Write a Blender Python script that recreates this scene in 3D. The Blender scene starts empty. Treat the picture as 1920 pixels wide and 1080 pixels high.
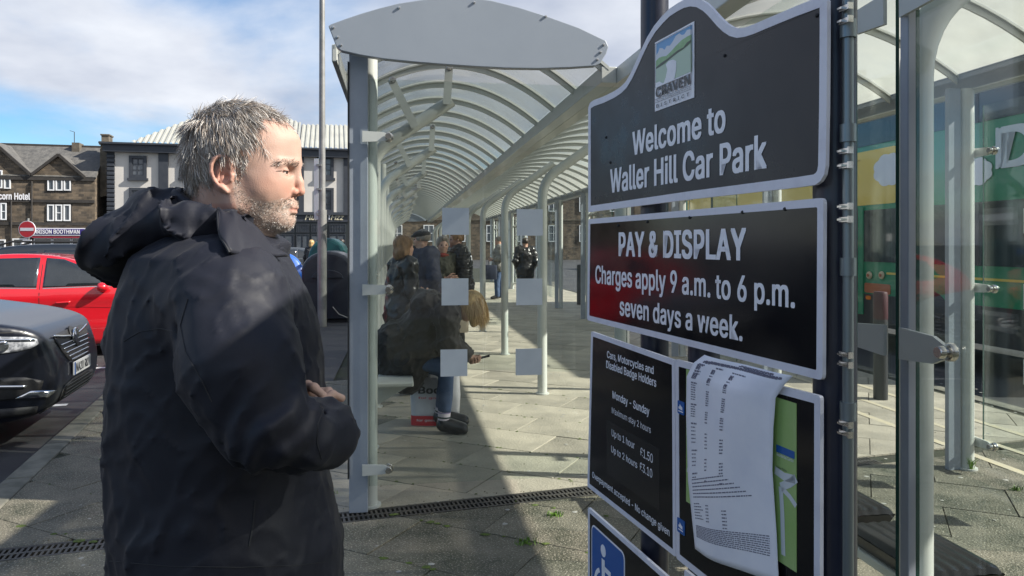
import bpy, bmesh, math, random
import numpy as np
from mathutils import Vector, Matrix
from mathutils.bvhtree import BVHTree
from mathutils.geometry import delaunay_2d_cdt

random.seed(7)
rng = np.random.default_rng(7)
SC = bpy.context.scene
COL = SC.collection
F = 1386.667          # focal length in pixels of the 1920 wide photograph
H = 1.55              # eye height of the camera
HY = 458.0            # horizon row

# ------------------------------------------------------------------ camera, sky, sun, exposure
cam_data = bpy.data.cameras.new('camera')
cam_data.lens = 26.0; cam_data.sensor_width = 36.0
cam_data.shift_y = -82.0 / 1920.0
cam_data.clip_start = 0.05; cam_data.clip_end = 2000
cam = bpy.data.objects.new('camera', cam_data); COL.objects.link(cam)
cam.location = (0, 0, H); cam.rotation_euler = (math.radians(90), 0, 0)
SC.camera = cam

SUN_EL = math.radians(37); SUN = Vector((0.99, -0.12, 0)).normalized() * math.cos(SUN_EL) + Vector((0, 0, math.sin(SUN_EL)))
world = bpy.data.worlds.new('World'); SC.world = world; world.use_nodes = True
def build_world():
    nt = world.node_tree; nt.nodes.clear(); N = nt.nodes.new; L = nt.links.new
    out = N('ShaderNodeOutputWorld'); bg = N('ShaderNodeBackground'); bg.inputs[1].default_value = 0.10
    sky = N('ShaderNodeTexSky'); sky.sky_type = 'NISHITA'; sky.sun_disc = False
    sky.sun_elevation = SUN_EL; sky.sun_rotation = math.atan2(SUN.x, SUN.y)
    sky.air_density = 1.0; sky.dust_density = 0.1; sky.ozone_density = 3.0
    tc = N('ShaderNodeTexCoord'); sep = N('ShaderNodeSeparateXYZ'); L(tc.outputs['Generated'], sep.inputs[0])
    # project the view direction onto a flat cloud layer
    zc = N('ShaderNodeMath'); zc.operation = 'MAXIMUM'; zc.inputs[1].default_value = 0.0; L(sep.outputs[2], zc.inputs[0])
    za = N('ShaderNodeMath'); za.operation = 'ADD'; za.inputs[1].default_value = 0.22; L(zc.outputs[0], za.inputs[0])
    dx = N('ShaderNodeMath'); dx.operation = 'DIVIDE'; L(sep.outputs[0], dx.inputs[0]); L(za.outputs[0], dx.inputs[1])
    dy = N('ShaderNodeMath'); dy.operation = 'DIVIDE'; L(sep.outputs[1], dy.inputs[0]); L(za.outputs[0], dy.inputs[1])
    cmb = N('ShaderNodeCombineXYZ'); L(dx.outputs[0], cmb.inputs[0]); L(dy.outputs[0], cmb.inputs[1])
    cmb.inputs[2].default_value = 0.35
    n1 = N('ShaderNodeTexNoise'); n1.inputs['Scale'].default_value = 0.62; n1.inputs['Detail'].default_value = 9; n1.inputs['Roughness'].default_value = 0.52
    n1.inputs['Distortion'].default_value = 0.25
    L(cmb.outputs[0], n1.inputs['Vector'])
    r1 = N('ShaderNodeValToRGB'); r1.color_ramp.elements[0].position = 0.38; r1.color_ramp.elements[1].position = 0.56
    r1.color_ramp.interpolation = 'EASE'
    L(n1.outputs['Fac'], r1.inputs[0])
    n2 = N('ShaderNodeTexNoise'); n2.inputs['Scale'].default_value = 1.6; n2.inputs['Detail'].default_value = 6; L(cmb.outputs[0], n2.inputs['Vector'])
    r2 = N('ShaderNodeValToRGB'); r2.color_ramp.elements[0].color = (2.5, 2.8, 3.5, 1); r2.color_ramp.elements[1].color = (4.5, 4.7, 5.1, 1)
    r2.color_ramp.elements[0].position = 0.35; r2.color_ramp.elements[1].position = 0.62; L(n2.outputs['Fac'], r2.inputs[0])
    mx = N('ShaderNodeMix'); mx.data_type = 'RGBA'; L(r1.outputs[0], mx.inputs['Factor'])
    hs = N('ShaderNodeHueSaturation'); hs.inputs['Saturation'].default_value = 1.35; hs.inputs['Value'].default_value = 0.8; L(sky.outputs[0], hs.inputs['Color']); L(hs.outputs[0], mx.inputs['A']); L(r2.outputs[0], mx.inputs['B'])
    L(mx.outputs['Result'], bg.inputs[0]); L(bg.outputs[0], out.inputs[0])
build_world()
sun_d = bpy.data.lights.new('sun', 'SUN'); sun_d.energy = 4.6; sun_d.angle = math.radians(0.6); sun_d.color = (1.0, 0.94, 0.84)
sun = bpy.data.objects.new('sun', sun_d); COL.objects.link(sun)
sun.rotation_euler = (-SUN).to_track_quat('-Z', 'Y').to_euler(); sun.location = (20, -5, 30)
SC.view_settings.view_transform = 'Standard'; SC.view_settings.look = 'None'
SC.view_settings.exposure = 0.98; SC.view_settings.gamma = 1.0; SC.view_settings.use_curve_mapping = False
SC.render.engine = 'CYCLES'
SC.cycles.max_bounces = 8; SC.cycles.transparent_max_bounces = 40; SC.cycles.glossy_bounces = 4
SC.cycles.use_denoising = True

# ------------------------------------------------------------------ tagging, pixel helpers
def P(px, py, Y): return Vector(((px - 960) * Y / F, Y, H - (py - HY) * Y / F))
def G(px, py, z=0.0):
    Y = F * (H - z) / (py - HY); return Vector(((px - 960) * Y / F, Y, z))
def tag(o, label=None, cat=None, group=None, kind=None):
    if label: o['label'] = label
    if cat: o['category'] = cat
    if group: o['group'] = group
    if kind: o['kind'] = kind
    return o
def empty(name, loc=(0, 0, 0), rz=0.0, label=None, cat=None, group=None):
    o = bpy.data.objects.new(name, None); COL.objects.link(o); o.empty_display_size = 0.1
    o.location = loc; o.rotation_euler = (0, 0, rz)
    return tag(o, label, cat, group)
def kids(o): return [c for c in bpy.data.objects if c.parent == o]
def copy_tree(o, parent=None):
    c = o.copy(); COL.objects.link(c)
    if parent: c.parent = parent
    for ch in list(o.children): copy_tree(ch, c)
    return c

# ------------------------------------------------------------------ materials
MATS = {}
def mat(name, col, rough=0.6, metal=0.0, col2=None, nscale=8.0, ndetail=5, contrast=(0.35, 0.65), bump=0.0, bscale=None, rough2=None,
        spec=0.5, coat=0.0, vary=0.0, attr=None, sheen=0.0, trans=0.0, coords='Object', stretch=None, spots=None, sub=0.0, aniso_noise=None):
    """One procedural material: a base colour broken up by noise, optional per-object variation, bump and a second roughness."""
    if name in MATS: return MATS[name]
    m = bpy.data.materials.new(name); m.use_nodes = True; MATS[name] = m
    nt = m.node_tree; N = nt.nodes.new; L = nt.links.new
    b = nt.nodes['Principled BSDF']
    def c4(c): return (c[0], c[1], c[2], 1)
    b.inputs['Base Color'].default_value = c4(col); b.inputs['Roughness'].default_value = rough
    b.inputs['Metallic'].default_value = metal; b.inputs['Specular IOR Level'].default_value = spec
    b.inputs['Coat Weight'].default_value = coat; b.inputs['Coat Roughness'].default_value = 0.04
    b.inputs['Sheen Weight'].default_value = sheen
    b.inputs['Transmission Weight'].default_value = trans
    if sub:
        b.inputs['Subsurface Weight'].default_value = sub; b.inputs['Subsurface Radius'].default_value = (0.01, 0.004, 0.002); b.inputs['Subsurface Scale'].default_value = 1.0
    tc = N('ShaderNodeTexCoord'); vec = tc.outputs[coords]
    if stretch:
        mp = N('ShaderNodeMapping'); mp.inputs['Scale'].default_value = stretch; L(vec, mp.inputs[0]); vec = mp.outputs[0]
    cur = None
    if attr:
        a = N('ShaderNodeAttribute'); a.attribute_name = attr; cur = a.outputs['Color']
    if col2 is not None:
        n = N('ShaderNodeTexNoise'); n.inputs['Scale'].default_value = nscale; n.inputs['Detail'].default_value = ndetail
        n.inputs['Roughness'].default_value = 0.62; L(vec, n.inputs['Vector'])
        r = N('ShaderNodeMapRange'); r.inputs[1].default_value = contrast[0]; r.inputs[2].default_value = contrast[1]; L(n.outputs['Fac'], r.inputs[0])
        mx = N('ShaderNodeMix'); mx.data_type = 'RGBA'; L(r.outputs[0], mx.inputs['Factor'])
        if cur: L(cur, mx.inputs['A'])
        else: mx.inputs['A'].default_value = c4(col)
        mx.inputs['B'].default_value = c4(col2); 
        if cur:
            r.inputs[4].default_value = 0.35
        cur = mx.outputs['Result']
        if rough2 is not None:
            rr = N('ShaderNodeMapRange'); rr.inputs[3].default_value = rough; rr.inputs[4].default_value = rough2
            rr.inputs[1].default_value = contrast[0]; rr.inputs[2].default_value = contrast[1]
            L(n.outputs['Fac'], rr.inputs[0]); L(rr.outputs[0], b.inputs['Roughness'])
    if spots:   # (scale, threshold, colour): fine grit or specks
        v = N('ShaderNodeTexNoise'); v.inputs['Scale'].default_value = spots[0]; v.inputs['Detail'].default_value = 2; L(vec, v.inputs['Vector'])
        r = N('ShaderNodeMapRange'); r.inputs[1].default_value = spots[1]; r.inputs[2].default_value = spots[1] + 0.06; L(v.outputs['Fac'], r.inputs[0])
        mx = N('ShaderNodeMix'); mx.data_type = 'RGBA'; L(r.outputs[0], mx.inputs['Factor'])
        if cur: L(cur, mx.inputs['A'])
        else: mx.inputs['A'].default_value = c4(col)
        mx.inputs['B'].default_value = c4(spots[2]); cur = mx.outputs['Result']
    if vary:
        oi = N('ShaderNodeObjectInfo'); hs = N('ShaderNodeHueSaturation'); r = N('ShaderNodeMapRange')
        r.inputs[3].default_value = 1 - vary; r.inputs[4].default_value = 1 + vary; L(oi.outputs['Random'], r.inputs[0]); L(r.outputs[0], hs.inputs['Value'])
        if cur: L(cur, hs.inputs['Color'])
        else: hs.inputs['Color'].default_value = c4(col)
        cur = hs.outputs[0]
    if cur: L(cur, b.inputs['Base Color'])
    if bump:
        n = N('ShaderNodeTexNoise'); n.inputs['Scale'].default_value = bscale or nscale * 3; n.inputs['Detail'].default_value = 6; n.inputs['Roughness'].default_value = 0.6
        L(vec, n.inputs['Vector'])
        bp = N('ShaderNodeBump'); bp.inputs['Strength'].default_value = 1.0; bp.inputs['Distance'].default_value = bump
        L(n.outputs['Fac'], bp.inputs['Height']); L(bp.outputs[0], b.inputs['Normal'])
    return m

def schlick(nt, mul=0.96):
    N = nt.nodes.new; L = nt.links.new
    lw = N('ShaderNodeLayerWeight'); lw.inputs[0].default_value = 0.5
    pw = N('ShaderNodeMath'); pw.operation = 'POWER'; pw.inputs[1].default_value = 4.5; L(lw.outputs['Facing'], pw.inputs[0])
    ma = N('ShaderNodeMath'); ma.operation = 'MULTIPLY_ADD'; ma.inputs[1].default_value = mul; ma.inputs[2].default_value = 0.04; L(pw.outputs[0], ma.inputs[0])
    return ma.outputs[0]

def glass_mat(name, tint=(0.86, 0.93, 0.90), dirt=0.05, dirtcol=(0.55, 0.56, 0.5), refl=1.0):
    m = bpy.data.materials.new(name); m.use_nodes = True; nt = m.node_tree; nt.nodes.clear(); N = nt.nodes.new; L = nt.links.new
    out = N('ShaderNodeOutputMaterial'); tr = N('ShaderNodeBsdfTransparent'); tr.inputs[0].default_value = (*tint, 1)
    gl = N('ShaderNodeBsdfGlossy'); gl.inputs['Roughness'].default_value = 0.015; gl.inputs[0].default_value = (1, 1, 1, 1)
    df = N('ShaderNodeBsdfDiffuse'); df.inputs[0].default_value = (*dirtcol, 1)
    mx = N('ShaderNodeMixShader'); L(schlick(nt, 0.5 * refl), mx.inputs[0]); L(tr.outputs[0], mx.inputs[1]); L(gl.outputs[0], mx.inputs[2])
    tc = N('ShaderNodeTexCoord'); mp = N('ShaderNodeMapping'); mp.inputs['Scale'].default_value = (3, 3, 0.8); L(tc.outputs['Object'], mp.inputs[0])
    n = N('ShaderNodeTexNoise'); n.inputs['Scale'].default_value = 2.2; n.inputs['Detail'].default_value = 7; n.inputs['Roughness'].default_value = 0.7; L(mp.outputs[0], n.inputs['Vector'])
    r = N('ShaderNodeMapRange'); r.inputs[1].default_value = 0.35; r.inputs[2].default_value = 0.75; r.inputs[3].default_value = dirt * 0.3; r.inputs[4].default_value = dirt * 2; L(n.outputs['Fac'], r.inputs[0])
    mx2 = N('ShaderNodeMixShader'); L(r.outputs[0], mx2.inputs[0]); L(mx.outputs[0], mx2.inputs[1]); L(df.outputs[0], mx2.inputs[2])
    L(mx2.outputs[0], out.inputs[0]); MATS[name] = m; return m

def roof_mat(name, tcol, lo, hi):
    """clear ribbed polycarbonate, weathered: mostly see-through, partly milky"""
    m = bpy.data.materials.new(name); m.use_nodes = True; nt = m.node_tree; nt.nodes.clear(); N = nt.nodes.new; L = nt.links.new
    out = N('ShaderNodeOutputMaterial'); tr = N('ShaderNodeBsdfTransparent'); tr.inputs[0].default_value = (0.82, 0.83, 0.83, 1)
    tl = N('ShaderNodeBsdfTranslucent'); tl.inputs[0].default_value = (*tcol, 1)
    df = N('ShaderNodeBsdfDiffuse'); df.inputs[0].default_value = (0.32, 0.34, 0.335, 1)
    gl = N('ShaderNodeBsdfGlossy'); gl.inputs['Roughness'].default_value = 0.12
    tc = N('ShaderNodeTexCoord'); n = N('ShaderNodeTexNoise'); n.inputs['Scale'].default_value = 3.5; n.inputs['Detail'].default_value = 7; L(tc.outputs['Object'], n.inputs['Vector'])
    r = N('ShaderNodeMapRange'); r.inputs[1].default_value = 0.3; r.inputs[2].default_value = 0.7; r.inputs[3].default_value = lo; r.inputs[4].default_value = hi; L(n.outputs['Fac'], r.inputs[0])
    a = N('ShaderNodeMixShader'); a.inputs[0].default_value = 0.35; L(tl.outputs[0], a.inputs[1]); L(df.outputs[0], a.inputs[2])
    b = N('ShaderNodeMixShader'); L(r.outputs[0], b.inputs[0]); L(tr.outputs[0], b.inputs[1]); L(a.outputs[0], b.inputs[2])
    c = N('ShaderNodeMixShader'); L(schlick(nt, 0.6), c.inputs[0]); L(b.outputs[0], c.inputs[1]); L(gl.outputs[0], c.inputs[2])
    L(c.outputs[0], out.inputs[0]); MATS[name] = m; return m

def stone_mat(name, cols, mortar, sx, sy, bump=0.02, offset=0.5, rough=0.85, plane='XZ', nz=0.5):
    """coursed stone or brick for walls too far away to split"""
    m = bpy.data.materials.new(name); m.use_nodes = True; nt = m.node_tree; N = nt.nodes.new; L = nt.links.new; MATS[name] = m
    b = nt.nodes['Principled BSDF']; b.inputs['Roughness'].default_value = rough
    tc = N('ShaderNodeTexCoord'); sep = N('ShaderNodeSeparateXYZ'); L(tc.outputs['Object'], sep.inputs[0]); cb = N('ShaderNodeCombineXYZ')
    add = N('ShaderNodeMath'); L(sep.outputs[0], add.inputs[0]); L(sep.outputs[1], add.inputs[1])
    L(add.outputs[0], cb.inputs[0]); L(sep.outputs[2], cb.inputs[1])
    br = N('ShaderNodeTexBrick'); br.inputs['Scale'].default_value = 1.0; br.inputs['Brick Width'].default_value = sx; br.inputs['Row Height'].default_value = sy
    br.inputs['Mortar Size'].default_value = min(sx, sy) * 0.05; br.inputs['Color1'].default_value = (*cols[0], 1); br.inputs['Color2'].default_value = (*cols[1], 1)
    br.inputs['Mortar'].default_value = (*mortar, 1); br.inputs['Bias'].default_value = -0.1; L(cb.outputs[0], br.inputs['Vector'])
    n = N('ShaderNodeTexNoise'); n.inputs['Scale'].default_value = nz; n.inputs['Detail'].default_value = 8; L(tc.outputs['Object'], n.inputs['Vector'])
    r = N('ShaderNodeMapRange'); r.inputs[1].default_value = 0.3; r.inputs[2].default_value = 0.7; r.inputs[3].default_value = 0.55; r.inputs[4].default_value = 1.25; L(n.outputs['Fac'], r.inputs[0])
    hs = N('ShaderNodeHueSaturation'); L(r.outputs[0], hs.inputs['Value']); L(br.outputs['Color'], hs.inputs['Color']); L(hs.outputs[0], b.inputs['Base Color'])
    bp = N('ShaderNodeBump'); bp.inputs['Distance'].default_value = bump; bp.inputs['Strength'].default_value = 0.8; bp.invert = True; L(br.outputs['Fac'], bp.inputs['Height']); L(bp.outputs[0], b.inputs['Normal'])
    return m

# ------------------------------------------------------------------ mesh builder
class MB:
    def __init__(s): s.v = []; s.f = []; s.mi = []; s.cur = 0
    def add(s, vs, fs):
        k = len(s.v); s.v.extend([tuple(v) for v in vs]); s.f.extend([tuple(i + k for i in f) for f in fs]); s.mi.extend([s.cur] * len(fs)); return s
    def box(s, c, size, rz=0.0, M=None):
        x, y, z = size[0] / 2, size[1] / 2, size[2] / 2
        vs = [Vector((a, b, d)) for a in (-x, x) for b in (-y, y) for d in (-z, z)]
        R = M if M is not None else Matrix.Rotation(rz, 3, 'Z')
        vs = [R @ v + Vector(c) for v in vs]
        return s.add(vs, [(0, 1, 3, 2), (4, 6, 7, 5), (0, 4, 5, 1), (2, 3, 7, 6), (0, 2, 6, 4), (1, 5, 7, 3)])
    def span(s, x0, x1, y0, y1, z0, z1):
        return s.box(((x0 + x1) / 2, (y0 + y1) / 2, (z0 + z1) / 2), (x1 - x0, y1 - y0, z1 - z0))
    def frame(s, p0, p1, up=(0, 0, 1)):
        p0, p1 = Vector(p0), Vector(p1); d = (p1 - p0); L = d.length; d = d / L
        u = Vector(up)
        if abs(d.dot(u)) > 0.98: u = Vector((1, 0, 0))
        a = d.cross(u).normalized(); b = a.cross(d).normalized()
        return p0, d, a, b, L
    def beam(s, p0, p1, w, h, up=(0, 0, 1)):
        p0, d, a, b, L = s.frame(p0, p1, up); vs = []
        for t in (0, L):
            for (i, j) in ((-1, -1), (1, -1), (1, 1), (-1, 1)): vs.append(p0 + d * t + a * (i * w / 2) + b * (j * h / 2))
        return s.add(vs, [(3, 2, 1, 0), (4, 5, 6, 7), (0, 1, 5, 4), (1, 2, 6, 5), (2, 3, 7, 6), (3, 0, 4, 7)])
    def tube(s, pts, r, n=10, cap=True, flat=None, up=(0, 0, 1)):
        pts = [Vector(p) for p in pts]; m = len(pts); rs = r if isinstance(r, (list, tuple)) else [r] * m; vs = []
        prev = None
        for i, p in enumerate(pts):
            d = (pts[min(i + 1, m - 1)] - pts[max(i - 1, 0)]).normalized()
            if prev is None:
                u = Vector(up) if abs(d.dot(Vector(up))) < 0.95 else Vector((1, 0, 0))
                a = d.cross(u).normalized()
            else: a = (prev - d * prev.dot(d)).normalized()
            b = a.cross(d).normalized(); prev = a
            for k in range(n):
                t = 2 * math.pi * k / n; f2 = flat if flat else 1
                vs.append(p + a * math.cos(t) * rs[i] + b * math.sin(t) * rs[i] * f2)
        fs = []
        for i in range(m - 1):
            for k in range(n):
                k2 = (k + 1) % n; fs.append((i * n + k, i * n + k2, (i + 1) * n + k2, (i + 1) * n + k))
        if cap: fs.append(tuple(range(n))[::-1]); fs.append(tuple((m - 1) * n + k for k in range(n)))
        return s.add(vs, fs)
    def cyl(s, p0, p1, r0, r1=None, n=12): return s.tube([p0, p1], [r0, r1 if r1 is not None else r0], n)
    def lathe(s, prof, c=(0, 0, 0), n=16, axis='Z'):
        vs = []; fs = []
        for (r, z) in prof:
            for k in range(n):
                t = 2 * math.pi * k / n; x, y = r * math.cos(t), r * math.sin(t)
                v = (x, y, z) if axis == 'Z' else ((z, x, y) if axis == 'X' else (x, z, y))
                vs.append((v[0] + c[0], v[1] + c[1], v[2] + c[2]))
        m = len(prof)
        for i in range(m - 1):
            for k in range(n):
                k2 = (k + 1) % n; fs.append((i * n + k, i * n + k2, (i + 1) * n + k2, (i + 1) * n + k))
        fs.append(tuple(range(n))[::-1]); fs.append(tuple((m - 1) * n + k for k in range(n)))
        return s.add(vs, fs)
    def prism(s, poly, y0, y1, hole=None):
        """polygon in local XZ, extruded along Y from y0 to y1; optional hole ring of the same length"""
        n = len(poly)
        if hole is None:
            vs = [(x, y0, z) for x, z in poly] + [(x, y1, z) for x, z in poly]
            return s.add(vs, [tuple(range(n)), tuple(range(n, 2 * n))[::-1]] + [(i, (i + 1) % n, n + (i + 1) % n, n + i)[::-1] for i in range(n)])
        vs = [(x, y0, z) for x, z in poly] + [(x, y1, z) for x, z in poly] + [(x, y0, z) for x, z in hole] + [(x, y1, z) for x, z in hole]
        fs = []
        for i in range(n):
            j = (i + 1) % n
            fs += [(i, j, 2 * n + j, 2 * n + i), (n + j, n + i, 3 * n + i, 3 * n + j), (j, i, n + i, n + j), (2 * n + i, 2 * n + j, 3 * n + j, 3 * n + i)]
        return s.add(vs, fs)
    def sheet(s, rows):
        """grid of points rows[i][j]"""
        m, n = len(rows), len(rows[0]); vs = [p for r in rows for p in r]
        return s.add(vs, [(i * n + j, i * n + j + 1, (i + 1) * n + j + 1, (i + 1) * n + j) for i in range(m - 1) for j in range(n - 1)])
    def mesh(s, name, mats, smooth=False, angle=40):
        me = bpy.data.meshes.new(name); me.from_pydata(s.v, [], s.f); 
        for m in (mats if isinstance(mats, (list, tuple)) else [mats]): me.materials.append(m)
        if s.cur or any(s.mi): me.polygons.foreach_set('material_index', s.mi)
        bm = bmesh.new(); bm.from_mesh(me); bmesh.ops.recalc_face_normals(bm, faces=bm.faces); bm.to_mesh(me); bm.free()
        if smooth:
            me.polygons.foreach_set('use_smooth', [True] * len(me.polygons)); me.set_sharp_from_angle(angle=math.radians(angle))
        me.update(); return me
    def build(s, name, mats, parent=None, smooth=False, bevel=0.0, angle=40, loc=None, rz=None, solid=None):
        me = s.mesh(name, mats, smooth, angle)
        o = bpy.data.objects.new(name, me); COL.objects.link(o)
        if parent: o.parent = parent
        if loc is not None: o.location = loc
        if rz is not None: o.rotation_euler = (0, 0, rz)
        if solid:
            md = o.modifiers.new('thickness', 'SOLIDIFY'); md.thickness = solid; md.offset = 0
        if bevel:
            md = o.modifiers.new('bevel', 'BEVEL'); md.width = bevel; md.segments = 2; md.limit_method = 'ANGLE'; md.angle_limit = math.radians(35)
            md.harden_normals = False
        return o
def part(name, me, parent, loc=(0, 0, 0), rz=0.0):
    o = bpy.data.objects.new(name, me); COL.objects.link(o); o.parent = parent; o.location = loc; o.rotation_euler = (0, 0, rz); return o

def inset(poly, d):
    """move a closed polygon inwards (ring of equal length)"""
    n = len(poly); area = sum(poly[i][0] * poly[(i + 1) % n][1] - poly[(i + 1) % n][0] * poly[i][1] for i in range(n)); sg = 1 if area > 0 else -1
    out = []
    for i in range(n):
        p, q, r = Vector(poly[i - 1]), Vector(poly[i]), Vector(poly[(i + 1) % n])
        a = (q - p).normalized(); b = (r - q).normalized(); na = Vector((-a.y, a.x)) * sg; nb = Vector((-b.y, b.x)) * sg
        k = na + nb; l = k.length
        k = k / l if l > 1e-6 else na
        out.append(tuple(q + k * (d / max(0.5, k.dot(na)))))
    return out

def round_rect(x0, x1, z0, z1, r, n=4):
    pts = []
    for (cx, cz, a0) in ((x1 - r, z1 - r, 0), (x0 + r, z1 - r, 90), (x0 + r, z0 + r, 180), (x1 - r, z0 + r, 270)):
        for k in range(n + 1):
            a = math.radians(a0 + 90 * k / n); pts.append((cx + r * math.cos(a), cz + r * math.sin(a)))
    return pts

TEXTC = {}
def _sans():
    import os
    try: return bpy.data.fonts.load(os.path.join(bpy.utils.resource_path('LOCAL'), 'datafiles', 'fonts', 'Inter.woff2'))   # the interface font that ships with Blender
    except Exception: return None
SANS = _sans()
def text_mesh(s, bold=0.0, spacing=1.0, shear=0.0):
    """(vertices, faces) of a line of text; bold lines are thickened by close layered copies"""
    key = (s, bold, spacing, shear)
    if key in TEXTC: return TEXTC[key]
    cu = bpy.data.curves.new('lettering', 'FONT'); cu.body = s; cu.size = 1
    if SANS: cu.font = SANS
    cu.space_character = spacing * (1 + bold * 1.2); cu.resolution_u = 4; cu.shear = shear
    o = bpy.data.objects.new('lettering_tmp', cu); COL.objects.link(o)
    dg = bpy.context.evaluated_depsgraph_get(); dg.update()
    me = o.evaluated_get(dg).to_mesh(); v = np.array([x.co[:] for x in me.vertices]); f = [tuple(p.vertices) for p in me.polygons]
    o.evaluated_get(dg).to_mesh_clear(); bpy.data.objects.remove(o); bpy.data.curves.remove(cu)
    v[:, 2] = 0; n = len(v)
    if bold > 0:
        vs = []; fs = []
        for k, (dx, dy) in enumerate(((0, 0), (1, .5), (-1, .5), (1, -.5), (-1, -.5))):
            w = v.copy(); w[:, 0] += dx * bold; w[:, 1] += dy * bold; w[:, 2] = k; vs.append(w); fs += [tuple(i + k * n for i in q) for q in f]
        v = np.concatenate(vs); f = fs
    TEXTC[key] = (v, f); return v, f
def lettering(s, x0, x1, z0, z1, y, m, parent, bold=0.0, spacing=1.0, fn=None, name='lettering', shear=0.0):
    """flat lettering stretched to a box in the parent's XZ plane at depth y"""
    v, f = text_mesh(s, bold, spacing, shear); lo, hi = v.min(0), v.max(0)
    u = (v[:, 0] - lo[0]) / (hi[0] - lo[0]); w = (v[:, 1] - lo[1]) / max(1e-6, hi[1] - lo[1])
    vs = [(x0 + (x1 - x0) * a, y - .00012 * c, z0 + (z1 - z0) * b) for a, b, c in zip(u, w, v[:, 2])]
    if fn: vs = [fn(*p) for p in vs]
    me = bpy.data.meshes.new(name); me.from_pydata([tuple(p) for p in vs], [], f); me.materials.append(m)
    return part(name, me, parent)

# ------------------------------------------------------------------ smooth implicit surfaces (people, clothes, vehicles)
_lat = {}
def vnoise(x, y, z, s, seed=0):
    """value noise, 0..1, feature size s"""
    if seed not in _lat: _lat[seed] = np.random.default_rng(seed).random((32, 32, 32)).astype(np.float32)
    L = _lat[seed]; x = x / s; y = y / s; z = z / s
    xi, yi, zi = np.floor(x).astype(np.int32), np.floor(y).astype(np.int32), np.floor(z).astype(np.int32)
    fx, fy, fz = x - xi, y - yi, z - zi
    fx, fy, fz = [t * t * (3 - 2 * t) for t in (fx, fy, fz)]
    def g(a, b, c): return L[(xi + a) & 31, (yi + b) & 31, (zi + c) & 31]
    c00 = g(0, 0, 0) * (1 - fx) + g(1, 0, 0) * fx; c10 = g(0, 1, 0) * (1 - fx) + g(1, 1, 0) * fx
    c01 = g(0, 0, 1) * (1 - fx) + g(1, 0, 1) * fx; c11 = g(0, 1, 1) * (1 - fx) + g(1, 1, 1) * fx
    return (c00 * (1 - fy) + c10 * fy) * (1 - fz) + (c01 * (1 - fy) + c11 * fy) * fz

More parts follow.
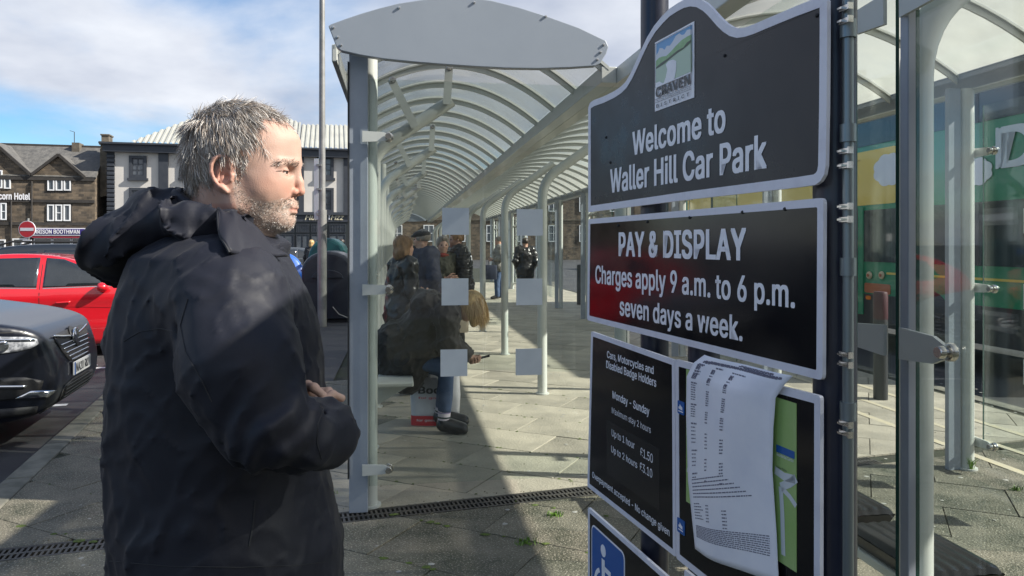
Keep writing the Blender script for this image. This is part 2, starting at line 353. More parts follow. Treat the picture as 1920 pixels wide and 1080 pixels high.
class Field:
    def __init__(s, lo, hi, h):
        s.lo = np.array(lo, float); s.h = h; n = np.ceil((np.array(hi) - s.lo) / h).astype(int) + 1; s.n = n
        ax = [s.lo[i] + h * np.arange(n[i]) for i in range(3)]
        s.X, s.Y, s.Z = [a.astype(np.float32) for a in np.meshgrid(*ax, indexing='ij')]
        s.D = np.full(s.X.shape, 1.0, np.float32)
    def union(s, d, k=0.0):
        if k <= 0: s.D = np.minimum(s.D, d)
        else:
            h = np.clip(0.5 + 0.5 * (s.D - d) / k, 0, 1); s.D = s.D * (1 - h) + d * h - k * h * (1 - h)
        return s
    def cut(s, d, k=0.0):
        if k <= 0: s.D = np.maximum(s.D, -d)
        else:
            h = np.clip(0.5 - 0.5 * (s.D + d) / k, 0, 1); s.D = s.D * (1 - h) - d * h + k * h * (1 - h)
        return s
    def clip(s, d, k=0.0): return s.cut(-d, k)
    def cone(s, a, b, r1, r2=None, flat=None):
        r2 = r1 if r2 is None else r2; a = np.array(a, float); b = np.array(b, float); ba = b - a; q = float(ba @ ba) + 1e-12
        px, py, pz = s.X - a[0], s.Y - a[1], s.Z - a[2]
        t = np.clip((px * ba[0] + py * ba[1] + pz * ba[2]) / q, 0, 1)
        return np.sqrt((px - t * ba[0]) ** 2 + (py - t * ba[1]) ** 2 + (pz - t * ba[2]) ** 2) - (r1 + (r2 - r1) * t)
    def ell(s, c, r, R=None):
        px, py, pz = s.X - c[0], s.Y - c[1], s.Z - c[2]
        if R is not None:
            Rt = np.array(Matrix(R).transposed().to_3x3()); px, py, pz = [Rt[i][0] * px + Rt[i][1] * py + Rt[i][2] * pz for i in range(3)]
        k0 = np.sqrt((px / r[0]) ** 2 + (py / r[1]) ** 2 + (pz / r[2]) ** 2) + 1e-6
        k1 = np.sqrt((px / r[0] ** 2) ** 2 + (py / r[1] ** 2) ** 2 + (pz / r[2] ** 2) ** 2) + 1e-6
        return k0 * (k0 - 1) / k1
    def box(s, c, r, rad=0.0, R=None):
        px, py, pz = s.X - c[0], s.Y - c[1], s.Z - c[2]
        if R is not None:
            Rt = np.array(Matrix(R).transposed().to_3x3()); px, py, pz = [Rt[i][0] * px + Rt[i][1] * py + Rt[i][2] * pz for i in range(3)]
        qx, qy, qz = np.abs(px) - r[0] + rad, np.abs(py) - r[1] + rad, np.abs(pz) - r[2] + rad
        return np.sqrt(np.maximum(qx, 0) ** 2 + np.maximum(qy, 0) ** 2 + np.maximum(qz, 0) ** 2) + np.minimum(np.maximum(qx, np.maximum(qy, qz)), 0) - rad
    def slab(s, tab, p=2.3, axis='Z'):
        """stack of super-elliptic slices; tab rows: z, x0, x1, yc, yhalf"""
        tab = np.array(sorted(tab)); z = s.Z
        x0, x1, yc, yh = [np.interp(z, tab[:, 0], tab[:, i]) for i in (1, 2, 3, 4)]
        a = (x1 - x0) / 2; u = np.abs((s.X - (x0 + x1) / 2) / a); v = np.abs((s.Y - yc) / yh)
        rho = (u ** p + v ** p + 1e-9) ** (1 / p)
        d = (rho - 1) * np.minimum(a, yh)
        return np.maximum(d, np.maximum(tab[0, 0] - z, z - tab[-1, 0])).astype(np.float32)
    def mesh(s):
        """surface nets -> verts, quads"""
        V = s.D; S = V < 0; nx, ny, nz = V.shape
        cs = np.zeros((nx - 1, ny - 1, nz - 1), np.int8)
        for a in (0, 1):
            for b in (0, 1):
                for c in (0, 1): cs += S[a:nx - 1 + a, b:ny - 1 + b, c:nz - 1 + c]
        act = (cs > 0) & (cs < 8); idx = np.argwhere(act); m = len(idx)
        ids = np.full(act.shape, -1, np.int64); ids[act] = np.arange(m)
        I, J, K = idx.T; acc = np.zeros((m, 3)); cnt = np.zeros(m)
        for ax in range(3):
            for a in (0, 1):
                for b in (0, 1):
                    o = [0, 0, 0]; oth = [t for t in range(3) if t != ax]; o[oth[0]] = a; o[oth[1]] = b
                    v0 = V[I + o[0], J + o[1], K + o[2]]; e = list(o); e[ax] = 1; v1 = V[I + e[0], J + e[1], K + e[2]]
                    c = (v0 < 0) != (v1 < 0); t = np.where(c, v0 / np.where(c, v0 - v1, 1), 0)
                    p = np.zeros((m, 3)); p[:, oth[0]] = a; p[:, oth[1]] = b; p[:, ax] = t; acc[c] += p[c]; cnt[c] += 1
        vs = s.lo + s.h * (idx + acc / np.maximum(cnt, 1)[:, None])
        quads = []
        for ax in range(3):
            oth = [t for t in range(3) if t != ax]
            sl0 = [slice(1, n - 1) for n in V.shape]; sl0[ax] = slice(0, V.shape[ax] - 1); sl1 = list(sl0); sl1[ax] = slice(1, V.shape[ax])
            A = S[tuple(sl0)]; B = S[tuple(sl1)]; ch = np.argwhere(A != B); fl = A[tuple(ch.T)]
            base = ch.copy()
            for t in oth: base[:, t] += 1
            def cell(da, db):
                q = base.copy(); q[:, oth[0]] -= da; q[:, oth[1]] -= db; return ids[q[:, 0], q[:, 1], q[:, 2]]
            q = np.stack([cell(0, 0), cell(1, 0), cell(1, 1), cell(0, 1)], 1)
            flip = fl if ax != 1 else ~fl
            q[~flip] = q[~flip][:, ::-1]; quads.append(q)
        return vs, np.concatenate(quads)
def np_mesh(name, vs, quads, mats, smooth=True):
    me = bpy.data.meshes.new(name); k = quads.shape[1]
    me.vertices.add(len(vs)); me.vertices.foreach_set('co', np.asarray(vs, np.float32).ravel())
    me.loops.add(quads.size); me.loops.foreach_set('vertex_index', quads.ravel().astype(np.int32))
    me.polygons.add(len(quads)); me.polygons.foreach_set('loop_start', np.arange(0, quads.size, k, dtype=np.int32)); me.polygons.foreach_set('loop_total', np.full(len(quads), k, np.int32))
    me.polygons.foreach_set('use_smooth', np.full(len(quads), smooth)); me.update(calc_edges=True); me.validate()
    for m in (mats if isinstance(mats, (list, tuple)) else [mats]): me.materials.append(m)
    return me
def join_np(parts_):
    vs = []; qs = []; k = 0
    for v, q in parts_: vs.append(v); qs.append(q + k); k += len(v)
    return np.concatenate(vs), np.concatenate(qs)
def set_attr(me, name, cols):
    a = me.color_attributes.new(name, 'FLOAT_COLOR', 'POINT'); c = np.ones((len(me.vertices), 4), np.float32); c[:, :3] = cols; a.data.foreach_set('color', c.ravel())
# ================================================================== MATERIALS
M_pave = mat('paving_stone', (0.40, 0.365, 0.29), 0.82, col2=(0.22, 0.205, 0.165), nscale=2.3, ndetail=9, contrast=(0.30, 0.72), bump=0.007, bscale=50, vary=0.16, rough2=0.6, spots=(110, 0.60, (0.27, 0.25, 0.20)))
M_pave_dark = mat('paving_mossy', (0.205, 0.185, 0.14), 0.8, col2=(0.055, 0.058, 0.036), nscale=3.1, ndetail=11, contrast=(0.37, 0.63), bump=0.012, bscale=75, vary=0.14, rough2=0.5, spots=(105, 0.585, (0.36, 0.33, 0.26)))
M_joint = mat('paving_joint', (0.030, 0.029, 0.022), 0.95, col2=(0.022, 0.030, 0.012), nscale=6, bump=0.004)
M_road = mat('asphalt', (0.062, 0.062, 0.064), 0.85, col2=(0.03, 0.03, 0.033), nscale=1.2, ndetail=10, contrast=(0.35, 0.65), bump=0.006, bscale=120, rough2=0.65, spots=(150, 0.66, (0.16, 0.155, 0.145)))
M_kerb = mat('kerb_concrete', (0.20, 0.19, 0.155), 0.8, col2=(0.10, 0.10, 0.08), nscale=5, bump=0.004, vary=0.12)
M_white_paint = mat('worn_white_paint', (0.72, 0.72, 0.70), 0.7, col2=(0.3, 0.3, 0.3), nscale=14, contrast=(0.5, 0.85))
M_yellow_line = mat('worn_cream_line', (0.44, 0.39, 0.27), 0.8, col2=(0.36, 0.34, 0.28), nscale=14, contrast=(0.4, 0.75))
M_iron = mat('black_cast_iron', (0.028, 0.028, 0.028), 0.5, col2=(0.06, 0.055, 0.045), nscale=12, bump=0.001)
M_pit = mat('drain_pit', (0.008, 0.008, 0.007), 0.9)
M_steel = mat('pale_painted_steel', (0.50, 0.52, 0.49), 0.38, col2=(0.38, 0.395, 0.36), nscale=3.5, ndetail=8, contrast=(0.52, 0.8), bump=0.0006, bscale=30, coat=0.15)
M_plate = mat('grey_steel_plate', (0.29, 0.325, 0.375), 0.42, col2=(0.22, 0.245, 0.285), nscale=3, contrast=(0.45, 0.8), coat=0.1)
M_fascia = mat('grey_fascia_panel', (0.30, 0.335, 0.38), 0.4, col2=(0.26, 0.295, 0.34), nscale=1.5, contrast=(0.3, 0.7))
M_stainless = mat('stainless_steel', (0.62, 0.60, 0.57), 0.22, metal=1.0, col2=(0.35, 0.33, 0.3), nscale=60, contrast=(0.5, 0.8))
M_dark_gap = mat('dark_rubber', (0.02, 0.022, 0.024), 0.7)
M_glass = glass_mat('shelter_glass', (0.93, 0.96, 0.95), 0.004)
M_roof = roof_mat('clear_roof_sheet', (0.20, 0.215, 0.21), 0.40, 0.72); M_roof2 = roof_mat('sunlit_milky_roof_sheet', (0.50, 0.50, 0.45), 0.74, 0.93)  # second sheet: sun brightness put into its colour, milkier to stop direct sun
M_sticker = mat('frosted_film', (0.47, 0.52, 0.56), 0.6, col2=(0.43, 0.475, 0.52), nscale=8)
M_sticker_w = mat('white_film', (0.72, 0.70, 0.72), 0.6)
M_seat = mat('black_seat_plastic', (0.006, 0.0065, 0.007), 0.3, col2=(0.010, 0.010, 0.011), nscale=20, spec=0.35)
M_glassedge = mat('green_glass_edge', (0.012, 0.06, 0.048), 0.15)
M_moss = mat('moss', (0.10, 0.14, 0.025), 0.9, col2=(0.045, 0.065, 0.015), nscale=40)
M_grass = mat('weed_leaf', (0.13, 0.24, 0.03), 0.6, vary=0.25)

AX = math.asin(0.15)                       # direction of the shelters
def UV(u, v, z=0.0): return Vector((u * math.cos(AX) - v * math.sin(AX), u * math.sin(AX) + v * math.cos(AX), z))
def uvpx(px, py, v):                       # pixel -> (u, z) on the plane v = const
    k = (px - 960) / F; Y = v / (math.cos(AX) - math.sin(AX) * k); X = k * Y
    return (X * math.cos(AX) + Y * math.sin(AX), H - (py - HY) * Y / F)
def vpx(px, u):                            # pixel column -> v on the plane u = const
    k = (px - 960) / F; Y = u / (k * math.cos(AX) + math.sin(AX)); return -k * Y * math.sin(AX) + Y * math.cos(AX), Y

# ================================================================== GROUND
KO = Vector((-3.06, 4.5, 0)); KT = Vector((-0.305, 0.952, 0)).normalized(); KN = Vector((KT.y, -KT.x, 0))   # kerb origin, along, towards the pavement
KRZ = math.atan2(KN.y, KN.x)
g = MB(); g.add([(-900, -600, -0.115), (900, -600, -0.115), (900, 1400, -0.115), (-900, 1400, -0.115)], [(0, 1, 2, 3)])
tag(g.build('ground', M_road), kind='structure')
g = MB(); a = KO - KT * 20 - KN * 0.17; b = KO + KT * 60 - KN * 0.17
g.add([a + Vector((0, 0, -.108)), b + Vector((0, 0, -.108)), b - KN * 45 + Vector((0, 0, -.108)), a - KN * 45 + Vector((0, 0, -.108))], [(0, 3, 2, 1)])
tag(g.build('car_park_road', M_road), kind='structure')
g = MB(); a, b, c, d = UV(5.87, -20, -.108), UV(5.87, 60, -.108), UV(14, 60, -.108), UV(14, -20, -.108); g.add([a, d, c, b], [(0, 1, 2, 3)])
tag(g.build('bus_lane', M_road), kind='structure')
# pavement bed under the slabs
kb = KO - KT * 12; kf = KO + KT * 46
bed = [kb, UV(5.7, -8), UV(5.7, 48), kf]
g = MB(); g.add([(p.x, p.y, -0.016) for p in bed] + [(p.x, p.y, -0.114) for p in bed], [(0, 1, 2, 3), (0, 4, 5, 1), (1, 5, 6, 2), (2, 6, 7, 3), (3, 7, 4, 0)])
pavement = tag(g.build('pavement', M_joint), kind='structure')

# drain line
D0 = G(1130, 917); D1 = G(625, 972); DT = (D0 - D1).normalized(); DN = Vector((-DT.y, DT.x, 0)); DW = 0.155
# paving slabs: clipped rectangles of the turned grid
PA = math.radians(25.5); EX = Vector((math.cos(PA), -math.sin(PA), 0)); EY = Vector((math.sin(PA), math.cos(PA), 0))
def clip_half(poly, p, n):
    out = []
    for i in range(len(poly)):
        a, b = poly[i], poly[(i + 1) % len(poly)]; da, db = (a - p).dot(n), (b - p).dot(n)
        if da >= 0: out.append(a)
        if (da > 0) != (db > 0) and abs(da - db) > 1e-9: out.append(a + (b - a) * (da / (da - db)))
    return out
SL, SW, JT = 0.76, 0.505, 0.006
asp_p, asp_n = UV(-0.62, 8.2), (UV(1, 0) * 0.9 - UV(0, 1) * 0.0)      # asphalt patch left of the shelter beyond v = 8
cells = []
FWA, FWB = UV(-0.75, 8.6), KO + KT * 3.3; FWN = Vector(((FWB - FWA).y, -(FWB - FWA).x, 0)).normalized(); FWN = FWN if FWN.y < 0 else -FWN
o0 = G(685, 845)
for j in range(-30, 80):
    for i in range(-34, 34):
        off = (j % 2) * 0.5
        c = o0 + EX * ((i + off + 0.5) * SL) + EY * ((j + 0.5) * SW)
        if c.y < 1.2 or c.y > 30 or abs(c.x) > 0.62 * c.y + 3.2: continue
        rect = [c + EX * sx * (SL / 2 - JT / 2) + EY * sy * (SW / 2 - JT / 2) for sx, sy in ((-1, -1), (1, -1), (1, 1), (-1, 1))]
        loc = (c.x * math.cos(AX) + c.y * math.sin(AX), -c.x * math.sin(AX) + c.y * math.cos(AX))
        for side in (1, -1):
            poly = clip_half(rect, D1 + DN * side * (DW / 2 + 0.012) , DN * side)
            poly = clip_half(poly, KO + KN * 0.012, KN) if poly else poly
            poly = clip_half(poly, UV(5.56, 0), -UV(1, 0)) if poly else poly
            if loc[0] < -0.35: poly = clip_half(poly, FWA, FWN) if poly else poly
            if loc[1] > 9 and poly and loc[0] < 0: poly = clip_half(poly, UV(-.75, 0), UV(1, 0))
            if len(poly) >= 3:
                A = sum(poly[q].x * poly[(q + 1) % len(poly)].y - poly[(q + 1) % len(poly)].x * poly[q].y for q in range(len(poly))) / 2
                if A > 0.012: cells.append((c.length, c, poly, side, A))
cells.sort(key=lambda t: t[0])
def in_view(c): return c.y > 2.6 and abs(c.x) < 0.70 * c.y + 0.45
near = [t for t in cells if in_view(t[1])][:285]; nearids = set(id(t) for t in near)
rest = MB(); rest2 = MB()
full_me = {}
def slab_mb(m, pts, z, t=0.014):
    n = len(pts); cen = sum(pts, Vector()) / n; top = [cen + (p - cen) * (1 - 0.0025 / max(0.05, (p - cen).length)) for p in pts]
    m.add([(p.x, p.y, p.z + z) for p in top] + [(p.x, p.y, p.z + z - 0.0025) for p in pts] + [(p.x, p.y, p.z + z - t) for p in pts],
          [tuple(range(n))] + [(i, n + i, n + (i + 1) % n, (i + 1) % n) for i in range(n)] + [(n + i, 2 * n + i, 2 * n + (i + 1) % n, n + (i + 1) % n) for i in range(n)])
for t in cells:
    d, c, poly, side, A = t
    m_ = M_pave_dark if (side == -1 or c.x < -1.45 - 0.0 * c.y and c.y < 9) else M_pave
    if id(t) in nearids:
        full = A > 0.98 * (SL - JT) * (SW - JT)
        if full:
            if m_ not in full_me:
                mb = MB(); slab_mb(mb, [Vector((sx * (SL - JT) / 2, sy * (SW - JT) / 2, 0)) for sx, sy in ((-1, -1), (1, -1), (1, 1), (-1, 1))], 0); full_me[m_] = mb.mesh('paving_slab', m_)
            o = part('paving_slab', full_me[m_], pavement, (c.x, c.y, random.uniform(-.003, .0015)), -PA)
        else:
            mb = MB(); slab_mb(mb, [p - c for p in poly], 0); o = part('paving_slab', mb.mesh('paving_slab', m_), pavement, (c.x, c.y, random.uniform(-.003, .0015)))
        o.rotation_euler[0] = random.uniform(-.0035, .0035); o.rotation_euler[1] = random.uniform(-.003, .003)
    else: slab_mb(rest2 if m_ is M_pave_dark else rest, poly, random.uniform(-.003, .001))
o = rest.build('far_paving', M_pave, pavement); tag(o, kind='stuff')
o = rest2.build('side_paving', M_pave_dark, pavement); tag(o, kind='stuff')
# asphalt footway beside the shelter beyond the slabs
g = MB(); a, b, c, d = UV(-0.75, 8.6, -.003), UV(-0.75, 46, -.003), KO + KT * 44 + KN * 0.01 + Vector((0, 0, -.003)), KO + KT * 3.3 + KN * 0.01 + Vector((0, 0, -.003))
g.add([a, b, c, d], [(0, 1, 2, 3)]); tag(g.build('footway', M_road), kind='structure')
# kerb stones
kerb = tag(MB().add([KO - KT * 12 + Vector((0, 0, -.1)), KO + KT * 40 + Vector((0, 0, -.1)), KO + KT * 40 - KN * .15 + Vector((0, 0, -.1)), KO - KT * 12 - KN * .15 + Vector((0, 0, -.1))], [(0, 3, 2, 1)]).build('kerb', M_joint), kind='structure')
mb = MB(); mb.box((0, 0, -0.05), (0.905, 0.165, 0.10)); kme = mb.mesh('kerb_stone', M_kerb)
for i in range(-3, 34):
    p = KO + KT * (i * 0.915) - KN * 0.08
    k = part('kerb_stone', kme, kerb, (p.x, p.y, -0.001), math.atan2(KT.y, KT.x)); md = k.modifiers.new('bevel', 'BEVEL'); md.width = .012; md.segments = 2
kerb2 = tag(MB().add([UV(5.7, -8, -.1), UV(5.84, -8, -.1), UV(5.84, 48, -.1), UV(5.7, 48, -.1)], [(0, 1, 2, 3)]).build('bus_kerb', M_joint), kind='structure')
for i in range(0, 20):
    p = UV(5.76, 2 + i * 0.915); k = part('kerb_stone', kme, kerb2, (p.x, p.y, -0.001), AX + math.pi / 2)
# drain channel with its cast grates
dr = empty('drainage_channel', tuple(D1), math.atan2(DT.y, DT.x), 'black slotted drainage channel running across the paving below the shelter end', 'drain')
m = MB(); m.span(-4.2, 3.4, -DW / 2, DW / 2, -0.05, -0.046); m.build('channel_bed', M_pit, dr)
m = MB(); m.span(-4.2, 3.4, -DW / 2 - .008, -DW / 2 + .006, -0.045, 0.0005); m.build('channel_edge', M_iron, dr)
m = MB(); m.span(-4.2, 3.4, DW / 2 - .006, DW / 2 + .008, -0.045, 0.0005); m.build('channel_edge', M_iron, dr)
m = MB()
for y in (-.068, 0, .068): m.span(-.498, .498, y - (.010 if abs(y) < .05 else .004), y + (.010 if abs(y) < .05 else .004), -.018, -.001)
for k in range(37): x = -.486 + k * .027; m.span(x - .0062, x + .0062, -.068, .068, -.019, -.0015)
gme = m.mesh('grate', M_iron)
for i in range(8): part('grate', gme, dr, (-3.7 + i, 0, 0))
# painted lines
for i, s0 in enumerate((-1.35, 1.07, 3.45, 5.9, 8.4)):
    p = KO + KT * s0 - KN * 0.5; m = MB(); q = p - KN * 4.6; w = KT * 0.05
    m.add([tuple((p + w).xy) + (-.104,), tuple((p - w).xy) + (-.104,), tuple((q - w).xy) + (-.104,), tuple((q + w).xy) + (-.104,)], [(0, 1, 2, 3)])
    tag(m.build('bay_marking', M_white_paint), kind='structure')
for i, (u, w) in enumerate(((4.17, .035), (4.56, .03), (5.0, .035))):
    m = MB(); m.add([UV(u - w, 3.2, .003), UV(u + w, 3.2, .003), UV(u + w, 16, .003), UV(u - w, 16, .003)], [(0, 1, 2, 3)])
    tag(m.build('painted_line', M_yellow_line), kind='structure')
# moss and weeds in the joints
def tuft(loc, n, hgt, spread, label):
    m = MB()
    for i in range(n):
        a = random.uniform(0, 6.28); r = random.uniform(0, spread); x, y = math.cos(a) * r, math.sin(a) * r * .6
        h = hgt * random.uniform(.4, 1); lean = Vector((random.uniform(-.6, .6), random.uniform(-.6, .6), 0)) * h; w = random.uniform(.002, .004)
        b = Vector((x, y, 0)); s_ = Vector((math.cos(a + 1.6), math.sin(a + 1.6), 0)) * w
        m.add([b - s_, b + s_, b + lean * .4 + Vector((0, 0, h * .6)) + s_, b + lean * .4 + Vector((0, 0, h * .6)) - s_, b + lean + Vector((0, 0, h * .9))], [(0, 1, 2, 3), (3, 2, 4)])
    o = m.build('weed', M_grass); o.location = loc; tag(o, label, 'weed'); return o
tuft(G(1820, 882), 26, .13, .03, 'green weed with upright blades at the foot of the far right shelter post')
tuft(G(1040, 967), 60, .03, .06, 'low green weed in the joint just below the drain, right of its middle')
tuft(G(985, 1018), 60, .028, .07, 'low green weed in the paving joint lowest in the open foreground')
tuft(G(620, 925), 30, .03, .05, 'small weed tuft between the man and the shelter end post')
tuft(G(1905, 920), 30, .04, .05, 'small bright weed on the paving at the right edge of the picture')
m = MB()
for i in range(500):
    j = random.randint(-6, 7); t = random.uniform(-2.2, 3.2); c = o0 + EY * (j * SW) + EX * t + Vector((random.gauss(0, .008), random.gauss(0, .008), 0))
    if c.y < 2.7 or c.y > 8 or c.x < -3: continue
    r = random.uniform(.006, .022) * (1.4 if c.y < 4.4 else .8); n = 7
    ring = [(c.x + math.cos(6.283 * k / n) * r * random.uniform(.6, 1.5), c.y + math.sin(6.283 * k / n) * r * random.uniform(.5, 1), .0008) for k in range(n)]
    m.add([(c.x, c.y, .006)] + ring, [(0, 1 + k, 1 + (k + 1) % n) for k in range(n)])
tag(m.build('moss', M_moss), 'moss growing along the paving joints', 'moss', kind='stuff')

# trodden chewing gum and grit
m = MB(); rr0 = random.Random(5)
for i in range(260):
    y = rr0.uniform(2.9, 9.5); x = rr0.uniform(-.62 * y, .75 * y)
    if (Vector((x, y, 0)) - KO).dot(KN) < .2: continue
    r = rr0.uniform(.006, .017); n = 9; m.add([(x, y, .0035)] + [(x + math.cos(6.283 * k / n) * r * rr0.uniform(.8, 1.2), y + math.sin(6.283 * k / n) * r * rr0.uniform(.8, 1.2), .0012) for k in range(n)], [(0, 1 + k, 1 + (k + 1) % n) for k in range(n)])
tag(m.build('chewing_gum', mat('old_gum', (.34, .33, .30), .8)), 'old trodden chewing gum spots on the paving', 'gum', kind='stuff')
m = MB()
for i in range(700):
    if i % 3: t = rr0.uniform(-2, 3); c = D1 + DT * t + DN * rr0.choice((-1, 1)) * abs(rr0.gauss(.10, .07)); x, y = c.x, c.y
    else: y = rr0.uniform(2.8, 7.5); x = rr0.uniform(-.6 * y, .7 * y)
    if (Vector((x, y, 0)) - KO).dot(KN) < .1 or (Vector((x, y, 0)) - D1).cross(DT).length < DW / 2: continue
    r = rr0.uniform(.001, .004); a = rr0.uniform(0, 3); m.box((x, y, r * .5), (r * 2, r * rr0.uniform(1, 2), r), a)
tag(m.build('grit', mat('grit', (.26, .23, .17), .9, col2=(.10, .09, .06), nscale=30)), 'loose grit and leaf crumbs along the drain and joints', 'grit', kind='stuff')

# ================================================================== BUS SHELTERS
def roof_z(t, z0, z1, rise): return z0 + (z1 - z0) * t + rise * 4 * t * (1 - t)
def shelter_roof(root, u0, u1, z0, z1, rise, v0, v1, step, ub, vb, rm=None):
    n = 22; pts = [(u0 + (u1 - u0) * i / n - ub, roof_z(i / n, z0, z1, rise)) for i in range(n + 1)]
    m = MB(); rows = []
    for dz, w in ((0.0, .022), (-.055, .022)):
        pass
    ring = [(-.022, .012), (.022, .012), (.022, -.012), (.006, -.014), (.006, -.055), (-.006, -.055), (-.006, -.014), (-.022, -.012)]
    vs = []; fs = []; k = len(ring)
    for i, (x, z) in enumerate(pts):
        for a, b in ring: vs.append((x, a, z + b))
    for i in range(n):
        for q in range(k): fs.append((i * k + q, i * k + (q + 1) % k, (i + 1) * k + (q + 1) % k, (i + 1) * k + q))
    m.add(vs, fs); rib = m.mesh('rib', M_steel, True, 30)
    m = MB(); w = step - .05
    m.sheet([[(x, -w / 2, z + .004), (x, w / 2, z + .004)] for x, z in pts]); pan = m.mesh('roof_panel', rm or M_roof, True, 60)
    N = int(round((v1 - v0) / step))
    for i in range(N + 1):
        part('rib', rib, root, (0, v0 + i * step - vb, 0))
        if i < N: part('roof_panel', pan, root, (0, v0 + (i + .5) * step - vb, 0))
    for (u, z, nm, hw) in ((u0, z0, 'eaves_rail', .016 if u0 < 0 else .05), (u1, z1, 'gutter', .05)):
        m = MB(); m.span(u - ub - hw, u - ub + hw, v0 - vb - .02, v1 - vb + .02, z - .09, z + .012); m.build(nm, M_steel, root, bevel=.006)
def post_mesh(r=.05, h=2.5, name='column'):
    m = MB(); m.cyl((0, 0, 0), (0, 0, h), r, n=16); m.cyl((0, 0, 0), (0, 0, .012), r + .022, n=16); return m.mesh(name, M_steel, True, 50)
def arm_column(name='column', r=.05, side=1, hz=2.3, reach=.62, top=2.86):
    m = MB(); pts = [(0, 0, 0), (0, 0, hz - .25)]
    for k in range(1, 7):
        a = math.radians(55 * k / 6); R = .34; pts.append((side * (R - R * math.cos(a)), 0, hz - .25 + R * math.sin(a)))
    e = Vector(pts[-1]); d = Vector((side * math.sin(math.radians(55)), 0, math.cos(math.radians(55)))); L = (reach - abs(e.x)) / math.sin(math.radians(55)); pts.append(tuple(e + d * L))
    m.tube(pts, r, 14); m.cyl((0, 0, 0), (0, 0, .012), r + .022, n=14); return m.mesh(name, M_steel, True, 50)
def bracket_mesh(L=.16, knob=True):
    """flat tapering arm with a round stainless knob holding a pane; arm along +X"""
    m = MB(); m.prism([(0, -.032), (L * .75, -.026), (L, -.012), (L, .012), (L * .75, .026), (0, .032)], -.006, .006)
    return m.mesh('bracket', M_steel)
BR = bracket_mesh()
m = MB(); m.lathe([(.0, -.03), (.017, -.03), (.02, -.026), (.02, -.012), (.014, -.008), (.014, .0), (.026, .002), (.029, .008), (.029, .02), (.022, .026), (.0, .026)], n=20, axis='Y'); KNOB = m.mesh('knob', M_stainless, True, 40)
m = MB(); m.box((0, 0, 0), (.006, .003, .006)); m.box((.009, 0, .009), (.006, .003, .006)); 
def clamp(root, x, y, z, rz, xknob=.16):
    b = part('bracket', BR, root, (x, y, z), rz)
    k = part('knob', KNOB, b, (xknob - .012, 0, 0)); return b
def pane(root, p0, p1, z0, z1, stickers=(), mat_=None, sm=None):
    """glass pane between two ground points in the root's frame, with square film markers as sub-parts"""
    p0, p1 = Vector(p0), Vector(p1); d = p1 - p0; L = d.length; rz = math.atan2(d.y, d.x)
    m = MB(); m.span(0, L, -.005, .005, z0, z1)
    o = m.build('glass_pane', mat_ or M_glass, root); o.location = (p0.x, p0.y, 0); o.rotation_euler = (0, 0, rz)
    for (x, z, s) in stickers:
        q = MB(); q.span(x - s / 2, x + s / 2, -.0075, -.006, z - s / 2, z + s / 2); q.build('film_square', sm or M_sticker, o)
    for x in (0, L):
        q = MB(); q.span(x - .002 if x == 0 else x + .0005, x - .0005 if x == 0 else x + .002, -.0056, .0056, z0, z1); q.build('glass_edge', M_glassedge, o)
    return o

# --- shelter with the grey end fascia (left)
uA, vA = -0.225, 4.37
bA = UV(uA, vA); SA = empty('bus_shelter', tuple(bA), AX, 'long pale steel bus shelter with a grey lens-shaped end fascia and arched clear roof', 'bus shelter', 'arched steel and glass bus shelters')
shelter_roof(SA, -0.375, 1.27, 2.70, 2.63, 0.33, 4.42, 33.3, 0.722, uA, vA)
def lens(v, name='fascia'):
    pts = [(615.6, 48.6), (621, 45), (648, 35), (678, 25), (712, 15), (748, 6), (787, 0), (820, -4), (853, -5), (890, -3.5), (923, 1), (973, 13.6), (1028, 31), (1086, 52), (1136, 76), (1141, 87.5), (1137, 100), (1125, 119), (1116, 123.5), (1067, 126.6), (1010, 128.5), (950, 127.6), (890, 124.5), (833, 120.6), (775, 116), (717, 110), (675, 103), (640, 95), (631, 88)]
    return [(u - uA, z) for u, z in (uvpx(x, y, v) for x, y in pts)]
L_ = lens(4.22); m = MB(); m.prism(L_, 4.22 - vA, 4.27 - vA); m.build('fascia', M_fascia, SA, bevel=.004)
rv = MB()
for (x, y) in ((625, 52), (633, 70), (639, 85), (748, 15), (889, 5), (1023, 31), (1132, 84), (1126, 98), (1120, 112)):
    u, z = uvpx(x, y, 4.22); r = MB(); r.lathe([(0, -.008), (.006, -.007), (.008, -.002), (.008, .002)], (u - uA, 4.218 - vA, z), 10, 'Y'); r.build('rivet', M_stainless, SA, True)
m = MB(); m.prism(lens(4.22), 33.35 - vA, 33.4 - vA); m.build('fascia', M_fascia, SA)
# end frame: flat post, pane with six film squares
u0 = uvpx(655, 500, 4.37)[0] - uA; u1 = uvpx(690, 500, 4.37)[0] - uA
m = MB(); m.span(u0, u1, -.02, .02, 0.0, 2.68); m.build('end_post', M_plate, SA, bevel=.003)
m = MB(); m.span(u0 - .008, u0 - .001, -.03, 1.3, 0.2, 2.6); m.build('edge_seal', M_dark_gap, SA)
me_ = post_mesh(.047, 2.66); part('column', me_, SA, (u1 + .005, .09, 0))
st = []
for (x, y) in ((854, 415), (993, 417), (853, 547), (992, 547), (851, 680), (991, 678)):
    u, z = uvpx(x, y, 4.33); st.append((u - uA - u1 - .01, z, .157))
pane(SA, (u1 + .01, -.04), (1.36 - uA, -.04), 0.16, 2.5, st)
for z in (uvpx(718, 257, 4.33)[1], uvpx(703, 543, 4.33)[1], uvpx(700, 880, 4.33)[1]): clamp(SA, u1 - .03, -.05, z, 0)
for z in (2.2, 1.28, .18): clamp(SA, 1.44 - uA, -.05, z, math.pi)
ac = arm_column(); pc = post_mesh(.045, 2.62)
k = 0
v = 5.73
while v < 33:
    part('column', ac if k % 2 == 0 else pc, SA, (0, v - vA, 0)); v += 1.43; k += 1
v = 4.45; k = 0
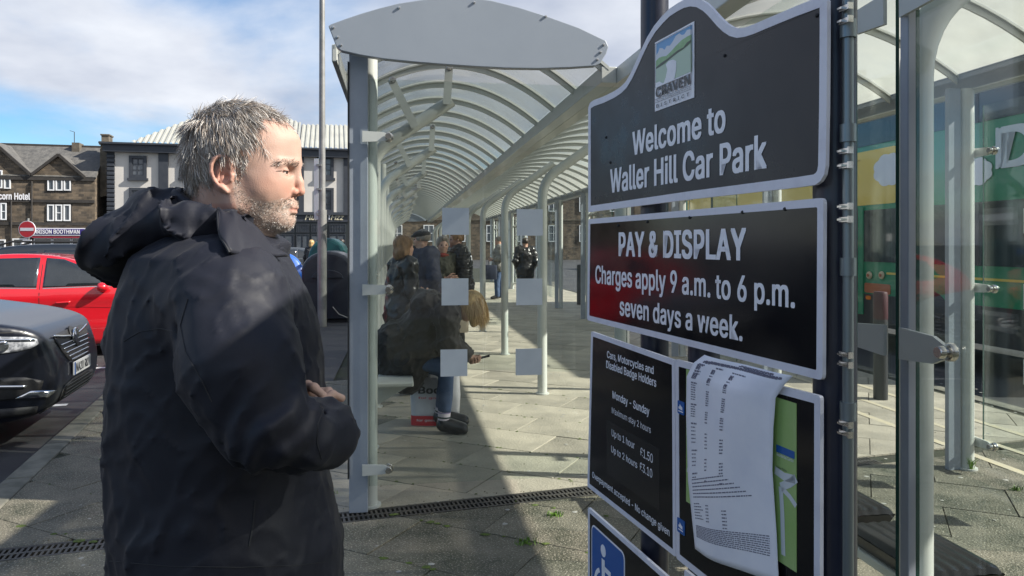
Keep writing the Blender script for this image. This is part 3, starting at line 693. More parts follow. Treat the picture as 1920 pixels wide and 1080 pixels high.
while v < 31:
    pane(SA, (-.07, v - vA + .03), (-.07, v - vA + 1.33), 0.2, 2.35, [(.35, 1.7, .157), (.35, 1.2, .157), (.35, .72, .157)] if k in (3, 4) else [])
    for z in (.35, 1.25, 2.2): clamp(SA, -.0, v - vA + 1.28, z, math.radians(-90 if k % 2 else 90))
    v += 1.43; k += 1
m = MB(); 
for v in np.arange(5.73, 30, 2.86):                          # struts from the arms to the roof ribs
    q = MB(); q.beam((.58, v - vA - .06, 2.62), (.60, v - vA - .06, 2.93), .06, .012, up=(0, 1, 0)); q.build('strut', M_steel, SA); part('knob', KNOB, SA, (.60, v - vA - .07, 2.90))
    q = MB(); q.beam((.34, v - vA - .06, 2.44), (.16, v - vA - .06, 2.80), .06, .012, up=(0, 1, 0)); q.build('strut', M_steel, SA); part('knob', KNOB, SA, (.17, v - vA - .07, 2.79))
# perch bench along the left wall, under the seated woman
m = MB(); m.span(.05, .33, 1.35, 4.1, .455, .49); m.build('bench_seat', M_steel, SA, bevel=.01)
for y in (1.5, 2.7, 3.9):
    m = MB(); m.prism([(0, .30), (.06, .30), (.30, .44), (.30, .454), (0, .454)], y - .012, y + .012); m.build('bench_bracket', M_steel, SA)

# --- wider shelter on the right
uB, vB = 1.46, 2.0
bB = UV(uB, vB); SB = empty('bus_shelter', tuple(bB), AX, 'wide bus shelter with clear arched roof behind and right of the welcome sign', 'bus shelter', 'arched steel and glass bus shelters')
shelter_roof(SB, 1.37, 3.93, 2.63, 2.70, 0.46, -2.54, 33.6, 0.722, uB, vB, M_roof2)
m = MB(); m.span(3.93 - uB - .05, 3.93 - uB + .12, -2.54 - vB, 33.6 - vB, 2.62, 2.75); m.build('roof_beam', M_plate, SB)
post_n = post_mesh(.047, 2.62)
pB = UV(1.5, 2.0)
part('column', arm_column('column', .047), SB, (1.545 - uB, 2.03 - vB, 0))
m = MB(); m.span(1.462 - uB, 1.50 - uB, 1.955 - vB, 1.99 - vB, 0, 2.62); m.build('end_post', M_plate, SB, bevel=.003)
pane(SB, (1.475 - uB, 2.02 - vB), (1.475 - uB, 3.35 - vB), .16, 2.5)
pane(SB, (1.475 - uB, 0.55 - vB), (1.475 - uB, 1.93 - vB), .16, 2.5)
for z in (2.26, 1.26, .3):
    for b_ in (clamp(SB, 1.45 - uB, 2.04 - vB, z, math.radians(90), .16), clamp(SB, 1.45 - uB, 1.97 - vB, z, math.radians(-90), .17)): b_.scale = (1.15, 1.0, 1.45); b_.children[0].scale = (.75, .9, .6)
aB = arm_column('column', .05, 1, 2.28, .7, 2.9)
for v in np.arange(4.75, 33, 2.78): part('column', aB, SB, (0, v - vB, 0))
k = 0; pl = MB(); pl.span(-.09, .0, -.018, .018, 0, 2.62); plm = pl.mesh('flat_post', M_plate)
for v in np.arange(4.58, 33, 2.6):
    part('column', post_n, SB, (3.87 - uB, v - vB, 0)); part('flat_post', plm, SB, (3.81 - uB, v - vB, 0))
    if k % 2 == 0:
        y1 = v - vB - .06; y0 = y1 - 1.45
        pane(SB, (3.95 - uB, y0), (3.95 - uB, y1), .16, 2.5, [(L0, z, .16) for L0 in (.42, 1.05) for z in (1.70, 1.215, .73)] if k < 6 else [], sm=M_sticker_w)
        for z in (2.18, 1.25, .19): clamp(SB, 3.93 - uB, y1 + .06, z, math.radians(-90), .17)
    k += 1
# tip-up perch seats
def seat_mesh():
    m = MB(); prof = []
    x0, x1, L = -.14, .14, .43
    xs = np.linspace(x0, x1, 37); rows = []
    for y, dz, sx in ((0, -.022, .93), (.008, -.006, .98), (.02, 0, 1), (L - .02, 0, 1), (L - .008, -.006, .98), (L, -.022, .93)):
        r = []
        for i, x in enumerate(xs):
            rib = .006 * (0.5 + 0.5 * math.cos(2 * math.pi * i / 6)); e = abs(x) / x1; z = -.02 * max(0, e - .86) / .14 + dz + rib * (1 if e < .86 else 0) * (1 if dz > -.01 else .3)
            r.append((x * sx, y, z))
        rows.append(r)
    m.sheet(rows)
    under = [(x0, 0, -.025), (x1, 0, -.025), (x1, L, -.025), (x0, L, -.025), (x0 * .85, .02, -.075), (x1 * .85, .02, -.075), (x1 * .85, L - .02, -.075), (x0 * .85, L - .02, -.075)]
    m.add(under, [(0, 1, 5, 4), (1, 2, 6, 5), (2, 3, 7, 6), (3, 0, 4, 7), (4, 5, 6, 7)])
    return m.mesh('seat', M_seat, True, 35)
sm_ = seat_mesh()
for v in (2.14, 2.68, 3.22, 3.76): part('seat', sm_, SB, (1.81 - uB, v - vB, .50))
m = MB(); m.span(1.68 - uB, 1.80 - uB, 2.16 - vB, 4.2 - vB, .385, .42); m.build('seat_rail', M_steel, SB, bevel=.006)
for v in (2.62, 3.16): m = MB(); m.span(1.66 - uB, 1.90 - uB, v - vB - .015, v - vB + .03, .42, .445); m.build('seat_bracket', M_steel, SB, bevel=.004)
m = MB(); m.cyl((1.72 - uB, 3.0 - vB, 0), (1.72 - uB, 3.0 - vB, .4), .03); m.build('seat_leg', M_steel, SB, True)
# camera under the gutter
cc = empty('security_camera', tuple(UV(*(uvpx(1137, 130, 4.6)[0], 4.6), uvpx(1137, 130, 4.6)[1])), AX, 'small white dome camera hung below the gutter beside the grey fascia', 'camera')
m = MB(); m.lathe([(0, .0), (.045, 0), (.05, -.02), (.04, -.05), (.036, -.055)], n=16); m.build('housing', mat('white_plastic', (.6, .62, .62), .4), cc, True)
m = MB(); m.lathe([(.036, -.055), (.032, -.075), (.018, -.09), (0, -.094)], n=16); m.build('dome', mat('smoked_dome', (.01, .01, .012), .08), cc, True)

# ================================================================== BOLLARDS
for (x, y, lab) in ((1575, 750, 'dark cylindrical bollard nearest the welcome sign, behind its right edge'), (1651, 748, 'dark cylindrical bollard with dull red band, next to the near glass edge')):
    p = G(x, y); b = empty('bollard', tuple(p), 0, lab, 'bollard', 'bollards along the bus lane')
    m = MB(); m.lathe([(.068, 0), (.068, .78), (.066, .8)], n=20); m.build('shaft', mat('bollard_black', (.022, .024, .026), .45), b, True)
    m = MB(); m.lathe([(.066, .8), (.069, .81), (.069, 1.05), (.06, 1.075), (0, 1.08)], n=20); m.build('cap', mat('bollard_red', (.055, .014, .018), .5), b, True)
p = G(1088, 571); b = empty('bollard', tuple(p), 0, 'dark bollard in the distance between the far shelter posts left of the sign', 'bollard', 'bollards along the bus lane')
m = MB(); m.lathe([(.09, 0), (.09, 1.0), (.07, 1.03), (0, 1.04)], n=16); m.build('shaft', MATS['bollard_black'], b, True)
# ================================================================== WELCOME / PAY AND DISPLAY SIGN
R0 = Vector((0.643, 1.50, 0)); FD = Vector((-0.289, 0.957, 0)).normalized()
def sp(px, py):
    k = (px - 960) / F; s = (R0.x - k * R0.y) / (k * FD.y - FD.x); Y = R0.y + s * FD.y
    return (-s, H - (py - HY) * Y / F)
M_navy = mat('navy_post_paint', (0.012, 0.016, 0.034), 0.32, col2=(0.02, 0.024, 0.045), nscale=10)
M_board = mat('grey_sign_face', (0.013, 0.0145, 0.020), 0.24, col2=(0.020, 0.022, 0.028), nscale=4, ndetail=8, contrast=(0.4, 0.7), rough2=0.42, spec=0.3)
M_black = mat('glossy_black_sign_face', (0.008, 0.008, 0.010), 0.085, col2=(0.012, 0.011, 0.011), nscale=5, rough2=0.16, spec=0.28)
M_rim = mat('white_sign_rim', (0.70, 0.70, 0.77), 0.4, col2=(0.58, 0.57, 0.64), nscale=18, contrast=(0.5, 0.85))
M_letter = mat('white_letter_vinyl', (0.84, 0.84, 0.88), 0.4, col2=(0.72, 0.71, 0.77), nscale=30, contrast=(0.5, 0.8))
M_back = mat('grey_sign_back', (0.3, 0.31, 0.32), 0.45)
SG = empty('car_park_sign', (R0.x, R0.y, 0), math.atan2(-FD.y, -FD.x), 'tall black car park sign with shaped welcome board, tariff boards and map', 'sign')
CAPH = text_mesh('H')[0][:, 1].max()
def stext(s, pxl, pyb, pyc, pxr, m, parent, bold=0.02, y=-.0113, name='lettering', spacing=1.0, fn=None, base=None):
    v, f = text_mesh(s, bold, spacing); x0, zb = sp(pxl, pyb); zc = sp(pxl, pyc)[1]; x1 = sp(pxr, pyb)[0]
    lo, hi = v[:, 0].min(), v[:, 0].max()
    vs = [(x0 + (x1 - x0) * (a - lo) / (hi - lo), y - .00012 * c, zb + (zc - zb) * b / CAPH) for a, b, c in v]
    if fn: vs = [fn(*p) for p in vs]
    me = bpy.data.meshes.new(name); me.from_pydata(vs, [], f); me.materials.append(m); return part(name, me, parent)
def board(name, poly, face, rim_w, rad=None):
    """board = coloured face with a raised white rim; rad rounds the corners of a plain outline"""
    b = MB(); inn = inset(poly, rim_w)
    if rad: poly, inn = rr(poly, rad), rr(inn, rad * .35)
    b.prism(inn, -.0105, -.004)
    o = b.build(name, face, SG)
    r = MB(); r.prism(poly, -.0118, -.003, inn); r.build('rim', M_rim, o)
    return o
wel = [(1108.5, 398), (1108.5, 202), (1112, 193), (1119, 188), (1138, 181), (1158, 171), (1170, 163), (1179, 154), (1188, 139), (1197, 120), (1208, 95), (1220, 70), (1233, 49), (1248, 31), (1262, 17), (1277, 7), (1290, 0), (1303, -3.5), (1317, -2), (1330, 5), (1340, 14), (1350, 25), (1359, 35), (1369, 44), (1380, 51), (1392, 54), (1405, 52), (1420, 47), (1450, 34), (1478, 22), (1504, 11), (1530, 1), (1548, -6), (1556, -5), (1560, 3), (1560, 60), (1559, 200), (1557, 311), (1554, 328), (1547, 340), (1537, 347), (1500, 352), (1300, 374)]
wb = board('welcome_board', [sp(*p) for p in wel], M_board, .022)
stext('Welcome to', 1192, 291, 249, 1368, M_letter, wb, .025)
stext('Waller Hill Car Park', 1150, 361, 319, 1446, M_letter, wb, .025)
payp = [sp(1106.5, 600), sp(1108.5, 411), sp(1553, 371), sp(1551, 713)]
def rr(poly, r=.012, n=3):
    out = []
    for i in range(len(poly)):
        p, q, s_ = Vector(poly[i - 1]), Vector(poly[i]), Vector(poly[(i + 1) % len(poly)])
        a = q + (p - q).normalized() * r; b = q + (s_ - q).normalized() * r
        for k in range(n + 1): t = k / n; out.append(tuple(a * (1 - t) ** 2 + q * 2 * t * (1 - t) + b * t * t))
    return out
pb = board('charges_board', payp, M_black, .018, .012)
stext('PAY & DISPLAY', 1166, 479, 437, 1407, M_letter, pb, .03)
stext('Charges apply 9 a.m. to 6 p.m.', 1122, 530, 498, 1499, M_letter, pb, .02)
stext('seven days a week.', 1168, 590, 557, 1400, M_letter, pb, .02)
# tariff board
z_low = sp(1545, 1330)[1]
carp = [sp(1107, 912), sp(1114, 621), sp(1272, 675), sp(1274, 1044)]
cb = board('tariff_board', carp, M_black, .016, .008)
for a in (('Cars, Motorcycles and', 1144, 670, 657.5, 1232, .015), ('Disabled Badge Holders', 1142.5, 689, 675.5, 1237, .015), ('Monday - Sunday', 1154.5, 746, 732.5, 1224, .015), ('Maximum stay 2 hours', 1153, 774, 763, 1226.5, 0.0),
          ('Up to 1 hour', 1153, 816.5, 804, 1196, 0.003), ('£1.50', 1207, 854, 838, 1230.5, .003), ('Up to 2 hours', 1152, 846.5, 834.5, 1201, .003), ('£3.10', 1206, 881, 865.5, 1229.5, .003),
          ('Overpayment accepted - No change given', 1116, 894, 883, 1262, .008)):
    stext(a[0], a[1], a[2], a[3], a[4], M_letter, cb, a[5])
x0, z0 = sp(1143, 870); x1 = sp(1243, 870)[0]; m = MB(); m.span(x0, x1, -.01095, -.0104, z0 - .03, z0 + .15); m.build('price_strip', mat('strip_black', (.012, .012, .013), .2), cb)
# map board
mapp = [sp(1275, 1046), sp(1273, 673), sp(1547, 742), (sp(1546, 900)[0], sp(1275, 1046)[1])]
bmz = sp(1275, 1046)[1]
mp = board('map_board', mapp, M_black, .018, .008)
gx0, gx1 = sp(1294, 700)[0], sp(1502, 760)[0]; gz0, gz1 = sp(1502, 1072)[1], sp(1502, 756)[1]
M_map = mat('map_green', (.30, .47, .15), .25, col2=(.36, .50, .2), nscale=9)
M_mroad = mat('map_white_road', (.62, .66, .68), .25); M_mblue = mat('map_blue', (.02, .11, .38), .25); M_mcyan = mat('map_river', (.12, .40, .5), .25)
m = MB(); m.span(gx0, gx1, -.0122, -.0108, gz0, gz1); mg = m.build('map', M_map, mp)
def road(pts, w):
    pts = [Vector((a, 0, b)) for a, b in (sp(*p) for p in pts)]; m = MB()
    L, R = [], []
    for i, p in enumerate(pts):
        d = (pts[min(i + 1, len(pts) - 1)] - pts[max(i - 1, 0)]).normalized(); n_ = Vector((-d.z, 0, d.x)) * w
        L.append((p.x + n_.x, -.0128, p.z + n_.z)); R.append((p.x - n_.x, -.0128, p.z - n_.z))
    m.sheet([L, R]); m.build('map_road', M_mroad, mp)
road([(1462, 880), (1480, 893), (1500, 898)], .009); road([(1473, 912), (1490, 905), (1502, 896)], .009); road([(1473, 912), (1476, 960), (1478, 1040)], .007)
road([(1476, 915), (1490, 930), (1502, 948)], .006); road([(1296, 880), (1303, 885), (1309, 884)], .006)
m = MB(); m.span(*[sp(1465, 840)[0], sp(1499, 840)[0]], -.0134, -.0125, sp(1499, 860)[1], sp(1499, 846)[1]); o = m.build('map_label', M_mblue, mp)
stext('Residential Centre', 1466.5, 853, 847, 1498, M_letter, mp, 0, -.0138)
stext('Police Station', 1466, 876, 872, 1485, M_navy, mp, 0, -.0132)
for (x, y) in ((1284, 764), (1284, 986)):
    a, b = sp(x, y); s_ = .018 if y < 800 else .02; m = MB(); m.prism(round_rect(a - s_, a + s_, b - s_, b + s_, .004), -.0125, -.0108); o = m.build('direction_icon', M_mblue, mp)
    m = MB(); m.prism([(a - .011, b - .004), (a + .009, b - .006), (a + .009, b + .002), (a + .003, b + .004), (a - .005, b + .009), (a - .006, b + .002), (a - .011, b + .002)], -.0132, -.0127); m.build('icon_mark', M_letter, o)
    m = MB(); m.span(a - .012, a + .012, -.0132, -.0127, b - .012, b - .009); m.build('icon_wave', M_letter, o)
# lower strip board under the map, disabled board
lz = bmz - .012
low = [(sp(1290, 1060)[0] + .0, lz - .34), (sp(1290, 1060)[0] + .0, lz), (sp(1547, 742)[0], lz), (sp(1547, 742)[0], lz - .34)]
board('lower_board', low, M_black, .016, .008)
dl = sp(1108, 950); dr_ = sp(1268, 1080)[0]
disp = [(dl[0], dl[1] - .42), (dl[0], dl[1]), (dr_, dl[1]), (dr_, dl[1] - .42)]
db = board('disabled_parking_board', disp, M_black, .016, .008)
bx0, bz1 = sp(1116, 984); bx1 = sp(1176, 1040)[0]; bh = (bx1 - bx0) * 1.15
m = MB(); m.prism(round_rect(bx0, bx1, bz1 - bh, bz1, .02), -.0122, -.0108); bl = m.build('blue_panel', mat('symbol_blue', (.015, .10, .36), .2), db)
q = inset(round_rect(bx0, bx1, bz1 - bh, bz1, .02), -.006); m = MB(); m.prism(q, -.0118, -.0106, round_rect(bx0, bx1, bz1 - bh, bz1, .02)); m.build('white_outline', M_letter, bl)
S_ = (bx1 - bx0); cx = bx0 + S_ * .38; cz = bz1 - S_ * .20
def sym(pts, w):
    m = MB(); pts = [Vector((cx + a * S_, 0, cz + b * S_)) for a, b in pts]
    L, R = [], []
    for i, p in enumerate(pts):
        d = (pts[min(i + 1, len(pts) - 1)] - pts[max(i - 1, 0)]).normalized(); n_ = Vector((-d.z, 0, d.x)) * w * S_
        L.append((p.x + n_.x, -.0131, p.z + n_.z)); R.append((p.x - n_.x, -.0131, p.z - n_.z))
    m.sheet([L, R]); m.build('wheelchair_symbol', M_letter, bl)
m = MB(); m.prism([(cx + .08 * S_ * math.cos(t), cz + .08 * S_ * math.sin(t)) for t in np.linspace(0, 6.283, 17)[:-1]], -.0131, -.0123); m.build('wheelchair_symbol', M_letter, bl)
sym([(0, -.11), (.01, -.40)], .05); sym([(.01, -.22), (.24, -.22)], .035); sym([(.01, -.41), (.26, -.41), (.38, -.66), (.47, -.62)], .04)
sym([(-.07 + .26 * math.cos(t) + .06, -.52 + .24 * math.sin(t)) for t in np.linspace(2.0, 5.7, 14)], .03)
# crest on the welcome board
ca, cbm = sp(1235, 83), sp(1235, 209); cr_ = sp(1309, 100)[0]; cz1 = (ca[1] + sp(1309, 38)[1]) / 2; cz0 = (cbm[1] + sp(1309, 184)[1]) / 2
cw, ch = cr_ - ca[0], cz1 - cz0
def cq(u, w): return (ca[0] + cw * u, cz0 + ch * w)
def cpoly(pts, y, m_, name): m = MB(); m.prism([cq(*p) for p in pts], y - .0004, y); m.build(name, m_, crest); 
m = MB(); m.prism([cq(0, 0), cq(1, 0), cq(1, 1), cq(0, 1)], -.0125, -.0107); crest = m.build('district_crest', M_letter, wb)
cpoly([(.05, .62), (.96, .62), (.96, .965), (.05, .965)], -.0131, mat('crest_sky', (.10, .33, .62), .3), 'crest_sky')
cl = [(.05, .6), (.05, .80), (.10, .83), (.15, .88), (.22, .86), (.28, .82), (.34, .86), (.42, .84), (.5, .88), (.57, .93), (.66, .94), (.72, .90), (.78, .89), (.85, .93), (.91, .92), (.96, .90), (.96, .6)]
cpoly(cl, -.0137, mat('crest_cloud', (.62, .66, .72), .3), 'crest_cloud')
cpoly([(.05, .40), (.05, .72), (.13, .745), (.22, .74), (.33, .72), (.45, .75), (.57, .79), (.72, .83), (.85, .84), (.96, .84), (.96, .40)], -.0143, mat('crest_green', (.18, .38, .15), .3, col2=(.26, .46, .22), nscale=60), 'crest_hill')
cpoly([(.05, .35), (.05, .60), (.3, .62), (.55, .68), (.75, .69), (.96, .73), (.96, .35)], -.0149, mat('crest_pale_green', (.42, .55, .42), .3), 'crest_field')
cpoly([(.06, .60), (.2, .615), (.34, .635), (.5, .66), (.66, .69), (.8, .70), (.95, .745), (.95, .77), (.86, .76), (.78, .72), (.62, .715), (.48, .69), (.36, .67), (.2, .655), (.06, .625)], -.0155, mat('crest_dark', (.03, .06, .035), .3), 'crest_trees')
cpoly([(.26, .34), (.33, .42), (.37, .52), (.33, .60), (.40, .63), (.52, .62), (.60, .58), (.60, .47), (.56, .36), (.55, .335)], -.0158, M_letter, 'crest_road')
cpoly([(.05, .40), (.05, .33), (.96, .33), (.96, .345), (.3, .345), (.24, .36), (.16, .40)], -.0161, M_letter, 'crest_base')
M_ink = mat('crest_ink', (.05, .052, .06), .4)
def cline(u0, u1, w0, w1, nm='crest_line'):
    m = MB(); a, b = cq(u0, w0), cq(u1, w1); m.span(a[0], b[0], -.0166, -.0160, a[1], b[1]); m.build(nm, M_ink, crest)
cline(.04, .96, .163, .167); cline(.04, .96, .115, .119); cline(.04, .045, .33, .965); cline(.955, .96, .33, .965); cline(.04, .96, .962, .966)
def ctext(s, u0, u1, w0, w1, bold, sp_=1.0):
    a, b = cq(u0, w0), cq(u1, w1); lettering(s, a[0], b[0], a[1], b[1], -.0166, M_ink, crest, bold, sp_)
ctext('CRAVEN', .06, .94, .185, .325, .03); ctext('IN THE YORKSHIRE DALES', .05, .95, .128, .152, .0, 1.1); ctext('DISTRICT', .08, .92, .035, .085, .02, 1.7)
# paper notice taped over the map
M_paper = mat('white_paper', (0.82, 0.83, 0.89), 0.6, col2=(0.72, 0.74, 0.83), nscale=6, contrast=(0.45, 0.75), bump=0.0012, bscale=9)
pts_l = [(1330, 665), (1316, 680), (1309, 705), (1307, 780), (1306, 900), (1309, 980), (1311, 1028)]
pts_r = [(1498, 704), (1486, 720), (1473, 745), (1469, 800), (1466, 880), (1472, 1000), (1475, 1092)]
nt_ = empty('paper_notice', (R0.x, R0.y, 0), math.atan2(-FD.y, -FD.x), 'curling white printed tariff sheet taped over the map on the sign', 'notice')
rows = []; dep = [-.014, -.022, -.030, -.030, -.026, -.020, -.016]
def pap(u, w):
    """u 0..1 across, w 0..1 top to bottom"""
    t = w * 6; i = min(5, int(t)); f_ = t - i
    def L(a): return (a[i][0] * (1 - f_) + a[i + 1][0] * f_, a[i][1] * (1 - f_) + a[i + 1][1] * f_)
    a, b = sp(*L(pts_l)), sp(*L(pts_r)); d = dep[i] * (1 - f_) + dep[i + 1] * f_
    bulge = -.014 * math.sin(math.pi * u) * (0.4 + w) - .004 * math.sin(u * 9 + w * 5)
    return (a[0] * (1 - u) + b[0] * u, d + bulge, a[1] * (1 - u) + b[1] * u)
m = MB(); m.sheet([[pap(i / 24, j / 36) for i in range(25)] for j in range(37)]); o = m.build('sheet', M_paper, nt_, True, angle=80, solid=.0012)
M_print = mat('grey_print', (.16, .16, .22), .7)
def pline(m, u0, u1, w, hgt=.0022):
    n = max(1, int((u1 - u0) * 12)); 
    A, B = [], []
    for k in range(n + 1):
        u = u0 + (u1 - u0) * k / n; p = pap(u, w); A.append((p[0], p[1] - .0012, p[2] + hgt)); B.append((p[0], p[1] - .0012, p[2] - hgt))
    m.sheet([A, B])
def words(m, u0, u1, w, h=.0016):
    u = u0
    while u < u1:
        l = random.uniform(.012, .04); pline(m, u, min(u + l, u1), w, h); u += l + .006
m = MB()
for w, a, b in ((.035, .50, .86), (.048, .48, .86), (.062, .55, .80), (.072, .18, .95), (.081, .12, .95), (.090, .1, .95), (.099, .1, .92), (.112, .1, .2)): words(m, a, b, w, .0018)
words(m, .08, .16, .150, .002); words(m, .30, .38, .160, .002); words(m, .5, .66, .172, .002)
w = .165
for grp in (5, 1, 6, 7, 5, 5, 4, 1):
    words(m, .07, .15, w, .002)
    for k in range(grp): words(m, .07, .13, w + .010 * (k + 1), .0014); words(m, .27, .31, w + .016 + .010 * (k + 1), .0016); words(m, .50, .545, w + .03 + .010 * (k + 1), .0016)
    w += .010 * grp + .022
for k in range(6): words(m, .06, .55 + .05 * k, .665 + .013 * k, .0014); 
for k in range(6): words(m, .06, .16 + .03 * (k % 3), .755 + .011 * k, .0013); words(m, .27, .32, .76 + .011 * k, .0014); words(m, .50, .55, .775 + .011 * k, .0014)
for k in range(9): words(m, .06, .94, .842 + .0085 * k, .0012)
tag(m.build('printed_text', M_print, nt_), kind='stuff')
# posts behind the boards, clip rail on the near edge
for px, nm in ((1194, 'post'), (1283, 'post'), (1519, 'post')):
    x = sp(px, 500)[0]; m = MB(); m.tube([(x, .062, 0), (x, .062, 2.75 if px != 1283 else 1.6)], .044, 16); m.build(nm, M_navy, SG, True)
m = MB(); xr = sp(1559, 500)[0] + .012; m.cyl((xr, .03, 0), (xr, .03, 2.42), .011, n=12); m.build('clip_rail', mat('zinc_rail', (.20, .23, .24), .35, metal=.6), SG, True)
for py in (20, 44, 285, 312, 388, 412, 662, 680, 790, 808):
    z = sp(1560, py)[1]; m = MB(); m.box((xr + .012, .012, z), (.030, .004, .010)); m.box((xr + .006, .012, z), (.012, .018, .004)); m.box((xr + .027, .012, z), (.003, .012, .013)); m.build('clip', M_stainless, SG)
for py in (55, 250, 500, 770): z = sp(1560, py)[1]; m = MB(); m.lathe([(.0, -.018), (.016, -.018), (.016, .018), (0, .018)], (xr, .03, z), 12); m.build('collar', MATS['zinc_rail'], SG, True)
# small screws on the faces
for (x, y) in ((1142, 258), (1366, 105), (1540, 30), (1150, 305), (1165, 423), (1220, 416), (1300, 408), (1400, 398), (1480, 392)):
    a, b = sp(x, y); m = MB(); m.lathe([(0, -.0045), (.003, -.004), (.0045, -.001), (.0045, .001)], (a, -.0105, b), 8, 'Y'); m.build('screw', M_dark_gap, pb if y > 370 else wb, True)
# ================================================================== BUILDINGS ACROSS THE CAR PARK
FA = math.radians(14.5)
class Facade:
    """front wall plane turned by FA, its left or right anchor at pixel px0, distance Y0"""
    def __init__(s, px0, Y0, ang=FA):
        s.o = Vector(((px0 - 960) * Y0 / F, Y0, 0)); s.a = ang; s.d = Vector((math.cos(ang), math.sin(ang), 0))
    def xz(s, px, py):
        k = (px - 960) / F; t = (k * s.o.y - s.o.x) / (s.d.x - k * s.d.y); Y = s.o.y + t * s.d.y
        return (t, H - (py - HY) * Y / F)
M_hotel = stone_mat('gritstone', ((0.17, 0.13, 0.09), (0.06, 0.05, 0.04)), (0.15, 0.125, 0.095), 0.40, 0.20, 0.03, nz=1.6)
M_slate = mat('stone_slate_roof', (0.135, 0.13, 0.12), 0.8, col2=(0.07, 0.068, 0.065), nscale=1.2, ndetail=10, contrast=(0.35, 0.7), bump=0.03, bscale=3, stretch=(2.5, 2.5, .7), rough2=.6)
M_dress = mat('dressed_stone', (0.16, 0.135, 0.10), 0.85, col2=(0.08, 0.07, 0.055), nscale=2, bump=.01)
M_dark_stone = mat('sooty_stone', (0.045, 0.040, 0.036), 0.85, col2=(0.025, 0.023, 0.022), nscale=2)
M_win = mat('window_glass_dark', (0.05, 0.06, 0.075), 0.06, col2=(0.10, 0.115, 0.13), nscale=.9, spec=0.8)
M_wframe = mat('white_window_frame', (0.72, 0.73, 0.74), 0.5)
M_render = mat('pale_render', (0.60, 0.57, 0.53), 0.85, col2=(0.50, 0.48, 0.45), nscale=.5, ndetail=8, contrast=(0.35, 0.7))
M_slate_paint = mat('dark_grey_paint', (0.028, 0.033, 0.045), 0.5, col2=(0.04, 0.045, 0.055), nscale=2)
M_metal_roof = mat('cream_metal_roof', (0.42, 0.42, 0.37), 0.5, col2=(0.33, 0.33, 0.30), nscale=.6, contrast=(0.35, 0.7))
M_purple = mat('purple_shop_sign', (0.035, 0.022, 0.16), 0.4); M_redband = mat('red_band', (0.30, 0.03, 0.05), 0.5)
def window(root, fc, x0, y0, x1, y1, cols=1, rows=1, fm=None, fw=.09, dep=.16, arch=False, name='window', surround=None, sw=.12):
    a, zt = fc.xz(x0, y0); b, zb = fc.xz(x1, y1); fm = fm or M_wframe
    m = MB(); m.span(a, b, -.03, .10, zb, zt); w = m.build(name, M_win, root)
    m = MB(); o_ = [(a, zb), (b, zb), (b, zt), (a, zt)]; m.prism(o_, -.10, .02, inset(o_, fw)); m.build('frame', fm, w)
    for c in range(1, cols): x = a + (b - a) * c / cols; m = MB(); m.span(x - fw * .45, x + fw * .45, -.085, .0, zb + fw, zt - fw); m.build('mullion', fm, w)
    for r in range(1, rows): z = zb + (zt - zb) * r / rows; m = MB(); m.span(a + fw, b - fw, -.078, .0, z - fw * .35, z + fw * .35); m.build('glazing_bar', fm, w)
    if surround is not None:
        q = inset(o_, -sw); m = MB(); m.prism(q, -.16, .0, o_); m.build('surround', surround, w)
        m = MB(); m.span(a - sw - .12, b + sw + .12, -.26, -.0, zb - sw - .2, zb - sw); m.build('sill', surround, w)
    return w
# --- stone hotel
fh = Facade(178, 60); hx = lambda x, y: fh.xz(x, y)
HT = empty('stone_hotel', tuple(fh.o), FA, 'dark gritstone hotel with gabled dormers, stone roof and white lettering', 'building')
ez = hx(178, 333)[1]; xl = hx(-330, 333)[0]; depth = 8.0
gz = hx(110.6, 293)[1]; 
poly = [(xl, -.1), (0, -.1), (0, ez), (hx(153, 331)[0], ez + .05), (hx(111, 293)[0], gz), (hx(60, 329)[0], ez + .1), (hx(-12, 268)[0], hx(-12, 268)[1]), (hx(-90, 325)[0], ez + .1), (hx(-140, 290)[0], gz), (hx(-190, 330)[0], ez), (xl, ez)]
m = MB(); m.prism(poly, 0, .5); m.build('front_wall', M_hotel, HT)
rz_ = hx(100, 264)[1]; rzr = rz_
m = MB(); m.prism([(xl, -.1), (-.02, -.1), (-.02, ez - .05), (xl, ez - .05)], .52, depth); m.build('side_wall', M_hotel, HT)
m = MB(); m.add([(xl, -.1, ez - .05), (.1, -.1, ez - .05), (-.1, depth / 2, rzr), (xl, depth / 2, rzr)], [(0, 1, 2, 3)]); m.add([(xl, depth + .2, ez - .2), (.1, depth + .2, ez - .2), (-.1, depth / 2, rzr), (xl, depth / 2, rzr)], [(0, 3, 2, 1)]); m.build('roof', M_slate, HT, solid=.16)
m = MB(); m.beam((xl, depth / 2, rzr + .08), (-.1, depth / 2, rzr + .08), .3, .18); m.build('ridge_tiles', M_dark_stone, HT)
m = MB(); m.add([(-.02, 0, ez - .05), (-.02, depth, ez - .05), (-.02, depth / 2, rzr)] + [(-.5, 0, ez - .05), (-.5, depth, ez - .05), (-.5, depth / 2, rzr)], [(0, 1, 2), (3, 5, 4), (0, 3, 4, 1), (1, 4, 5, 2), (2, 5, 3, 0)]); m.build('gable_wall', M_dress, HT)
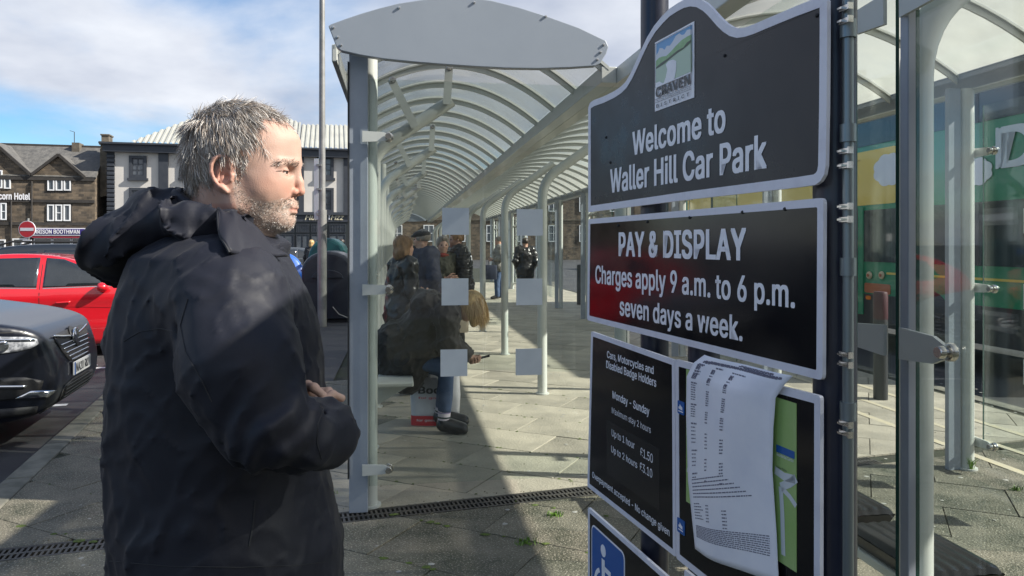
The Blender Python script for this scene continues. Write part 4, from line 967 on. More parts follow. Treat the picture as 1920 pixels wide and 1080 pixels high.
for ax, ay, l, r in ((111, 293, (60, 329), (160, 333)), (-12, 268, (-90, 325), (60, 329)), (-140, 290, (-190, 330), (-90, 325))):
    A, Lp, Rp = hx(ax, ay), hx(*l), hx(*r); back = depth * .42
    m = MB(); m.add([(Lp[0], -.15, Lp[1]), (A[0], -.15, A[1] + .1), (A[0], back, A[1] + .1), (Lp[0], .3, Lp[1])], [(0, 1, 2, 3)]); m.add([(Rp[0], -.15, Rp[1]), (A[0], -.15, A[1] + .1), (A[0], back, A[1] + .1), (Rp[0], .3, Rp[1])], [(0, 3, 2, 1)]); m.build('gable_roof', M_slate, HT, solid=.14)
    m = MB(); m.beam((Lp[0], -.18, Lp[1] + .03), (A[0], -.18, A[1] + .12), .22, .2); m.beam((Rp[0], -.18, Rp[1] + .03), (A[0], -.18, A[1] + .12), .22, .2); m.build('coping', M_dark_stone, HT)
cx0, cx1 = hx(178, 250)[0], hx(195, 250)[0]; cz1 = hx(186, 246)[1]
m = MB(); m.span(cx0 - .0, cx1, 1.6, 2.8, ez, cz1 - .9); m.build('chimney', M_dress, HT)
m = MB(); m.span(cx0 - .1, cx1 + .1, 1.5, 2.9, cz1 - .9, cz1 - .62); m.span(cx0 + .05, cx1 - .05, 1.62, 2.78, cz1 - .6, cz1 - .12); m.span(cx0 - .02, cx1 + .02, 1.55, 2.85, cz1 - .11, cz1); m.build('chimney_cap', M_dress, HT)
m = MB(); m.prism([(0.02, ez - 1.5), (cx1 + .25, ez - 1.2), (cx1, hx(186, 275)[1]), (cx0, hx(186, 275)[1]), (cx0, ez)], 1.4, 3.0); m.build('chimney_shoulder', M_dress, HT)
q0, q1 = hx(110, 257), hx(125, 266); m = MB(); m.span(q0[0], q1[0], 3.2, 4.4, q1[1] - .5, q0[1]); m.build('chimney', M_dress, HT)
p_ = hx(110, 234); m = MB(); m.cyl((p_[0], 3.9, q0[1]), (p_[0], 3.9, p_[1]), .03, n=6); m.cyl((p_[0], 3.9, p_[1]), (p_[0] - .35, 3.9, p_[1] + .1), .02, n=6); m.build('aerial', M_dark_stone, HT)
for i in range(3):
    window(HT, fh, 89.5 + i * 15.3, 333, 102.5 + i * 15.3, 357.5, name='window'); window(HT, fh, 89 + i * 15.3, 383.5, 102 + i * 15.3, 414.5, rows=2 if i == 1 else 1)
a, zt = hx(87, 330); b, zb = hx(135, 361); m = MB(); m.span(a, b, -.02, .06, zb, zt); m.build('stone_surround', M_dark_stone, HT)
a, zt = hx(87, 381); b, zb = hx(135, 418); m = MB(); m.span(a, b, -.02, .06, zb, zt); m.build('stone_surround', M_dark_stone, HT)
window(HT, fh, 8, 329, 20.5, 354); window(HT, fh, -8, 319, 5, 353); window(HT, fh, 1.5, 380.5, 13, 412.5, rows=2); window(HT, fh, -30, 380, -12, 412)
for yy in (377, 419, 336):
    l, r = hx(-200, yy - 3), hx(177, yy + 1.5); m = MB(); m.span(xl, -.02, -.12, .0, r[1] - .1, r[1] + .14); m.build('string_course', M_dark_stone, HT)
for xx in (60.5, 22):
    a = hx(xx, 340); m = MB(); m.cyl((a[0], -.12, -.1), (a[0], -.12, a[1] if xx > 50 else hx(22, 377)[1]), .07, n=8); m.build('drainpipe', M_dark_stone, HT, True)
def ftext(root, fc, s, x0, yb, yc, x1, m_, y=-.14, bold=.02, shear=0, name='lettering', font=None):
    a, zb = fc.xz(x0, yb); b, zc = fc.xz(x1, yc); zc = fc.xz(x0, yc)[1]; v, f = text_mesh(s, bold, 1.0, shear); lo, hi = v[:, 0].min(), v[:, 0].max()
    vs = [(a + (b - a) * (p[0] - lo) / (hi - lo), y - .004 * p[2], zb + (zc - zb) * p[1] / CAPH) for p in v]
    me = bpy.data.meshes.new(name); me.from_pydata(vs, [], f); me.materials.append(m_); return part(name, me, root)
M_wl = mat('white_sign_letters', (.75, .75, .78), .5)
ftext(HT, fh, 'Unicorn Hotel', -20, 373.5, 361.5, 58, M_wl, -.15, .03)
# shop under the hotel
a, zt = hx(62, 427.5); b, zb = hx(163, 442); m = MB(); m.span(a, b, -.45, -.02, zb, zt); sb = m.build('shop_sign', M_wl, HT)
a, zt = hx(63, 429); b, zb = hx(162, 440); m = MB(); m.span(a, b, -.48, -.452, zb, zt); m.build('purple_panel', M_purple, sb)
a, zt = hx(63, 442.5); b, zb = hx(162, 446); m = MB(); m.span(a, b, -.40, -.03, zb, zt); m.build('red_band', M_redband, sb)
ftext(HT, fh, 'HARRISON BOOTHMAN', 57, 438, 430.5, 153, M_wl, -.50, .015)
for x0, x1 in ((64, 98), (99, 134), (135, 161)): window(HT, fh, x0, 446.5, x1, 486, fw=.07)
window(HT, fh, -20, 449, 11, 486); window(HT, fh, 24, 447, 52, 486)
# --- rendered building with black stone dressings and metal roof
fw_ = Facade(200, 60.6, math.radians(13.5)); wx = fw_.xz
WB = empty('rendered_building', tuple(fw_.o), fw_.a, 'pale rendered three storey building with dark grey dressings and cream metal roof', 'building')
R_ = wx(700, 470)[0]; zt = wx(205, 285)[1]
m = MB(); m.span(.6, R_, 0, 10, -.1, zt); m.build('wall', M_render, WB)
ct = wx(205, 268)[1]
m = MB(); m.span(-.15, R_ + .3, -.55, 10.2, zt, ct - .15); m.build('cornice', M_slate_paint, WB); m = MB(); m.span(-.4, R_ + .4, -.8, 10.3, ct - .148, ct); m.build('cornice_top', M_slate_paint, WB)
m = MB(); m.span(0.02, .62, .02, 10, -.1, zt); m.build('corner_core', M_slate_paint, WB)
qm = MB(); qm.span(0, .62, -.10, .5, 0, .30)
qme = qm.mesh('quoin', M_slate_paint); z = 0
while z < zt - .3: q = part('quoin', qme, WB, (0, 0, z)); md = q.modifiers.new('bevel', 'BEVEL'); md.width = .06; md.segments = 2; z += .36
for (x0, x1) in ((298, 316), (406, 424), (510, 526), (560, 570), (644, 653)):
    a, b = wx(x0, 400)[0], wx(x1, 400)[0]; m = MB(); m.span(a, b, -.22, -.01, 3.6, zt); m.build('pilaster', M_slate_paint, WB)
for (x0, x1) in ((248, 270), (343, 364), (450, 472), (536, 554), (600, 621)):
    window(WB, fw_, x0, 297, x1, 329.5, 2, 3, M_slate_paint, .07, surround=M_slate_paint, sw=.22)
    window(WB, fw_, x0, 357, x1, 394, 2, 3, M_slate_paint, .07, surround=M_slate_paint, sw=.22)
# shop front at the foot
sz = wx(600, 398)[1]; m = MB(); m.span(.7, R_, -.5, -.02, sz - .25, sz); m.build('shop_cornice', M_slate_paint, WB)
s2 = wx(600, 416)[1]; m = MB(); m.span(.7, R_, -.32, -.02, s2, sz - .252); m.build('shop_fascia', M_slate_paint, WB)
m = MB(); m.span(.7, R_, -.22, -.02, 0, s2 - .002); m.build('shop_front', mat('shop_black', (.02, .026, .028), .4), WB)
ftext(WB, fw_, 'Fluff', 572, 412.5, 402, 603, mat('gold_script', (.55, .50, .36), .5), -.36, .02, .35); ftext(WB, fw_, 'Fizz', 620, 412.5, 402, 645, MATS['gold_script'], -.36, .02, .35)
gx = wx(612, 405); m = MB(); m.prism([(gx[0], gx[1] + .3), (gx[0] + .45, gx[1] + .2), (gx[0] + .28, gx[1] - .05), (gx[0] + .3, gx[1] - .3), (gx[0] + .2, gx[1] - .32), (gx[0] + .2, gx[1] - .02)], -.36, -.34); m.build('glass_logo', M_wl, WB)
for x0, x1 in ((478, 512), (518, 552), (556, 580), (584, 612), (618, 648)):
    w = window(WB, fw_, x0, 420, x1, 436, 6, 2, M_slate_paint, .05, dep=.1); w.location.y = -.22
    w = window(WB, fw_, x0, 439, x1, 478, 2, 1, M_slate_paint, .05); w.location.y = -.22
# corrugated metal roof: sloping sheets with standing ribs
def corr(xa, xb, top, back, nm='roof'):
    m = MB(); x = xa; st = .42
    while x < xb:
        t = (x - xa) / (xb - xa); t2 = (min(x + st, xb) - xa) / (xb - xa)
        def tp(t): 
            for i in range(len(top) - 1):
                if top[i][0] <= t <= top[i + 1][0]: f_ = (t - top[i][0]) / max(1e-6, top[i + 1][0] - top[i][0]); return top[i][1] * (1 - f_) + top[i + 1][1] * f_
            return top[-1][1]
        za, zb = tp(t), tp(t2); ba, bb = back * (za - ct) / max(.1, max(q[1] for q in top) - ct), back * (zb - ct) / max(.1, max(q[1] for q in top) - ct)
        xs = [x, x + .09, x + .13, x + .29, x + .33, x + st]; zz = [0, 0, .10, .10, 0, 0]
        lo = [(min(a, xb), -.5, ct + .02 + q) for a, q in zip(xs, zz)]; 
        hi = [(min(a, xb), -.5 + ba + (bb - ba) * (a - x) / st, max(ct + .03, za + (zb - za) * (a - x) / st) + q) for a, q in zip(xs, zz)]
        m.sheet([lo, hi]); x += st
    o = m.build(nm, M_metal_roof, WB); return o
cxz = lambda x, y: wx(x, y)[0]
pk = 14.6
corr(cxz(246, 268), cxz(560, 280), [(0, ct), (.47, pk), (.70, pk), (1, 12.7)], 8)
corr(cxz(560, 280), R_, [(0, 12.7), (1, 12.9)], 6)
# --- stone buildings behind the buses and far behind the shelters
def block(name, px, Y, w, d, h, ang, wallm, label, rows, cols, roofh=2.5, fm=None, y0=1.0):
    o = Vector(((px - 960) * Y / F, Y, 0)); r = empty(name, tuple(o), ang, label, 'building')
    m = MB(); m.span(0, w, 0, d, -.1, h); m.build('wall', wallm, r)
    m = MB(); m.add([(-.3, -.3, h), (w + .3, -.3, h), (w + .3, d / 2, h + roofh), (-.3, d / 2, h + roofh), (-.3, d + .3, h), (w + .3, d + .3, h)], [(0, 1, 2, 3), (3, 2, 5, 4), (0, 3, 4), (1, 5, 2)]); m.build('roof', M_slate, r)
    sw_, sh = w / cols, (h - y0) / rows; qm = MB(); qm.span(0, 1.1, -.06, .05, 0, sh * .55); wm_ = qm.mesh('window', M_win)
    o_ = [(0, 0), (1.1, 0), (1.1, sh * .55), (0, sh * .55)]; q2 = MB(); q2.prism(o_, -.1, .0, inset(o_, .09)); q2.span(.52, .58, -.09, 0, .09, sh * .55 - .09); q2.span(.09, 1.01, -.085, 0, sh * .27, sh * .27 + .06); fm_ = q2.mesh('frame', fm or M_wframe)
    for i in range(cols):
        for j in range(rows):
            ww = part('window', wm_, r, ((i + .5) * sw_ - .55, 0, y0 + j * sh + sh * .25)); part('frame', fm_, ww)
            q = MB(); q.span(-.1, 1.2, -.14, 0, -.16, -.01); 
    m = MB(); m.span(.3, w - .3, -.1, .05, y0 + sh * 1.0 - .15, y0 + sh * 1.0); m.build('string_course', M_dress, r)
    m = MB(); m.span(w * .2, w * .2 + 1.1, d / 2 - .4, d / 2 + .4, h + roofh - .6, h + roofh + 1.3); m.build('chimney', M_dress, r)
    return r
M_brick = stone_mat('red_brick', ((0.20, 0.075, 0.05), (0.14, 0.055, 0.04)), (0.18, 0.15, 0.12), 0.23, 0.075, 0.01, nz=.8)
M_buff = stone_mat('buff_stone', ((0.30, 0.26, 0.19), (0.22, 0.19, 0.14)), (0.26, 0.23, 0.17), 0.6, 0.3, 0.01, nz=.6)
block('brick_building', 1480, 44, 15, 9, 8.6, math.radians(-26), M_brick, 'red brick building with white sash windows seen behind the green bus', 3, 6)
block('stone_building', 1745, 32, 20, 9, 10.5, math.radians(-42), M_buff, 'buff stone building with tall windows behind the bus at the right edge', 3, 8)
block('stone_terrace', 655, 78, 30, 9, 7.5, math.radians(4), M_hotel, 'dark stone terrace far off at the end of the shelter tunnel', 2, 9)
block('stone_terrace', 1190, 84, 40, 9, 7.0, math.radians(-6), M_buff, 'buff stone terrace far away behind the right hand shelter posts', 2, 12)
# what stands behind the camera (seen only as reflections)
block('street_block', 1100, -38, 50, 10, 10.0, math.radians(0), M_buff, 'long buff stone block across the street behind the viewer', 3, 14)

# ================================================================== BUS
M_busg = mat('bus_green', (0.025, 0.27, 0.13), 0.22, col2=(0.03, 0.22, 0.11), nscale=2, coat=0.5); M_busy = mat('bus_yellow', (0.80, 0.56, 0.10), 0.3, coat=0.4)
M_busdark = mat('bus_skirt', (0.02, 0.024, 0.026), 0.5, col2=(.035, .035, .035), nscale=4); M_busglass = mat('bus_window', (0.018, 0.03, 0.034), 0.05, spec=.8)
M_cream = mat('cream_lamp', (.7, .55, .35), .3); M_orange = mat('orange_band', (.45, .13, .05), .4)
UBUS = 7.2; b0 = UV(UBUS, 6.9)
BU = empty('double_decker_bus', tuple(b0), AX + math.pi / 2, 'green and yellow double decker bus beyond the shelter with a large white D', 'bus')
# local x runs along the bus (away from the camera), local -y is its far side, +y the side we see
def bx(px, py):
    v, Y = vpx(px, UBUS); return (v - 6.9, H - (py - HY) * Y / F)
BL = 11.2
m = MB(); rr_ = round_rect(-1.25, 1.25, .32, 4.15, .22, 5); 
m2 = MB(); vs = []; n_ = len(rr_)
for x in (0, .06, BL - .06, BL):
    s_ = .97 if x in (0, BL) else 1
    for (y, z) in rr_: vs.append((x, (y * s_) - 1.25, (z - 2.2) * s_ + 2.2))
fs = [tuple(range(n_)), tuple(range(3 * n_, 4 * n_))[::-1]] + [(i * n_ + k, i * n_ + (k + 1) % n_, (i + 1) * n_ + (k + 1) % n_, (i + 1) * n_ + k) for i in range(3) for k in range(n_)]
m.add(vs, fs); m.build('body', M_busg, BU, True, angle=30)
def bpanel(name, x0, x1, z0, z1, m_, parent=None, t=.012, y=0.0, r=.03):
    m = MB(); m.prism(round_rect(min(x0, x1), max(x0, x1), z0, z1, r, 3), y, y + t); o = m.build(name, m_, parent or BU); return o
bpanel('skirt', .1, BL - .1, .30, .78, M_busdark)
xa = bx(1680, 300)[0]; bpanel('advert_panel', xa, BL - .3, 2.16, 3.0, M_busy)
bpanel('window_band', .3, BL - .3, 3.08, 3.92, M_busglass)
for x in np.arange(1.4, BL - .8, 1.45): bpanel('window_pillar', x, x + .05, 3.08, 3.92, M_busdark, y=.0125, t=.006, r=.01)
bpanel('window_band', .25, bx(1626, 300)[0] + .1, 1.28, 2.08, M_busglass)
for x in (1.4, 2.9): bpanel('window_pillar', x, x + .05, 1.28, 2.08, M_busdark, y=.0125, t=.006, r=.01)
xd = bx(1612, 400)[0]; bpanel('door', xd, BL - 3.4, .5, 2.12, M_busglass, t=.014)
bpanel('door_pillar', xd - .12, xd + .0, .45, 2.14, M_busg, t=.03, r=.01)
bpanel('window_band', BL - 3.2, BL - .3, 1.2, 2.08, M_busglass)
bpanel('yellow_line', .3, xa + .2, 1.10, 1.13, M_busy, r=.005)
xo = bx(1646, 500)[0]
for px in (1632, 1655):
    x, z = bx(px, 516); m = MB(); m.lathe([(.0, .0), (.06, .0), (.055, .02), (0, .024)], (x, .012, z), 16, 'Y'); l_ = m.build('side_lamp', M_cream, BU, True); m = MB(); m.lathe([(0, .03), (.026, .03), (.026, .036), (0, .037)], (x, .012, z), 12, 'Y'); m.build('lamp_centre', M_orange, l_)
bpanel('orange_panel', bx(1670, 540)[0], bx(1622, 540)[0], .80, .95, M_orange); x, z = bx(1630, 558); bpanel('indicator', x - .06, x + .06, z - .03, z + .03, mat('indicator_orange', (.8, .2, .01), .3), y=.012)
# large white D, generic woolly cloud shape on the advert
v, f = text_mesh('D', .03); lo, hi = v.min(0), v.max(0); xl_, zt_ = bx(1869, 240); zb_ = bx(1869, 317)[1]; wD = .62
vs = [(xl_ - (p[0] - lo[0]) / (hi[0] - lo[0]) * wD, .016 + .0005 * p[2], zb_ + (zt_ - zb_) * (p[1] - lo[1]) / (hi[1] - lo[1])) for p in v]
me = bpy.data.meshes.new('lettering'); me.from_pydata(vs, [], f); me.materials.append(M_wl); part('lettering', me, BU)
v, f = text_mesh('HOSPITAL'); lo, hi = v.min(0), v.max(0); x0_, zb_ = bx(1615, 302); zt_ = bx(1615, 288)[1]; x1_ = bx(1532, 300)[0]
vs = [(x1_ + (x0_ - x1_) * (p[0] - lo[0]) / (hi[0] - lo[0]), .0135, zb_ + (zt_ - zb_) * (p[1] - lo[1]) / (hi[1] - lo[1])) for p in v]
me = bpy.data.meshes.new('lettering'); me.from_pydata(vs, [], f); me.materials.append(mat('brown_print', (.30, .16, .02), .5)); part('lettering', me, BU)
def blob(px, py, s_, nm='advert_cloud'):
    x, z = bx(px, py); m = MB(); pts = []
    for k in range(40):
        t = 2 * math.pi * k / 40; r = s_ * (1 + .12 * abs(math.sin(4 * t))); pts.append((x + r * 1.1 * math.cos(t), z + r * .75 * math.sin(t)))
    m.prism(pts, .014, .017); m.build(nm, M_wl, BU)
blob(1668, 318, .30); blob(1832, 322, .22)
for x in (2.3, BL - 2.2):
    m = MB(); m.lathe([(0, -.28), (.42, -.28), (.5, -.25), (.5, -.04), (.44, .0), (.30, .012), (.28, -.03), (0, -.03)], (x, -.0, .48), 28, 'Y'); m.build('wheel', mat('tyre', (.015, .015, .015), .7), BU, True)
bpanel('mirror', -.02, .12, 2.5, 2.8, M_busdark, y=.2, t=.1)

# ================================================================== STREET FURNITURE
p = G(604, 612); lp = empty('lamp_column', (p.x, p.y, 0), 0, 'tall grey lamp column with a yellow band, just behind the waste containers', 'lamp post')
M_galv = mat('galvanised', (.30, .30, .29), .45, metal=.3, col2=(.22, .22, .21), nscale=5)
s_ = p.y / F; m = MB(); m.tube([(0, 0, 0), (0, 0, 2.2)], s_ * 8.5, 14); m.build('base_shaft', M_galv, lp, True)
m = MB(); m.tube([(0, 0, 2.2), (0, 0, 10)], [s_ * 6.2, s_ * 4.0], 14); m.build('shaft', M_galv, lp, True)
m = MB(); m.lathe([(s_ * 7.5, H + (HY - 424) * s_), (s_ * 7.5, H + (HY - 408) * s_)], n=14); m.build('yellow_band', mat('yellow_band', (.62, .40, .03), .5), lp, True)
m = MB(); zz = lambda y: H + (HY - y) * s_; m.box((-s_ * 9.5, -.05, (zz(298) + zz(412)) / 2), (s_ * 8, .03, zz(298) - zz(412))); m.build('sign_plate', mat('sign_back', (.50, .53, .56), .4), lp)
for y in (310, 355, 402): m = MB(); m.box((-s_ * 4, -.03, zz(y)), (s_ * 9, .1, .04)); m.build('bracket', M_galv, lp)
m = MB(); m.tube([(0, 0, 10), (.3, 0, 10.4), (1.0, 0, 10.5)], .04, 8); m.build('lamp_arm', M_galv, lp, True); m = MB(); m.box((1.35, 0, 10.5), (.8, .3, .12)); m.build('lamp_head', M_galv, lp, bevel=.04)
# no entry sign
Y = 27; p = P(51, 430, Y); ne = empty('no_entry_sign', (p.x, Y, 0), 0, 'round red no entry sign on a grey post in front of the stone hotel', 'road sign')
m = MB(); m.cyl((0, .06, 0), (0, .06, 2.5), .04, n=10); m.build('pole', M_galv, ne, True)
m = MB(); m.lathe([(0, -.015), (.31, -.015), (.31, .015), (0, .015)], (0, 0, p.z), 32, 'Y'); m.build('white_rim', M_wl, ne)
m = MB(); m.lathe([(0, -.02), (.29, -.02), (.29, -.016), (0, -.016)], (0, 0, p.z), 32, 'Y'); m.build('disc', mat('sign_red', (.50, .02, .03), .35), ne)
m = MB(); m.span(-.24, .24, -.026, -.021, p.z - .055, p.z + .055); m.build('bar', M_wl, ne)
m = MB(); m.span(-.16, .16, -.01, .01, p.z - .62, p.z - .38); pl = m.build('plate', M_wl, ne)
lettering('Except', -.12, .12, p.z - .48, p.z - .42, -.013, M_ink, pl, .01); lettering('buses', -.10, .10, p.z - .58, p.z - .52, -.013, M_ink, pl, .01)
p2 = P(42, 478, 24); m = MB(); m.cyl((0, 0, 0), (0, 0, H + .05), .05, n=10); o = m.build('marker_post', M_wl, None, True); o.location = (p2.x, 24, 0); tag(o, 'short white post left below the no entry sign', 'post')

# recycling containers
M_bin = mat('navy_container', (.012, .016, .026), .35, col2=(.02, .024, .034), nscale=4, coat=.2); M_teal = mat('teal_container', (.012, .11, .11), .4, col2=(.015, .085, .09), nscale=4)
def container(px0, px1, pt, pb, m_, label, name='waste_container', Y=None, lid=True):
    g0 = G((px0 + px1) / 2, pb) if Y is None else Vector((((px0 + px1) / 2 - 960) * Y / F, Y, 0)); s_ = g0.y / F; w = (px1 - px0) * s_; h = H + (HY - pt) * s_
    r = empty(name, tuple(g0), 0.1, label, 'waste container', 'waste containers left of the shelter'); d = w * .95
    prof = []; hs = h * .72
    pts = [(-w / 2, .05), (w / 2, .05), (w / 2, hs)] + [(w / 2 * math.cos(t) if True else 0, hs + (h - hs) * math.sin(t)) for t in np.linspace(.15, math.pi - .12, 12)] + [(-w / 2, hs)]
    m = MB(); m.prism(pts, -d / 2, d / 2); m.build('body', m_, r, False, bevel=.05)
    m = MB(); m.prism([(a * .9, b * .94 + .03) for a, b in pts], -d / 2 - .02, -d / 2 - .003); m.build('front_panel', m_, r, bevel=.012)
    ap = [(-w * .22 + w * .30 * math.cos(t), h * .62 + h * .12 * math.sin(t)) for t in np.linspace(0, math.pi, 9)]
    m = MB(); m.prism([(a + w * .22, b) for a, b in ap], -d / 2 - .05, -d / 2 - .021); m.build('hood', m_, r, bevel=.01)
    m = MB(); m.tube([(w * .10, -d / 2 - .04, h * .22), (w * .22, -d / 2 - .07, h * .12), (w * .40, -d / 2 - .04, h * .06)], .012, 8); m.build('handle', M_galv, r, True)
    m = MB(); m.span(-w * .44, w * .44, -d * .44, d * .44, 0, .06); m.build('base', M_dark_gap, r)
container(574, 668, 470, 600, M_bin, 'big navy recycling container with rounded top beside the shelter end')
container(584, 652, 446, 585, M_teal, 'teal domed recycling container just behind the navy one', Y=17.6)
# ================================================================== VEHICLES
def poly_sdf(px_, pz_, poly):
    """signed distance (numpy) to a closed polygon"""
    d = np.full(px_.shape, 1e9); ins = np.zeros(px_.shape, bool); n = len(poly)
    for i in range(n):
        ax, az = poly[i]; bx_, bz = poly[(i + 1) % n]; ex, ez_ = bx_ - ax, bz - az; wx_, wz = px_ - ax, pz_ - az
        t = np.clip((wx_ * ex + wz * ez_) / (ex * ex + ez_ * ez_ + 1e-12), 0, 1); d = np.minimum(d, (wx_ - ex * t) ** 2 + (wz - ez_ * t) ** 2)
        c = (az > pz_) != (bz > pz_); ins ^= c & (px_ < (bx_ - ax) * (pz_ - az) / np.where(bz - az == 0, 1e-9, bz - az) + ax)
    d = np.sqrt(d); return np.where(ins, -d, d)
def smooth_poly(pts, it=2):
    for _ in range(it):
        out = []
        for i in range(len(pts)):
            a, b = pts[i], pts[(i + 1) % len(pts)]; out += [(a[0] * .75 + b[0] * .25, a[1] * .75 + b[1] * .25), (a[0] * .25 + b[0] * .75, a[1] * .25 + b[1] * .75)]
        pts = out
    return pts
def car_body(prof, L, W, Hh, belt, h=.03, plan=.20, tumble=.26, wheels=(.85, .86), wr=.34, shoulder=.02, extra=None):
    """x forward 0..-L (front bumper at x = 0), y left"""
    f = Field((-L - .08, -W / 2 - .06, .10), (.08, W / 2 + .06, Hh + .08), h)
    X2, Z2 = f.X[:, 0, :], f.Z[:, 0, :]; d2 = poly_sdf(X2, Z2, smooth_poly(prof))[:, None, :]
    t = np.clip((f.Z - belt) / (Hh - belt), 0, 1); low = np.clip((.45 - f.Z) / .3, 0, 1)
    fr = np.clip(1 + f.X / .95, 0, 1) ** 2.2; re = np.clip(1 - (f.X + L) / .8, 0, 1) ** 2.4
    w = W / 2 - tumble * t ** 1.15 - .05 * low - plan * fr - plan * .8 * re + shoulder * np.exp(-((f.Z - belt + .10) / .09) ** 2)
    dw = np.abs(f.Y) - w; a, b = d2, dw; k = .07
    hh = np.clip(.5 - .5 * (b - a) / k, 0, 1); f.D = (b * (1 - hh) + a * hh + k * hh * (1 - hh)).astype(np.float32)
    for wx_ in (-wheels[0], -(L - wheels[1])):
        c = np.sqrt((f.X - wx_) ** 2 + (f.Z - wr) ** 2) - (wr + .055); c = np.maximum(c, (W / 2 - .26) - np.abs(f.Y)); f.cut(c, .02)
    if extra: extra(f)
    vs, q = f.mesh(); return vs, q
class Skin:
    """projects thin panels on to a vehicle body"""
    def __init__(s, vs, q, root): s.b = BVHTree.FromPolygons([tuple(v) for v in vs], [tuple(int(i) for i in x) for x in q]); s.root = root
    def panel(s, name, poly, o, u, w, d, m_, off=.006, thick=.008, step=.05, parent=None, smooth=True):
        o, u, w, d = Vector(o), Vector(u).normalized(), Vector(w).normalized(), Vector(d).normalized()
        P2 = [Vector(p) for p in poly]; pts = []
        for i in range(len(P2)):
            a, b = P2[i], P2[(i + 1) % len(P2)]; n = max(1, int((b - a).length / step)); pts += [a + (b - a) * (k / n) for k in range(n)]
        nb = len(pts); xs = [p.x for p in pts]; ys = [p.y for p in pts]; arr = np.array([(p.x, p.y) for p in pts])
        gx, gy = np.meshgrid(np.arange(min(xs) + step / 2, max(xs), step), np.arange(min(ys) + step / 2, max(ys), step))
        ins = poly_sdf(gx, gy, [tuple(p) for p in arr]) < -step * .35
        allp = pts + [Vector((a, b)) for a, b in zip(gx[ins], gy[ins])]
        v2, _, fs, _, _, _ = delaunay_2d_cdt(allp, [(i, (i + 1) % nb) for i in range(nb)], [tuple(range(nb))], 2, 1e-5)
        out = []; nrm = []; bad = set()
        for i, p in enumerate(v2):
            st = o + u * p.x + w * p.y; hit = s.b.ray_cast(st, d, 6)
            if hit[0] is None: out.append(st); nrm.append(-d); bad.add(i)
            else:
                n = hit[1] if hit[1].dot(d) < 0 else -hit[1]; out.append(hit[0] + n * off); nrm.append(n)
        fs = [f for f in fs if not any(i in bad for i in f)]
        if not fs: return None
        me = bpy.data.meshes.new(name); me.from_pydata([tuple(p) for p in out], [], [tuple(f) for f in fs]); me.materials.append(m_)
        if smooth: me.polygons.foreach_set('use_smooth', [True] * len(me.polygons))
        ob = bpy.data.objects.new(name, me); COL.objects.link(ob); ob.parent = parent or s.root
        if thick: md = ob.modifiers.new('thickness', 'SOLIDIFY'); md.thickness = thick; md.offset = 0
        return ob
M_tyre = MATS['tyre']; M_alloy = mat('alloy', (.42, .43, .44), .3, metal=.8); M_carglass = mat('car_glass', (.012, .016, .02), .03, spec=.9, col2=(.03, .035, .04), nscale=1.2)
M_chrome = mat('chrome', (.75, .75, .76), .08, metal=1.0); M_blackpl = mat('black_trim', (.018, .018, .019), .5, col2=(.028, .028, .028), nscale=30)
M_lens = mat('lamp_lens', (.55, .57, .6), .08, col2=(.16, .17, .19), nscale=14, contrast=(.42, .58), spec=.9); M_tail = mat('red_lens', (.5, .01, .015), .15)
M_plate_w = mat('number_plate', (.74, .75, .74), .35); M_plate_y = mat('yellow_number_plate', (.72, .55, .06), .35)
def paint(name, c, coat=1.0): return mat(name, c, .35, coat=coat, col2=tuple(v * .9 for v in c), nscale=2)
wm = MB(); wm.lathe([(.0, -.11), (.24, -.11), (.335, -.10), (.345, -.07), (.345, .07), (.33, .10), (.25, .11), (.24, .085), (.0, .07)], n=32, axis='Y'); TYRE = wm.mesh('tyre', M_tyre, True)
wm = MB()
for k in range(5):
    a = 2 * math.pi * k / 5; wm.beam((.03 * math.cos(a), .10, .03 * math.sin(a)), (.235 * math.cos(a), .098, .235 * math.sin(a)), .055, .02, up=(0, 1, 0))
wm.lathe([(.0, .085), (.05, .085), (.045, .12), (0, .122)], n=14, axis='Y'); wm.lathe([(.225, .07), (.25, .07), (.25, .112), (.235, .112)], n=32, axis='Y'); RIM = wm.mesh('rim', M_alloy, True)
def car(name, label, front, heading, L, W, Hh, prof, belt, paint_m, wheels, side_windows, wr=.345, extra_tail=False, **kw):
    root = empty(name, (front.x, front.y, -.105), heading, label, 'car', 'cars in the car park')
    vs, q = car_body(prof, L, W, Hh, belt, wheels=wheels, wr=wr, **kw)
    me = np_mesh('body', vs, q, paint_m); part('body', me, root); sk = Skin(vs, q, root)
    for x in (-wheels[0], -(L - wheels[1])):
        for sd in (-1, 1):
            w = part('wheel', TYRE, root, (x, sd * (W / 2 - .13), wr)); w.scale = (1, sd, 1); r_ = part('rim', RIM, w)
    for sd in (-1, 1):
        o_, u_, w_, d_ = (0, sd * 3, 0), (1, 0, 0), (0, 0, 1), (0, -sd, 0)
        for wn in side_windows: sk.panel('side_window', wn, o_, u_, w_, d_, M_carglass, .004, .004)
        for x, z0, z1 in kw.get('_seams', ()): pass
        xm = side_windows[0][0][0] if False else max(p[0] for p in side_windows[0]) - .12
        f = Field((-.2, -.02, -.09), (.16, .24, .10), .012); f.union(f.ell((0, .13, 0), (.085, .105, .07))); f.cut(f.box((-.14, .13, 0), (.08, .2, .2)), .01)
        v2, q2 = f.mesh(); v2[:, 1] = v2[:, 1] * sd + sd * (W / 2 - .07); v2[:, 0] += xm; v2[:, 2] += belt + .06; part('mirror', np_mesh('mirror', v2, q2, paint_m), root)
    return root, sk
